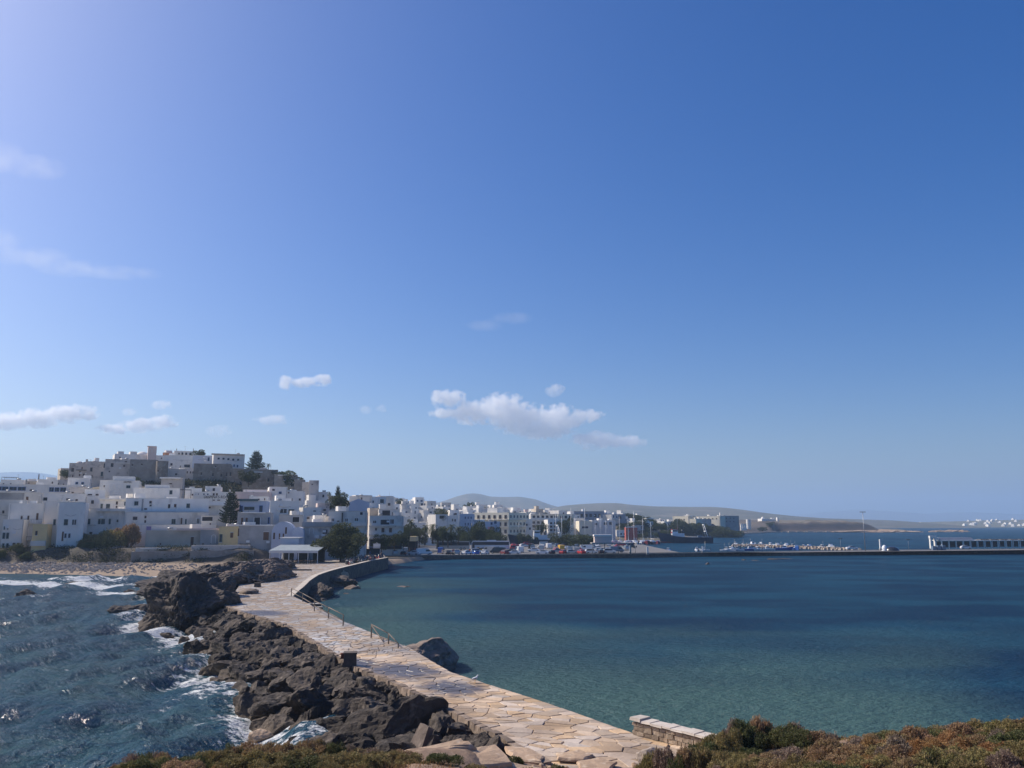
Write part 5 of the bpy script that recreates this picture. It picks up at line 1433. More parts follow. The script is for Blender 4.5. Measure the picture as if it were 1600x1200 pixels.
house(473, 516, 816, 872, 211, 'grey stone faced house with a dark arched window behind the cafe', 'lime', win=[(487, 829.5, 5.5, 9, 'A'), (507.5, 831, 7.5, 6.5, D_), (494, 851, 5, 4, D_)], ext=[('ledge', 473, 517, 816, 823, .5, 'grey'), ('awning', 492, 498, 836, 841, 1.2, 'canvas')], dep=10)
house(512, 571, 799, 875, 215, 'large white house with paired windows rising behind the round tree', 'white2', win=[(521, 812.5, 5.5, 6, W_), (541.5, 812.5, 5.5, 6, W_), (556.5, 812, 6.5, 6, W_), (529, 814.5, 3.5, 2, D_), (556, 828, 6, 6, G_), (559, 845, 3, 5, D_), (565.5, 845, 3.5, 13, 's'), (560, 853, 3, 4, D_), (564, 802.5, 4, 4, 'D')], ext=[('downpipe', 534.5, 536, 801, 816, .3, 'rail'), ('solid_balcony', 549, 570.5, 816, 822, 1.0, 'white2'), ('solid_balcony', 551, 570.5, 832, 838, 1.0, 'white2')], dep=11, yaw=2)
house(480, 514, 807, 818, 222, 'small white roof house with a sunlit sloping stair wall', 'white2', win=[(482, 809.5, 4, 3, D_)], ext=[('roof_tank', 536, 539, 815, 818, .3, 'white')][:0], dep=7)
# ---- terraces between castle and cafe
house(421, 447, 761, 786, 268, 'white two storey house with square windows on the right flank of the hill', 'white', win=[(428, 765.5, 3.5, 3, D_), (437.5, 770, 4, 4, B_), (422.5, 780, 2.5, 3, D_), (434, 781, 3, 4.5, D_), (440, 781, 4, 4.5, D_)], dep=9, yaw=8)
house(445, 473, 767.5, 787, 271, 'white house with four low dark windows below the ruined tower', 'white', win=[(451.5, 770, 2, 2, D_), (449.3, 782, 3.5, 6, D_), (455.3, 781.5, 3.5, 5, D_), (468, 780.5, 3, 3.5, D_)], ext=[('block', 446, 462, 765.5, 767.5, 0, 'white')], dep=9)
house(475, 500, 793, 806, 246, 'small bright white cube house with a low dark window', 'white', win=[(491, 798.5, 3.5, 1.8, D_)], dep=7, yaw=22)
house(496, 514, 786, 806, 252, 'stepped pinkish house left of the twin pine', 'pink', win=[(507, 797, 4, 3, D_), (508, 803, 2, 3, D_)], dep=7, yaw=8)
house(494, 512, 769, 782, 292, 'small white house with a dark window right of the ruined tower', 'white', win=[(505, 775, 2.5, 4, D_)], dep=7, yaw=8)
house(545, 575, 779, 800, 300, 'large shaded white house with a low gabled roof right of the twin pine', 'palebl', dep=10, shape='gable')  # white house, its shade put in as bluish plaster
house(546, 580, 775.5, 790, 330, 'flat grey white house behind the low gabled one', 'white2', win=[(565, 779, 2, 3, D_)], dep=9)
# ---- castle quarter
house(97, 110, 732, 744, 340, 'tiny cream house at the far left end of the castle', 'beige', yaw=18, dep=6)
house(109, 140, 724, 752, 322, 'limewashed castle house with a small domed chapel roof', 'lime', win=[(115.5, 734.5, 3.5, 6, D_), (124.8, 740, 2, 8, 's'), (128, 731.5, 1.6, 4, D_), (130, 742, 2.5, 4, D_), (115.5, 744, 1.5, 4, D_)], ext=[('dome', 117, 128, 719.5, 724, 0, 'lime'), ('chimney', 132.5, 135, 717, 724, 0, 'lime'), ('ledge', 120, 134, 734, 735, .5, 'rail')], dep=10)
house(137, 169, 721.5, 751, 318, 'limewashed castle house with a curved buttress and slim windows', 'lime', win=[(144.5, 734, 3, 6.5, D_), (162.3, 727.5, 2.5, 7, D_), (158.5, 740.5, 3, 7, G_), (144.8, 744.5, 2, 4.5, D_)], dep=10, ext=[('dome', 142, 150, 718.5, 721.5, 0, 'lime')])
house(165, 204, 718, 752, 314, 'broad limewashed castle house with three small square windows', 'lime', win=[(176.8, 727, 3.5, 6, D_), (173, 737, 2, 2.6, D_), (193, 728, 2.5, 3, D_), (195.5, 721.3, 3, 2.2, D_)], ext=[('ledge', 182, 203, 723, 723.8, .3, 'white')], dep=11)
house(203, 240, 718, 762, 311, 'dark bare stone castle wall block at the centre of the hill', 'castlegrey', win=[(222, 726, 2, 3, D_), (209, 727, 2, 3, D_)], dep=12, name='castle_wall', cat='castle')
house(238, 256, 720, 764, 308, 'round stone castle tower beside the bare wall block', 'castle', win=[(247, 736, 1.5, 3, D_)], dep=12, name='castle_tower', cat='castle', shape='round')
house(188, 259, 710.5, 722, 345, 'white church on the hill top with a shallow dome', 'white', win=[(195, 716, 1.6, 2, D_), (247, 715, 1.6, 2, D_)], ext=[('dome', 217, 233, 704, 710.5, 0, 'white'), ('block', 193, 200, 706.5, 710.5, 0, 'white'), ('block', 208, 216, 706, 710.5, 0, 'white')], dep=12, yaw=12, cat='church', name='church')
house(232, 243, 697.5, 712, 343, 'square bell tower with arched openings on the hill top', 'pink', win=[(235.5, 704, 3, 6, 'A'), (240.3, 704, 3, 6, 'A')], ext=[('cornice', 231.6, 243.4, 697, 698.4, .3, 'pink')], dep=3.6, yaw=10, cat='bell tower', name='bell_tower')
house(255, 281, 707.5, 722, 362, 'reddish brown building on the hill top behind the church', 'terracotta', dep=9)
house(274, 302, 705, 716, 352, 'white roof house with a row of four dark windows between two thin masts', 'white', win=[(281, 709, 2, 3, D_), (285.5, 709, 2.2, 3.5, D_), (290.5, 709, 2.2, 3.5, D_), (296, 709, 2.2, 3.5, D_)], ext=[('chimney', 277.5, 278.4, 701, 706, 0, 'grey'), ('chimney', 300, 300.9, 700, 706, 0, 'grey')], dep=8, yaw=8)
house(258, 318, 712, 734, 338, 'wide pale house below the hill top with a long dark window', 'white', win=[(292, 728, 8, 4.5, D_), (262, 729, 6, 3.5, D_), (282.5, 729, 1.6, 2.5, D_), (270, 726, 3, 4, D_)], dep=10)
house(302, 338, 712, 732, 336, 'pale blue white house with one tall blue window beside the big white school', 'palebl', win=[(325.5, 717.5, 2.5, 6, B_)], dep=9)
house(286, 304, 732, 748, 322, 'small white house with four dark windows set into the castle wall', 'white', win=[(289, 738, 1.7, 3.4, D_), (293, 738, 1.7, 3.4, D_), (297.5, 738, 1.7, 3.4, D_), (301, 738, 1.7, 3.4, D_)], dep=7)
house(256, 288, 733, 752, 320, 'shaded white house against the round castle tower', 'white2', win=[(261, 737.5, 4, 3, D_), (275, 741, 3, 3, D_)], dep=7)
house(335, 378, 709.5, 742, 330, 'big white building with two rows of small windows on the crest', 'white', win=[(343.7, 717, 3, 2.6, G_), (350.3, 717, 3, 2.6, G_), (357, 717.5, 3, 3, G_), (363.6, 718, 3, 3, G_), (370.4, 718, 3, 3, G_), (355, 726.5, 2, 4, B_), (359.8, 727, 2.3, 4, B_), (364.8, 727.5, 2.3, 4, B_), (369.4, 728, 2.3, 4, B_)], ext=[('cornice', 334, 379, 709.2, 711.5, .45, 'beige')], dep=12, yaw=9)
house(303, 356, 724.5, 764, 316, 'brown stone castle house with broken lit edges', 'castle', win=[(316, 740.5, 1.8, 4, D_), (332.5, 742, 2.2, 5, D_), (344.6, 742.5, 2.2, 5, D_), (336.5, 729, 1.8, 3, D_), (352.5, 741, 2.2, 6, D_)], dep=10, name='castle_house', cat='castle')
house(355, 382, 732, 766, 314, 'lower brown stone castle house with three narrow windows', 'castle', win=[(361, 741, 2.2, 6, D_), (377.5, 741, 2, 3, D_), (352, 734, 1.6, 3, D_)][:2], dep=10, name='castle_house', cat='castle')
house(380, 431, 733.5, 764, 306, 'brown stone castle house with a white pediment and two tall windows', 'castle', win=[(395.7, 749, 3, 6.5, D_), (418.5, 750, 3, 5.5, D_), (405, 740, 1.6, 2.5, D_)], ext=[('cornice', 398, 410, 737, 738.5, .4, 'white')], dep=10, name='castle_house', cat='castle', yaw=3)
house(405, 418, 730.5, 738, 312, 'tiny pale pediment house on the castle roof', 'lime', dep=5, shape='gable')
house(429, 463, 742, 766, 300, 'grey stone house with a lit roof edge at the right end of the castle', 'castlegrey', win=[(445, 748.5, 2.6, 4, B_), (451.7, 748.5, 2.4, 4, W_), (456, 757, 5, 7, 'D')], ext=[('cornice', 435, 449, 742, 743.5, .4, 'white')], dep=10, yaw=4)  # the white cornice paints in the sunlit line of the roof
house(459, 474, 749, 770, 300, 'shaded stone house wall joining the ruined tower', 'castlegrey', dep=8)
house(471, 484, 753, 792, 290, 'low broken half of the ruined square tower', 'lime', dep=8, name='ruined_tower', cat='tower')
house(482, 496.5, 750.5, 792, 288, 'tall half of the ruined square tower', 'lime', win=[(488, 757, 1.6, 2.4, D_)], dep=9, name='ruined_tower', cat='tower', yaw=5)

# lettering on the two signs
def lettering(txt, x0, x1, ymid, Y, off, parent_label_house, matname='rail'):
    cu = bpy.data.curves.new('lettering', 'FONT'); cu.body = txt; cu.align_x = 'CENTER'; cu.align_y = 'CENTER'; cu.extrude = .03; cu.size = 1.0; cu.offset = .012
    o = bpy.data.objects.new('lettering', cu); COL.objects.link(o)
    bpy.context.view_layer.update()
    me = bpy.data.meshes.new_from_object(o.evaluated_get(bpy.context.evaluated_depsgraph_get()))
    bpy.data.objects.remove(o)
    me.name = 'lettering'; me.materials.clear(); me.materials.append(M[matname])
    a = PY(x0, ymid, Y - off); b = PY(x1, ymid, Y - off)
    xs = [v.co.x for v in me.vertices]; s = (b.x - a.x) / (max(xs) - min(xs))
    root = parent_label_house
    q = root.matrix_basis.inverted() @ Vector(((a.x + b.x) / 2, Y, a.z))
    return link('lettering', me, root, (q.x, -off, q.z), (R(90), 0, 0), (s, s * 1.15, s))
lettering("DESPINA'S ROOMS", 319.5, 362, 776.7, 250, .06, rooms)
hotel = [o for o in COL.objects if o.get('label', '').startswith('white hotel with two rows')][0]
lettering("HOTEL", 193.5, 205, 753.2, 258, .06, hotel)

# ---- retaining walls on the shore
house(214, 262, 856, 878, 203, 'pale retaining wall with a stepped end above the beach', 'lime', dep=3, name='retaining_wall', cat='wall', yaw=3, ext=[('ledge', 222, 262, 856, 858, .25, 'white2')])
house(205, 224, 862, 884, 200, 'sloping buttress at the beach end of the retaining wall', 'castlegrey', dep=3, name='retaining_wall', cat='wall')
house(224, 304, 861, 886, 201, 'dark rubble stone retaining wall below the beige house', 'castlegrey', dep=4, name='retaining_wall', cat='wall')
house(300, 385, 852, 880, 204, 'pale terrace wall below the yellow house', 'lime', dep=3, name='retaining_wall', cat='wall', yaw=-4)
house(300, 392, 860, 884, 202, 'dark stone wall in the shade below the terrace wall', 'castlegrey', dep=3, name='retaining_wall', cat='wall')

# ---- modern hotel at the square's corner and the waterfront
house(577, 629, 806, 858, 262, 'white hotel with dark recessed balconies at the corner of the square', 'white2', win=[(602, 816, 14, 7.5, 'D'), (586, 815.5, 6, 5, W_), (612, 815, 7, 8, W_), (588, 827, 3, 4, D_), (598.5, 828.5, 4.5, 7, D_), (610, 828.5, 4.5, 7, D_), (617.5, 822, 3, 2.5, D_)],
      ext=[('ledge', 577, 629, 821, 822.6, .9, 'white2'), ('ledge', 577, 629, 834, 836, 1.2, 'white2'), ('solid_balcony', 581, 590, 818, 821, .8, 'white'), ('shopfront', 579, 627, 843, 858, .25, 'dark'), ('awning', 578, 602, 839, 841, 2.2, 'canvas'), ('awning', 604, 628, 838.5, 840.5, 2.0, 'grey')], dep=12, yaw=6)
house(592, 624, 796, 808, 265, 'set-back top storey of the corner hotel with one large dark loggia', 'white2', win=[(603.5, 801.5, 12, 8, 'D'), (615, 803, 5, 5, D_)], dep=9, yaw=6)
house(578, 596, 793.5, 808, 268, 'pale roof block behind the corner hotel', 'beige', dep=7, yaw=10)
house(571, 580, 800, 858, 272, 'narrow house with small balconies and red pipes beside the corner hotel', 'pink', win=[(573, 803, 3, 4, 'D'), (576, 813, 3, 6, D_), (574, 825, 3, 6, D_)], ext=[('solid_balcony', 570, 575, 807, 815, .9, 'pink')], dep=9)
# lit yellow hotel on the promenade: sunlit face to the left, balconies on every floor
def yellow_hotel():
    Y = 452; a = PY(757, 832, Y); c = PY(795, 832, Y - 9)
    W = 21; H = PY(795, 801, Y).z - 1.5; D = 25
    root = empty('hotel', (c.x, Y - 9, 1.5), R(58))
    tag(root, 'yellow four storey hotel on the promenade with a sunlit balconied front', 'hotel')
    # local x: along shaded face, -x face is the sunlit one after rotation
    link('wall', wall_mesh(W, D, H, M['cream'], 1.5), root, (W / 2, 0, 0))
    fh = H / 4
    for fl in range(4):
        z = fl * fh
        if fl: 
            MB().box(-1.3, -.003, 0, D, z, z + .18, M['white']).build('balcony', root)
            rl = MB()
            for i in range(40): rl.box(-1.28, -1.24, .1 + i * D / 40, .16 + i * D / 40, z + .18, z + 1.0, M['rail'])
            rl.box(-1.3, -1.22, 0, D, z + 1.0, z + 1.07, M['rail']); rl.build('rail', root)
        for k in range(7):
            link('window', window_mesh(1.5, 2.0, 'd'), root, (0, 2.0 + k * 3.5, z + 1.5), (0, 0, R(-90)))
        for k in range(6):
            link('window', window_mesh(1.3, 1.5, 'g'), root, (2 + k * 3.4, 0, z + 1.7))
        if fl: MB().box(1, W - 1, -1.0, -.003, z, z + .15, M['white']).build('balcony', root)
    MB().box(2, 8, D * .35, D * .6, H - .4, H + 2.6, M['white']).build('roof_room', root)
yellow_hotel()
rowA = 'white promenade hotel'
house(829, 872, 803, 838, 470, 'long white promenade hotel with open balconies above the blue trawler', 'white', win=[(x, y, 4, 3.6, 'D' if y < 810 else D_) for y in (807.5, 816.5, 822.5) for x in (834, 841, 848, 855, 862, 868)], ext=[('ledge', 828, 873, y, y + .8, 1.2, 'white') for y in (803, 811.5, 819, 826)], dep=14, yaw=14)
house(856, 893, 812, 838, 452, 'white hotel with three bands of balconies behind the bare masts', 'white', win=[(x, y, 3.5, 3, D_) for y in (817.5, 823, 828.5) for x in (861, 867, 873, 879, 885)], ext=[('solid_balcony', 857, 890, y, y + 2, 1.1, 'white') for y in (819, 824.5, 830)], dep=10, yaw=10)
house(872, 897, 803.5, 815, 476, 'cream white upper hotel storey with brown openings', 'cream', win=[(x, 808, 4, 4, 'D') for x in (877, 884, 891)], dep=10, yaw=10)
house(820, 832, 811, 838, 458, 'narrow pale tower house with small paired windows', 'white', win=[(823, 820, 2.5, 3, D_), (828, 826, 2.5, 3, D_)], dep=8, yaw=12)
house(790, 812, 801, 836, 468, 'grey white flats with rows of small windows beside the yellow hotel', 'white2', win=[(x, y, 2.2, 2.6, D_) for y in (806, 813, 820) for x in (794, 799, 804, 809)], dep=10, yaw=12)
house(697, 717, 806, 832, 402, 'white two storey house with three small windows above the park palms', 'white', win=[(702.5, 813, 2.8, 3.5, 'a'), (707, 812.5, 1.5, 4, D_), (711, 813, 2.2, 3.5, D_)], dep=9, yaw=18)
house(703, 717, 797, 808, 408, 'white roof storey with a dark doorway above the park palms', 'white', win=[(709.5, 803.5, 1.6, 3, D_), (712, 803, 3, 3, D_)], dep=7, yaw=18)
house(709, 717, 788, 800, 420, 'slim white stair tower on top of the park house', 'white', win=[(714, 796.5, 2, 3, D_)], dep=5, yaw=18)
house(718, 741, 803, 838, 410, 'pale blue house with blue shutters behind the park trees', 'palebl', win=[(727, 809, 1.8, 3.4, B_), (731.5, 809, 1.8, 3.4, B_), (736, 809, 1.8, 3.4, B_), (727, 819, 1.8, 4, B_), (731.5, 819, 1.8, 4, B_), (736, 819, 1.8, 4, B_)], dep=9, yaw=12)
house(748, 757, 812, 826, 414, 'bright white little gable house below the yellow hotel', 'white', dep=6, yaw=34)
house(757, 781, 815, 836, 416, 'teal and white house with a pink ground floor below the yellow hotel', 'palebl', win=[(768, 818, 3, 4, B_), (774, 816, 4, 5, B_), (775, 822, 2, 3, W_)], ext=[('band', 762, 772, 823, 827.5, .3, 'pinkp')] if M.setdefault('pinkp', pmat('pink_paint', (.72, .34, .34), rough=.9)) else (), dep=7, yaw=26)
house(681, 699, 804, 826, 398, 'white house with a shaded blue upper wall above the park', 'white', win=[(690, 808, 6, 5, D_)], dep=8, yaw=30)
house(905, 925, 814, 826, 520, 'low cream sunlit building with dark arcade behind the marina', 'cream', win=[(914, 824, 10, 3, 'D')], dep=9, yaw=10)
house(925, 962, 813, 828, 524, 'low white building with square frames behind the marina', 'white', win=[(931, 819, 4, 3, D_), (946, 818, 5, 4, D_), (954, 818, 4, 4, D_)], ext=[('buttress', 934.5, 940.5, 814, 824, .8, 'white')], dep=9, yaw=6)
house(890, 945, 799, 813, 570, 'long dark windowed block under the far ridge', 'bluegreyw', win=[(x, 805.5, 4, 5, D_) for x in range(895, 944, 7)], dep=10, yaw=6) if M.setdefault('bluegreyw', pmat('blue_grey_render', (.30, .33, .38), (.25, .28, .33), .2, .9)) else None
house(943, 978, 803.5, 814, 575, 'second dark windowed block under the far ridge', 'bluegreyw', win=[(x, 808.5, 4, 4, D_) for x in range(948, 976, 7)], dep=10, yaw=6)
house(978, 996, 824, 832, 500, 'low red and white harbour building', 'redwall', win=[(983, 829, 2, 3, D_)], dep=6, ext=[('cornice', 977, 996, 822.8, 824.2, .4, 'white')]) if M.setdefault('redwall', pmat('red_wall', (.42, .10, .08), rough=.9)) else None
# yellow school on its knoll
house(1053, 1074, 806.5, 822, 735, 'sunlit yellow school wing nearest the trees', 'cream', win=[(1060, 812, 1.6, 2.4, D_), (1068, 812, 1.6, 2.4, D_)], dep=14, yaw=-40)
house(1078, 1087, 810.5, 823, 700, 'bright yellow end block standing in front of the school', 'cream', dep=10, yaw=-42)
house(1087, 1122, 806.5, 822, 740, 'long sunlit yellow school front with a shadowed corner', 'cream', win=[(x, 810.5, 1.3, 1.8, D_) for x in (1092, 1097, 1102, 1107, 1112, 1117)], dep=12, yaw=-38)
house(1124, 1156, 806, 822, 742, 'shaded grey end of the yellow school with small windows', 'grey', win=[(x, y, 1.6, 1.8, D_) for y in (810, 815) for x in (1129, 1135, 1141, 1147)], ext=[('chimney', 1124.5, 1126, 801, 806, 0, 'white')], dep=12, yaw=12)  # shade on this end of the school put into a grey wall colour
house(1086, 1112, 811, 823, 715, 'shaded low annexe in front of the yellow school', 'lime', win=[(1096, 818, 2, 2, D_)], dep=8, yaw=5)
# chapel and houses on the point
house(1167, 1174, 811.5, 818.5, 1010, 'bright white round windmill stump on the point', 'white', dep=8, shape='round', cat='windmill', name='windmill')
house(1190, 1201, 810.5, 816, 1120, 'small white chapel with a dome on the point', 'white', ext=[('dome', 1192, 1197, 807.5, 810.5, 0, 'white')], dep=10, cat='church', name='chapel', yaw=15)
house(1200, 1214, 811, 815.5, 1125, 'shaded white house beside the chapel on the point', 'white2', dep=9)
house(1214.6, 1217, 808.5, 815.5, 1122, 'slim white tower beside the chapel on the point', 'white', dep=3, yaw=15, cat='tower', name='tower')
house(1143, 1155, 823, 826.5, 850, 'row of white concrete frames on the far shore', 'white', dep=5, win=[(1146, 825, 2, 2, D_), (1150, 825, 2, 2, D_)])
for k, px in enumerate((1158.5, 1161.8, 1165)):
    p = PY(px, 824, 860)
    tag(MB().box(-.9, .9, -.9, .9, -3, 3.3, M['white'], .2, .2).box(-1.2, 1.2, -1.2, 1.2, 3.303, 3.7, M['white']).build('pillar', None, (p.x, 860, p.z)), f'white stone pillar on the far point, {ordn(k + 1)} of three', 'pillar', 'pillars on the point')
# ================================================================== filler houses of the rising town
fr_ = random.Random(2024)
def small_house(X, Y, w, d, h, yaw, mat, wins=True):
    g = min(float(T(X, Y)), float(T(X, Y + d)), float(T(X - w / 2, Y)), float(T(X + w / 2, Y)))
    z = float(T(X, Y))
    root = empty('house', (X, Y, z), R(yaw))
    link('wall', wall_mesh(w, d, h, M[mat], z - g + 1.5), root)
    if wins:
        st = fr_.choice(['d', 'd', 'g', 'b', 'w'])
        for fl in range(max(1, int(h // 3))):
            n = max(1, int(w / 2.9))
            for i in range(n):
                if fr_.random() < .2: continue
                u = (i + .5) / n * w - w / 2 + fr_.uniform(-.3, .3)
                hh = fr_.choice([1.2, 1.4, 2.0])
                link('window', window_mesh(fr_.choice([.9, 1.1, 1.5]), hh, st), root, (u, 0, fl * 3 + .9 + hh / 2))
            if yaw > 8:
                for i in range(max(1, int(d / 4))):
                    if fr_.random() < .4: continue
                    link('window', window_mesh(.9, 1.2, st), root, (-w / 2, (i + .5) / max(1, int(d / 4)) * d, fl * 3 + 1.6), (0, 0, R(-90)))
    q = fr_.random()
    if q < .35:
        MB().box(-w * .3, w * .1, d * .3, d * .75, h - .44, h + 2.0, M[mat]).build('roof_room', root)
    elif q < .6:
        MB().box(w * .1, w * .1 + .8, d * .4, d * .4 + .8, h - .44, h + .9, M['white']).build('chimney', root)
    if fr_.random() < .4:
        MB().tube([(w * .3, d * .5, h - .45), (w * .3, d * .5, h + 2)], .03, M['rail'], 4).build('aerial', root)
    if fr_.random() < .3:
        MB().box(-w / 2 + .3, w / 2 - .3, -1.1, -.004, 3.0, 3.15, M['white']).build('balcony', root)
    return root
placed = []
ROWS = [(300, 566, 640), (322, 560, 640), (345, 568, 690), (372, 560, 700), (402, 575, 700), (436, 560, 760), (456, 565, 775), (474, 565, 790), (494, 570, 800), (512, 600, 890), (532, 600, 900), (552, 600, 1000), (575, 600, 1000), (596, 610, 1010), (645, 640, 1010), (700, 660, 1040), (770, 680, 1040), (850, 700, 1050)]
rowname = [ordn(i + 1) for i in range(len(ROWS))]
COLS = np.arange(520, 1080, 1.0)
FILL = []
for k, (Y, p0, p1) in enumerate(ROWS):
    px = p0; mem = []
    while px < p1:
        w = fr_.uniform(5, 9) * (1 if Y < 500 else 1.05)
        X = (px - 800) / F * Y * 1.0 + w / 2
        px += w * F / Y + fr_.choice([0, 0, 1, 2, 4, 10])
        if float(T(X, Y)) < 1.2: continue
        if Y < 330 and px < 575: continue
        h = fr_.choice([3.4, 4, 4.4, 6.2, 6.6, 7]) * (.85 if Y < 340 else 1)
        yaw = fr_.choice([10, 18, 26, 32, 38, 44, 50])
        mat = fr_.choices(['white', 'white2', 'cream', 'pink', 'grey', 'beige', 'palebl'], [14, 5, .5, .8, .5, .4, .7])[0]
        Yh = Y + fr_.uniform(-6, 6); dh = fr_.uniform(7, 10)
        pc, pt = pix((X, Yh, float(T(X, Yh)) + h)); pw = w * .5 * F / Yh
        cols = COLS[(COLS > pc - pw) & (COLS < pc + pw)]
        sky_ = np.full(len(cols), 999.0)
        for (a0, a1, at_, ay) in HAND + FILL:
            if ay < Yh - 4: sky_ = np.where((cols > a0) & (cols < a1), np.minimum(sky_, at_), sky_)
        FILL.append((pc - pw, pc + pw, pt, Yh))
        if len(cols) == 0 or not (pt < sky_ - 1.2).any(): continue      # the photo shows nothing of it
        mem.append(small_house(X, Yh, w, dh, h, yaw, mat))
    number_by_px(mem, f'flat roofed house, {{o}} rightwards in the {rowname[k]} row of the rising town', 'house', 'houses of the rising town')
# houses on the back of the left quarter
mem = []
for px, Y in [(-6, 300), (12, 305), (28, 312), (46, 318), (70, 312), (88, 322), (20, 330), (52, 335), (75, 340)]:
    w = fr_.uniform(6, 9); X = (px - 800) / F * Y
    h = min(5.5, max(2.6, PY(px, 750 + fr_.uniform(-1, 3), Y).z - float(T(X, Y))))
    mem.append(small_house(X, Y, w, 7, h, fr_.choice([4, 10, 18]), fr_.choice(['white', 'white2', 'lime']), True))
number_by_px(mem, 'small white rooftop house under the far mountain, {o} counting rightwards', 'house', 'rooftop houses under the mountain')
# houses between hill and pines
mem = []
for px, Y, yt in [(496, 285, 782), (510, 300, 785), (522, 310, 790), (540, 320, 792), (556, 340, 782), (478, 262, 800), (505, 262, 801), (592, 350, 776), (604, 365, 775), (585, 330, 786), (566, 322, 792)]:
    w = fr_.uniform(6, 9); X = (px - 800) / F * Y
    zt = PY(px, yt, Y).z; h = max(3, zt - float(T(X, Y)))
    mem.append(small_house(X, Y, w, 7, h, fr_.choice([6, 16, 28]), fr_.choice(['white', 'white2', 'white'])))
number_by_px(mem, 'white hillside house between the ruined tower and the corner hotel, {o} counting rightwards', 'house', 'houses right of the ruined tower')
# far shore villages: tiny white houses
mem = []
fv = random.Random(55)
for k in range(46):
    px = fv.choice([fv.uniform(1380, 1460), fv.uniform(1480, 1600), fv.uniform(1500, 1600), fv.uniform(1490, 1600)]); Y = fv.uniform(2520, 3500)
    X = (px - 800) / F * Y
    i = np.clip(np.searchsorted(fy_, Y), 0, 59); j = np.clip(np.searchsorted(fx_, X), 0, 169)
    z = float(FZ[i, j]); w = fv.uniform(5, 12)
    h = fv.uniform(3, 5)
    mem.append(MB().box(-w / 2, w / 2, 0, 10, -4, h, M['white']).box(-w * .3, w * .2, 2, 8, h + .003, h + 2.5, M['white']).build('house', None, (X, Y, z), (0, 0, R(fv.uniform(5, 40)))))
number_by_px(mem, 'tiny white house on the far shore, {o} counting rightwards', 'house', 'houses on the far shore')
mem = []
for k in range(20):
    px = fv.uniform(880, 1260); Y = fv.uniform(1250, 2200)
    X = (px - 800) / F * Y
    z = float(T(X, Y))
    if z < .8: continue
    w = fv.uniform(8, 18)
    mem.append(MB().box(-w / 2, w / 2, 0, 9, -4, fv.uniform(4, 7), M['white']).build('house', None, (X, Y, z), (0, 0, R(fv.uniform(5, 40)))))
number_by_px(mem, 'tiny white house on the plain below the ridge, {o} counting rightwards', 'house', 'houses on the plain')
# ================================================================== trees
M['pineleaf'] = leaf_material('pine_needles', (.045, .065, .032), (.028, .045, .024), (.065, .085, .042), .12, .01, .6, .12)
M['palmleaf'] = leaf_material('palm_leaves', (.11, .125, .045), (.07, .085, .032), (.17, .15, .065), .12, .01, 1.0, .2)
M['treeleaf'] = leaf_material('tree_leaves', (.075, .092, .034), (.046, .062, .024), (.12, .125, .05), .15, .015, .7, .2)
M['tamarisk'] = leaf_material('tamarisk_leaves', (.11, .12, .05), (.07, .08, .036), (.15, .14, .07), .1, .01, .7, .2)
M['scrubleaf'] = leaf_material('scrub_leaves', (.055, .062, .028), (.036, .044, .022), (.095, .082, .042), .12, .01, .35, .15)
def norfolk(seed, tiers=15, n_leaf=7):
    """layered conifer, unit height 1: trunk and tiers of flat upswept branches"""
    r = np.random.RandomState(seed); rp = random.Random(seed)
    tr = MB().tube([(0, 0, 0), (.004, 0, .35), (0, .003, .7), (0, 0, 1.0)], [.018, .014, .008, .002], M['bark'], 7)
    cen = []; dr = []
    br = MB()
    for k in range(tiers):
        z = .16 + .82 * (k / tiers) ** .95
        R0 = (.36 * (1 - (z - .10) / .92) ** .8 + .015) * rp.uniform(.85, 1.1)
        nb = 6 + (k % 2)
        for b in range(nb):
            a = 2 * math.pi * (b + .5 * (k % 2)) / nb + rp.uniform(-.25, .25); L_ = R0 * rp.uniform(.75, 1.1)
            up = .06 + .05 * rp.random()
            m = max(12, int(150 * L_ / .3))
            t = r.rand(m) ** .7
            w = .045 * (1 - .35 * t) * r.randn(m)
            ca, sa = math.cos(a), math.sin(a)
            cx_ = t * L_
            x = ca * cx_ - sa * w; y = sa * cx_ + ca * w
            zz = z - .03 * t + up * t * t * 1.3 + r.randn(m) * .006
            cen.append(np.stack([x, y, zz], 1)); dr.append(np.tile([ca * .6, sa * .6, .8], (m, 1)))
            br.tube([(0, 0, z), (ca * L_ * .5, sa * L_ * .5, z - .01), (ca * L_, sa * L_, z - .02 + up)], [.006, .004, .001], M['bark'], 4, cap=False)
    v, f = leaf_quads(np.concatenate(cen), np.concatenate(dr), .012, r, 2.2)
    return tr.mesh('trunk'), br.mesh('limbs'), np_mesh('crown', v, f, M['pineleaf'])
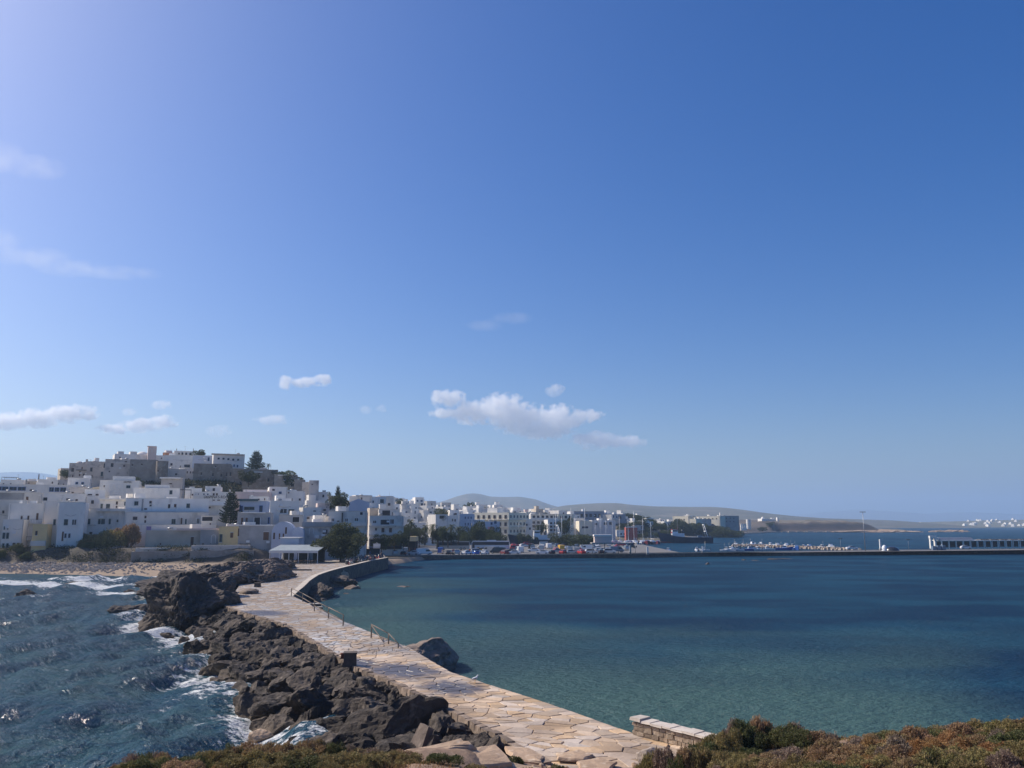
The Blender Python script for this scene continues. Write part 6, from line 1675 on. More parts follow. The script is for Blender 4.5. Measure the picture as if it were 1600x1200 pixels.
def palm(seed):
    """unit: trunk height 1, crown radius about .42"""
    rp = random.Random(seed); r = np.random.RandomState(seed)
    bend = rp.uniform(-.05, .05)
    tr = MB().tube([(0, 0, 0), (bend * .3, 0, .3), (bend * .7, 0, .65), (bend, 0, 1)], [.055, .042, .040, .046], M['bark'], 8)
    cr_ = MB()
    for k in range(26):
        a = k * 2.399 + rp.uniform(-.2, .2); el = rp.uniform(-.55, 1.15); L_ = rp.uniform(.36, .46)
        ca, sa = math.cos(a), math.sin(a); pts = []
        for i in range(8):
            t = i / 7
            q = L_ * t * math.cos(el * (1 - .4 * t)); z = L_ * t * math.sin(el) - .30 * t * t * L_ / .4
            pts.append(Vector((bend + ca * q, sa * q, 1 + z)))
        for i in range(7):
            p, q = pts[i], pts[i + 1]; side = Vector((-sa, ca, 0))
            for j in range(3):
                c = p.lerp(q, j / 3); w = .085 * math.sin(math.pi * min(1, (i + j / 3 + .8) / 7.8)) + .01
                for s in (-1, 1):
                    e = c + side * s * w + (q - p) * .9 + Vector((0, 0, -.35 * w))
                    cr_.add([c, c + (q - p) * .24, e], [(0, 1, 2)], M['palmleaf'])
    return tr.mesh('trunk'), cr_.mesh('crown')
def broad(seed, n=5200, mat='treeleaf', flat=1.0, lumps=16, leaf=.030):
    """unit: crown about 1 wide, 1 tall incl. trunk"""
    r = np.random.RandomState(seed); rp = random.Random(seed)
    lc = r.randn(lumps, 3) * np.array([.22, .22, .17]) + np.array([0, 0, .60]); lc[:, 2] = np.clip(lc[:, 2], .34, .92)
    lr = r.uniform(.14, .25, lumps)
    k = r.randint(0, lumps, n); d = r.randn(n, 3); d /= np.linalg.norm(d, axis=1)[:, None]
    cen = lc[k] + d * (lr[k] * (1 - .45 * r.rand(n) ** 2))[:, None]
    v, f = leaf_quads(cen, d + [0, 0, .3], leaf, r, 1.5)
    tr = MB().tube([(0, 0, -.05), (.01, 0, .2), (0, .01, .45)], [.035, .028, .016], M['bark'], 7)
    lb = MB()
    for i in range(0, lumps, 2):
        lb.tube([(0, 0, .25), tuple(lc[i] * .5 + np.array([0, 0, .2])), tuple(lc[i])], [.016, .010, .004], M['bark'], 5)
    return tr.mesh('trunk'), lb.mesh('limbs'), np_mesh('crown', v, f, M[mat])
NF = [norfolk(k) for k in (1, 2)]; PL = [palm(k) for k in (3, 4, 5)]
BR = [broad(k) for k in (6, 7, 8)]; TMK = broad(9, 17000, 'tamarisk', lumps=34, leaf=.026)
def put_tree(kind, parts, X, Y, z, sx, sz, label, rz=0, name=None, cat='tree', group=None):
    root = empty(name or kind, (X, Y, z), rz); root.scale = (sx, sx, sz)
    for nm, me in zip(('trunk', 'limbs', 'crown') if len(parts) == 3 else ('trunk', 'crown'), parts): link(nm, me, root)
    if label: tag(root, label, cat, group)
    return root
def tree_px(parts, px, ybase, ytop, Y, wpx, label, name, natw, cat='tree', rz=0.0):
    a = PY(px, ybase, Y); b = PY(px, ytop, Y); h = b.z - a.z
    return put_tree(name, parts, a.x, Y, a.z, wpx * Y / F / natw, h, label, rz, name, cat)
tree_px(NF[0], 399, 745, 705, 322, 36, 'broad layered pine on the castle crest against the sky', 'norfolk_pine', .68)
tree_px(NF[1], 359, 826, 768, 221, 40, 'tall dark layered pine above the low yellow house', 'norfolk_pine', .70, rz=.5)
tree_px(NF[0], 527, 800, 760, 258, 17, 'slim layered pine with a bare pointed top', 'norfolk_pine', .68, rz=1.0)
tree_px(BR[0], 530, 803, 773, 254, 26, 'dense dark round tree beside the slim pine', 'round_tree', .85)
tree_px(PL[0], 419, 742, 726, 318, 11, 'small palm on the castle crest beside the pine', 'palm_tree', .85)
tree_px(PL[1], 514.5, 788, 770, 268, 9, 'lone thin palm in front of the slim pine', 'palm_tree', .85)
tree_px(BR[1], 452, 768, 740, 304, 34, 'bushy tree draping the right end of the castle', 'round_tree', .85)
tree_px(BR[2], 437, 752, 738, 310, 18, 'small dark bush on the castle wall top', 'round_tree', .85)
tree_px(BR[0], 312, 716, 704, 350, 16, 'low dark bush on the hill top behind the white roof house', 'round_tree', .85)
tree_px(BR[1], 103, 748, 736, 334, 16, 'dark bush at the far left foot of the castle', 'round_tree', .85)
tree_px(BR[2], 388, 760, 738, 300, 22, 'dark leafy tree growing against the brown castle houses', 'round_tree', .85)
tree_px(TMK, 532, 880, 824, 196, 50, 'large round tamarisk tree shading the square beside the cafe', 'tamarisk_tree', .82)
tree_px(BR[0], 128, 790, 772, 244, 10, 'small dark tree between the beach front houses', 'round_tree', .85)
tree_px(BR[1], 213, 764, 748, 268, 20, 'dark bush at the right end of the arched hotel', 'round_tree', .85)
# park palms and trees between square and car park
pk = random.Random(31)
for k, (px, yt, yb, Y, w, kind, lab) in enumerate([
    (642, 806, 850, 300, 17, 'p', 'tall palm at the kiosk end of the park'),
    (664, 816, 852, 300, 18, 'p', 'bushy palm, second of the park from the kiosk'), (676, 814, 850, 305, 20, 'p', 'bushy palm in the middle of the park'),
    (692, 818, 852, 302, 19, 'p', 'palm left of the park lamp'), (705, 815, 852, 306, 22, 'p', 'tall palm beside the park lamp'), (716, 818, 852, 304, 17, 'p', 'short palm right of the park lamp'),
    (628, 822, 852, 296, 18, 'b', 'dark round tree left of the kiosk awning'), (655, 828, 854, 302, 22, 'b', 'low round tree between two park palms'),
    (684, 826, 854, 306, 24, 'b', 'round tree in the middle of the park'), (700, 828, 854, 300, 22, 'b', 'low round tree behind the first bus'),
    (730, 826, 854, 330, 24, 'b', 'round tree behind the gap between the buses'), (745, 818, 856, 326, 22, 'b', 'tall dark tree behind the second bus'),
    (772, 830, 856, 336, 26, 'b', 'yellowish bush behind the second bus'), (724, 834, 856, 322, 20, 'b', 'low bush beside the park lamp'), (757, 826, 856, 340, 18, 'b', 'dark tree below the yellow hotel'),
    (616, 836, 860, 254, 20, 'b', 'dark tree in front of the corner hotel'), (596, 838, 862, 250, 18, 'b', 'low dark tree at the shopfront of the corner hotel'), (630, 832, 858, 258, 16, 'b', 'dark tree at the right corner of the corner hotel'), (645, 822, 852, 312, 20, 'b', 'dark tree behind the kiosk'),
    (686, 798, 822, 404, 26, 'b', 'rounded tree between the houses above the park'), (882, 812, 842, 436, 20, 'b', 'tree behind the bare masts'), (846, 818, 840, 440, 12, 'b', 'dark tree behind the blue trawler'),
    (905, 838, 858, 372, 42, 'b', 'low wide bush at the end of the car park'), (885, 836, 858, 376, 34, 'b', 'low olive bush beside the blue trawler'), (920, 840, 858, 380, 30, 'b', 'dark bush beside the tilted sail awning')]):
    if kind == 'p': tree_px(PL[k % 3], px, yb, yt + (yb - yt) * .2, Y, w, lab, 'palm_tree', .85, rz=pk.uniform(0, 6))
    else: tree_px(BR[k % 3], px, yb, yt, Y, w, lab, 'round_tree', .85, rz=pk.uniform(0, 6))
# wood behind the marina
mem = []
for k in range(74):
    px = pk.uniform(972, 1060) if k < 40 else pk.uniform(1050, 1160); Y = pk.uniform(540, 680) if k < 40 else pk.uniform(672, 705)
    a = PY(px, 835, Y); z = float(T(a.x, Y))
    mem.append(put_tree('round_tree', BR[k % 3], a.x, Y, z - .4, pk.uniform(6, 10) + 3 * (k >= 40), pk.uniform(3.8, 6.2) + 2.8 * (k >= 40), None, pk.uniform(0, 6)))
number_by_px(mem, 'dark green tree in the wood behind the marina, {o} counting rightwards', 'tree', 'trees behind the marina')
mem = []
for k in range(30):
    px = pk.uniform(1180, 1262); Y = pk.uniform(900, 1075); a = PY(px, 820, Y); z = float(T(a.x, Y))
    if z < 1: continue
    mem.append(put_tree('round_tree', BR[k % 3], a.x, Y, z - .4, pk.uniform(9, 15), pk.uniform(5, 8), None, pk.uniform(0, 6)))
number_by_px(mem, 'dark bushy tree on the far point, {o} counting rightwards', 'tree', 'trees on the far point')
mem = []
for k in range(44):
    px = pk.uniform(575, 900); Y = pk.choice([335, 360, 390, 425, 460, 500, 540, 580, 620]); a = PY(px, 820, Y); z = float(T(a.x, Y))
    if Y < 420 and px > 640: continue
    mem.append(put_tree('round_tree', BR[k % 3], a.x, Y - 9, z - .3, pk.uniform(4, 7), pk.uniform(4, 8), None, pk.uniform(0, 6)))
number_by_px(mem, 'dark tree among the rising town houses, {o} counting rightwards', 'tree', 'trees in the rising town')
# scrub on the castle hillside and the beach bank: a mass nobody could count
r = np.random.RandomState(12)
def scrub(name, X, Y, size, mat, label, up=.25, n_per=10, rad=.8):
    z = T(X, Y)
    n = len(X)
    cen = np.repeat(np.stack([X, Y, z + up], 1), n_per, 0) + r.randn(n * n_per, 3) * np.array([rad, rad, rad * .45])
    d = r.randn(n * n_per, 3); d[:, 2] = np.abs(d[:, 2])
    v, f = leaf_quads(cen, d, size, r, 1.4)
    tag(link(name, np_mesh(name, v, f, M[mat])), label, 'scrub', None, 'stuff')
X = r.uniform(-165, -70, 5200); Y = r.uniform(270, 325, 5200)
px_ = 800 + F * X / Y
k = (px_ > 235) & (px_ < 478) & (fbm(X / 8, Y / 8, 2, 4) > .33)
scrub('hillside_scrub', X[k], Y[k], .42, 'scrubleaf', 'dark scrub covering the slope below the castle walls', .5, 16, .9)
X = r.uniform(-150, -52, 2600); bk = np.interp(X, [-100, -90, -70, -50], [12, 16, 26, 30]); d = bk + np.abs(r.normal(3.5, 2.6, 2600)); Y = np.interp(X, SHX, SHY) + d
k = (fbm(X / 5, Y / 5, 3, 14) > .50) & (d < bk + 12)
scrub('bank_scrub', X[k], Y[k], .16, 'scrubleaf', 'dark scrub on the earth bank between beach and houses', .15, 14, .55)
for k, (px, Y, w, h, lab) in enumerate([(22, 204, 3.4, 1.5, 'bright green bush, first on the beach bank'), (42, 205, 3.8, 1.7, 'large bright green bush on the beach bank below the yellow lean-to'), (60, 203, 3.2, 1.4, 'green bush on the beach bank beside the white stair wall'),
                                        (150, 206, 4, 1.2, 'low yellow green bush on the bank below the weathered white house'), (185, 209, 7, 4.2, 'wide brown green thicket below the pale blue shed'), (212, 210, 7.5, 4.6, 'rounded reddish thicket beside the beige house'), (160, 209, 6, 3.2, 'brown thicket at the top of the scrub bank'), (137, 210, 4, 3.5, 'dark thicket against the broad white house')]):
    X = (px - 800) / F * Y; root = empty('bush', (X, Y, float(T(X, Y)) - .2)); root.scale = (w * .55, w * .45, h / .62)
    link('foliage', SHK['shrub_green' if k < 4 else 'shrub_olive'][k % 2] if k != 5 else SHK['shrub_brown'][0], root); link('stems', TW[k % 3], root)
    tag(root, lab, 'bush')

# ================================================================== the cafe on the square
def cafe():
    Y = 189; a = PY(421, 880, Y); b = PY(497, 880, Y)
    root = empty('cafe_canopy', (a.x, Y, DECK))
    W = b.x - a.x; H0 = PY(421, 861, Y).z - DECK; H1 = PY(421, 852, Y + 9).z - DECK
    M['canopy'] = pmat('pale_canopy', (.30, .34, .36), (.24, .28, .30), .8, .8)
    MB().add([(-.2, -.3, H0), (W, -.3, H0), (W, 9, H1), (-.2, 9, H1), (-.2, -.3, H0 + .12), (W, -.3, H0 + .12), (W, 9, H1 + .12), (-.2, 9, H1 + .12)], [(3, 2, 1, 0), (4, 5, 6, 7), (0, 1, 5, 4), (1, 2, 6, 5), (2, 3, 7, 6), (3, 0, 4, 7)], M['canopy']).build('roof', root)
    MB().box(-.15, W - .05, -.36, -.303, H0 - .42, H0 + .06, M['canvas']).build('valance', root)
    for i in range(6):
        u = .05 + (W - .2) * i / 5
        MB().box(u - .07, u + .07, -.2, -.06, 0, H0 - .003, M['frame_w']).build('post', root)
    for i in range(3): MB().box(W * (i + .1) / 3, W * (i + .85) / 3, 8.6, 8.9, 0, H1 - .2, M['dark']).build('interior_shade', root)  # near-black sheets painting the shade under the canopy
    tag(root, 'open fronted cafe with a pale sloping canopy on the square', 'cafe')
    # upper awning box
    p = PY(438, 851, 199); q = PY(467, 841, 199)
    tag(MB().box(0, q.x - p.x, 0, 4, 0, q.z - p.z, M['palebl']).box(-.2, q.x - p.x + .2, -.2, 4.2, q.z - p.z + .003, q.z - p.z + .2, M['white']).build('roof_shed', None, (p.x, 199, p.z)), 'pale blue roof shed above the cafe canopy', 'shed')
    # tables and chairs
    tm = MB().box(-.4, .4, -.4, .4, .70, .75, M['frame_br']); tm.tube([(0, 0, 0), (0, 0, .70)], .04, M['rail'], 6); tm.box(-.25, .25, -.25, .25, 0, .03, M['rail'])
    top = MB().box(-.4, .4, -.4, .4, .70, .75, M['frame_br']).mesh('table_top'); leg = MB().tube([(0, 0, .03), (0, 0, .70)], .04, M['rail'], 6).mesh('leg'); foot = MB().box(-.25, .25, -.25, .25, 0, .03, M['rail']).mesh('base')
    seat = MB().box(-.22, .22, -.22, .22, .43, .47, M['rail']).mesh('seat'); back = MB().box(-.22, .22, .19, .22, .5, .92, M['rail']).mesh('backrest')
    cl = MB().tube([(0, 0, 0), (0, 0, .43)], .018, M['rail'], 5).mesh('leg')
    tabs, chs = [], []
    rc = random.Random(3)
    for i in range(9):
        for j in range(2):
            X = a.x + .8 + i * (W - 1.4) / 8 + rc.uniform(-.2, .2); YY = Y - 1.6 - j * 2.4 + rc.uniform(-.3, .3) + (1.8 if j == 0 else 0)
            if j == 1 and i < 2: continue
            t = empty('cafe_table', (X, YY, DECK + .012)); link('table_top', top, t); link('leg', leg, t); link('base', foot, t); tabs.append(t)
            for s in (-1, 1):
                c = empty('cafe_chair', (X + s * .75, YY + rc.uniform(-.1, .1), DECK + .012), R(-90) * s + rc.uniform(-.3, .3)); link('seat', seat, c); link('backrest', back, c)
                for lx in (-.19, .19):
                    for ly in (-.19, .19): link('leg', cl, c, (lx, ly, 0))
                chs.append(c)
    number_by_px(tabs, 'square dark cafe table on the square, {o} counting rightwards', 'table', 'cafe tables')
    number_by_px(chs, 'dark cafe chair on the square, {o} counting rightwards', 'chair', 'cafe chairs')
    # closed parasol
    p = PZ(441.5, 878, DECK)
    u = empty('parasol', (p.x, p.y, DECK + .012))
    MB().tube([(0, 0, 0), (0, 0, 2.7)], .03, M['rail'], 6).build('pole', u)
    MB().tube([(0, 0, .5), (.02, 0, .9), (0, .02, 1.5), (.01, 0, 2.2), (0, 0, 2.6), (0, 0, 2.72)], [.24, .27, .22, .2, .12, .02], M['canvas'], 9).build('canopy', u)
    MB().box(-.35, .35, -.35, .35, 0, .09, M['concrete']).build('base', u)
    tag(u, 'closed white parasol standing beside the brown outcrop', 'parasol')
    for k, (px, py, rr_) in enumerate([(503, 872, 1.9), (520, 872, 2.2), (512, 869, 1.7)]):
        p = PZ(px, py, DECK); u = empty('parasol', (p.x, p.y, DECK + .012))
        MB().tube([(0, 0, 0), (0, 0, 2.5)], .035, M['rail'], 6).build('pole', u)
        n = 8; MB().add([(rr_ * math.cos(2 * math.pi * i / n), rr_ * math.sin(2 * math.pi * i / n), 2.1) for i in range(n)] + [(0, 0, 2.75)], [(i, (i + 1) % n, n) for i in range(n)], M['canvas']).build('canopy', u)
        tag(u, ['open cream parasol beside the cafe canopy', 'large open cream parasol under the tamarisk', 'small open cream parasol behind the others'][k], 'parasol')
    # kiosk awning and its hoarding
    Y = 290; a = PY(612, 848, Y); b = PY(652, 838.5, Y)
    k = empty('kiosk', (a.x, Y, 1.0))
    Wk = b.x - a.x; Hk = b.z - 1.0
    MB().box(0, Wk * .68, -3, 4, Hk - .9, Hk - .2, M['canvas'], .1, .3).build('awning', k)
    MB().box(Wk * .69, Wk, -3.4, 4, Hk - 1.5, Hk + .1, M['yellow'], .05, .3).build('awning', k)
    for u in (.3, Wk * .4, Wk * .7, Wk - .3): MB().box(u - .08, u + .08, -2.6, -2.44, 0, Hk - 1.45, M['rail']).build('post', k)
    MB().box(.2, Wk - .2, 1.5, 4, 0, Hk - 1.52, M['dark']).build('back_wall', k)
    tag(k, 'kiosk with a long pale awning and a yellow end behind the parked cars', 'kiosk')
    # white sign board over the scooters
    p = PZ(575, 871, DECK)
    s = empty('sign_board', (p.x, p.y + 14, DECK))
    MB().box(-1.0, 1.0, -.06, .06, 2.0, 3.25, M['frame_w']).build('board', s)
    MB().tube([(-.35, 0, 3.24), (0, 0, 3.5), (.35, 0, 3.24)], .08, M['frame_w'], 6).build('crest', s)
    for u in (-.8, .8): MB().box(u - .05, u + .05, -.05, .05, 0, 1.998, M['rail']).build('post', s)
    tag(s, 'white sign board on posts above the parked scooters', 'sign')
    a = PY(545, 866, 226); b = PY(592, 866, 226)
    bn = empty('bus_shelter', (a.x, 226, DECK))
    MB().box(0, b.x - a.x, 0, 2.4, 2.5, 2.62, M['bluegrey']).build('roof', bn)
    for u in (.1, (b.x - a.x) * .5, b.x - a.x - .1): MB().box(u - .05, u + .05, 2.2, 2.3, 0, 2.5, M['steel']).build('post', bn)
    MB().box(.2, b.x - a.x - .2, 2.3, 2.34, .4, 2.1, M['pane']).build('glass_panel', bn)
    tag(bn, 'flat blue grey roofed shelter behind the parked scooters', 'shelter')
cafe()
# ================================================================== vehicles
def wheel_mesh(r, w):
    mb = MB(); n = 14
    mb.add([(r * math.cos(2 * math.pi * i / n), y, r * math.sin(2 * math.pi * i / n)) for y in (-w / 2, w / 2) for i in range(n)],
           [(i, (i + 1) % n, n + (i + 1) % n, n + i) for i in range(n)] + [tuple(reversed(range(n))), tuple(range(n, 2 * n))], M['blackp'])
    q = r * .58; rm = MB()
    for y in (-w / 2 - .01, w / 2 + .01):
        rm.add([(q * math.cos(2 * math.pi * i / n), y, q * math.sin(2 * math.pi * i / n)) for i in range(n)], [tuple(range(n))], M['silver'])
    return mb.mesh('wheel'), rm.mesh('rim')
def put_wheel(wm, root, loc):
    o = link('wheel', wm[0], root, loc); link('rim', wm[1], o); return o
WH = {.31: wheel_mesh(.31, .2), .34: wheel_mesh(.34, .22), .5: wheel_mesh(.5, .3)}
def shell(stations, mat):
    """car body lofted along x from (x, z0, z_waist, z_top, half_w, half_w_top)"""
    mb = MB(); vs = []; n = 8
    for (x, z0, zw, zt, hw, ht) in stations:
        vs += [(x, -hw * .94, z0), (x, -hw, (z0 + zw) / 2), (x, -hw * .97, zw), (x, -ht, zt), (x, ht, zt), (x, hw * .97, zw), (x, hw, (z0 + zw) / 2), (x, hw * .94, z0)]
    fs = []
    m = len(stations)
    for i in range(m - 1):
        for k in range(n):
            k2 = (k + 1) % n
            fs.append((i * n + k, i * n + k2, (i + 1) * n + k2, (i + 1) * n + k))
    fs += [tuple(range(n)), tuple(reversed(range((m - 1) * n, m * n)))]
    mb.add(vs, fs, mat, False)
    return mb.mesh('body')
CAR = {
 'hatchback': dict(st=[(-1.92, .35, .62, .66, .72, .60), (-1.85, .25, .82, .86, .80, .66), (-1.70, .22, .92, 1.02, .82, .66), (-1.35, .22, .93, 1.40, .83, .60), (-.2, .22, .93, 1.47, .84, .60), (.35, .22, .92, 1.42, .84, .60), (.95, .22, .92, .98, .83, .68), (1.6, .22, .82, .86, .81, .66), (1.88, .27, .66, .70, .72, .58)], w=(-1.2, 1.2), r=.31, glass=(-1.62, .88, .97, 1.36, .835)),
 'saloon': dict(st=[(-2.2, .38, .72, .76, .74, .6), (-2.1, .25, .90, .94, .82, .66), (-1.55, .22, .94, 1.00, .84, .68), (-.95, .22, .94, 1.40, .85, .58), (.1, .22, .93, 1.44, .86, .59), (.5, .22, .92, 1.38, .86, .6), (1.15, .22, .92, .97, .85, .7), (1.95, .22, .82, .86, .82, .66), (2.2, .3, .66, .70, .72, .58)], w=(-1.32, 1.36), r=.31, glass=(-1.45, 1.08, .98, 1.34, .855)),
 'estate_jeep': dict(st=[(-2.05, .42, .80, .84, .80, .66), (-2.0, .34, 1.05, 1.10, .86, .72), (-1.92, .32, 1.08, 1.45, .88, .68), (-1.7, .32, 1.08, 1.70, .88, .68), (.0, .32, 1.08, 1.74, .89, .68), (.5, .32, 1.06, 1.66, .89, .68), (.95, .32, 1.05, 1.12, .88, .74), (1.8, .34, .98, 1.02, .86, .72), (2.05, .4, .80, .84, .78, .64)], w=(-1.28, 1.30), r=.34, glass=(-1.82, .88, 1.12, 1.60, .885)),
 'van': dict(st=[(-2.45, .42, .9, .94, .88, .84), (-2.4, .34, 1.1, 1.95, .94, .86), (-2.2, .32, 1.12, 2.04, .95, .86), (1.0, .32, 1.12, 2.06, .95, .86), (1.5, .32, 1.1, 1.75, .95, .82), (1.95, .32, 1.08, 1.16, .94, .84), (2.35, .34, .95, 1.0, .9, .8), (2.48, .42, .75, .8, .8, .7)], w=(-1.5, 1.6), r=.34, glass=(.35, 1.9, 1.15, 1.72, .952)),
}
BODY = {k: shell(v['st'], M['whitep']) for k, v in CAR.items()}
def glass_mesh(k):
    g = CAR[k]['glass']; st = CAR[k]['st']; mb = MB()
    xa, xb, z0, z1, hw = g
    xs = [s[0] for s in st]
    def top(x): return np.interp(x, xs, [s[3] for s in st])
    def hwt(x, z):
        zw = np.interp(x, xs, [s[2] for s in st]); zt = top(x); a = np.interp(x, xs, [s[4] for s in st]) * .97; b = np.interp(x, xs, [s[5] for s in st])
        t = min(max((z - zw) / max(zt - zw, .01), 0), 1); return a + (b - a) * t
    for s in (-1, 1):                                # side windows
        pts = []
        L_ = np.linspace(xa, xb, 9)
        lo = [(x, s * (hwt(x, z0) + .012), z0) for x in L_]; hi = [(x, s * (hwt(x, min(z1, top(x) - .07)) + .012), max(z0 + .005, min(z1, top(x) - .07))) for x in L_]
        mb.add(lo + hi, [(i, i + 1, 9 + i + 1, 9 + i) for i in range(8)], M['pane'])
    for (x0, x1) in ((xs[-4] if k != 'van' else 1.5, xs[-3] if k != 'van' else 1.95), (xs[2], xs[3])):      # windscreen and rear window
        if k == 'van' and x0 < 0: continue
        za, zb = top(x0), top(x1); n_ = Vector((zb - za, 0, x0 - x1)); n_ = Vector((-(zb - za), 0, (x1 - x0))).normalized() * .015
        wa, wb = np.interp(x0, xs, [s[5] for s in st]) * .92, np.interp(x1, xs, [s[5] for s in st]) * .92
        f = lambda t: (x0 + (x1 - x0) * t + n_.x, za + (zb - za) * t + n_.z, wa + (wb - wa) * t)
        a, b = f(.12), f(.92)
        mb.add([(a[0], -a[2], a[1]), (a[0], a[2], a[1]), (b[0], b[2], b[1]), (b[0], -b[2], b[1])], [(0, 1, 2, 3)], M['pane'])
    return mb.mesh('windows')
GL = {k: glass_mesh(k) for k in CAR}
HL = MB().box(-.05, .05, -.16, .16, -.07, .07, M['lamp']).mesh('headlight'); TL = MB().box(-.04, .04, -.10, .10, -.12, .12, M['tail']).mesh('tail_light')
PLT = MB().box(-.02, .02, -.26, .26, -.06, .06, M['frame_w']).mesh('number_plate')
def car(kind, X, Y, z, rz, paint, label, group='cars parked on the quay'):
    c = CAR[kind]; st = c['st']
    root = empty('parked_car' if kind != 'van' else 'parked_van', (X, Y, z), rz)
    b = link('body', BODY[kind], root); set_mat(b, M[paint])
    link('windows', GL[kind], root)
    hw = max(s[4] for s in st)
    for wx in c['w']:
        for s in (-1, 1): put_wheel(WH[c['r']], root, (wx, s * (hw - .08), c['r']))
    fx0 = st[-1][0]; bx = st[0][0]
    for s in (-1, 1):
        link('headlight', HL, root, (fx0 - .06, s * (st[-1][4] - .08), (st[-1][1] + st[-1][3]) / 2 + .14)); link('tail_light', TL, root, (bx + .0, s * (st[0][4] - .04), st[0][2] + .05))
    link('number_plate', PLT, root, (fx0 + .01, 0, st[-1][1] + .12))
    return tag(root, label, 'van' if kind == 'van' else 'car', group)
# front row along the quay edge, left to right (photo columns)
row = [(619, 'estate_jeep', 'silver', 112, 'silver jeep at the sandy end of the quay'), (633, 'hatchback', 'blackc', 95, 'black hatchback beside the silver jeep'), (650, 'saloon', 'whitep', 150, 'white saloon with its tail to the sandy corner'), (665, 'van', 'whitep', 20, 'white estate van beside the white saloon'),
       (704, 'hatchback', 'blackc', 80, 'black green hatchback at the quay edge before the first bus'), (715, 'estate_jeep', 'silver', 100, 'dusty silver jeep at the quay edge before the first bus'), (730, 'hatchback', 'whitep', 60, 'white hatchback at the quay edge under the bus gap'), (744, 'hatchback', 'bluep', 110, 'bright blue hatchback at the quay edge'), (759, 'hatchback', 'whitep', 70, 'white hatchback beside the bright blue one'),
       (788, 'hatchback', 'maroon', 118, 'dark red hatchback at the quay edge'), (803, 'saloon', 'whitep', 172, 'low white saloon beside the dark red hatchback'), (847, 'saloon', 'whitep', 165, 'white saloon alone at the quay edge below the trawler'), (861, 'hatchback', 'blackc', 100, 'black hatchback beside the lone white saloon'),
       (879, 'hatchback', 'redp', 60, 'bright red hatchback at the quay edge'), (891, 'hatchback', 'silver', 20, 'grey hatchback beside the bright red one'), (906, 'saloon', 'redp', 110, 'second bright red car at the quay edge'), (922, 'estate_jeep', 'whitep', 8, 'white jeep near the end of the quay edge row'), (937, 'hatchback', 'blackc', 90, 'dark car between two white jeeps'), (950, 'estate_jeep', 'whitep', 2, 'last white jeep of the quay edge row, before the shelter')]
def qy(px, back): 
    f = PZ(px, np.interp(px, [613, 700, 1000, 1340, 1640], [868.5, 867.8, 865.6, 860.0, 857.6]), QUAY)
    Y = f.y + back; return (px - 800) / F * Y * .998, Y
for px, kind, paint, yaw, lab in row:
    X, Y = qy(px, 3.6 + (px % 3) * .3); car(kind, X, Y, QUAY + .004, R(yaw), paint, lab)
for px, back, kind, paint, yaw, lab in [
    (690, 16, 'van', 'bluep', 95, 'bright blue van in front of the first bus'), (765, 24, 'van', 'silver', 150, 'white camper van in front of the second bus'), (776, 21, 'van', 'blackc', 95, 'dark van beside the camper van'), (812, 22, 'van', 'whitep', 100, 'grey white van behind the low white saloon'),
    (799, 17, 'hatchback', 'blackc', 160, 'black hatchback behind the dark red one'), (625, 18, 'van', 'blackc', 100, 'dark green van behind the silver jeep'), (636, 20, 'van', 'silver', 95, 'silver van behind the black hatchback'), (747, 30, 'hatchback', 'yellowp', 185, 'yellow taxi in front of the second bus'), (757, 31, 'hatchback', 'blackc', 5, 'dark hatchback beside the yellow taxi'),
    (711, 14, 'hatchback', 'maroon', 95, 'maroon hatchback behind the dusty jeep'), (830, 62, 'van', 'blackc', 80, 'dark van in the middle of the open car park'), (818, 90, 'hatchback', 'whitep', 30, 'white car far back beside the dark blue hull'), (846, 72, 'hatchback', 'whitep', 140, 'white hatchback in the second row of the car park'), (856, 66, 'van', 'whitep', 100, 'white van in the second row of the car park'),
    (868, 30, 'hatchback', 'redp', 100, 'red hatchback in the second row below the gantry'), (875, 40, 'van', 'yellowp', 100, 'yellow pickup van below the gantry'), (887, 48, 'hatchback', 'whitep', 20, 'white hatchback behind the yellow van'), (900, 44, 'estate_jeep', 'blackc', 5, 'dark jeep behind the second red car'), (915, 40, 'van', 'whitep', 170, 'white van behind the quay edge jeeps'), (930, 22, 'hatchback', 'silver', 100, 'silver hatchback behind the dark car'), (895, 20, 'van', 'silver', 5, 'long silver van behind the two red cars'),
    (941, 20, 'hatchback', 'bluegrey', 20, 'blue grey hatchback under the flat shelter'), (961, 18, 'van', 'bluegrey', 5, 'blue grey van under the flat shelter'), (1322, 9, 'saloon', 'whitep', 6, 'white car parked alone on the pier below the tall lamp'), (1497, 7, 'hatchback', 'whitep', 355, 'white car beside the white portal of the pier shelter')]:
    X, Y = qy(px, back); car(kind, X, Y, QUAY + .004, R(yaw), paint, lab)
cr_ = random.Random(66); mem = []; taken = []
for k in range(200):
    if len(mem) >= 34: break
    px = cr_.uniform(690, 985); back = cr_.choice([13, 26, 38, 52, 66, 82, 96, 110]) + cr_.uniform(-1, 1)
    X, Y = qy(px, back)
    if Y > 395 or (px < 800 and back > 24): continue
    if any(o.name.startswith(('parked', 'coach')) and (o.location.x - X) ** 2 + (o.location.y - Y) ** 2 < 34 for o in COL.objects if o.parent is None and 255 < o.location.y < 400): continue
    mem.append(car(cr_.choice(['hatchback', 'saloon', 'estate_jeep', 'van']), X, Y, QUAY + .004, R(cr_.choice([85, 95, 100, 265, 5, 175])), cr_.choice(['whitep', 'whitep', 'silver', 'blackc', 'redp', 'bluegrey', 'silver']), None))
number_by_px(mem, 'car parked in the back rows of the quay car park, {o} counting rightwards', 'car', 'cars parked on the quay')
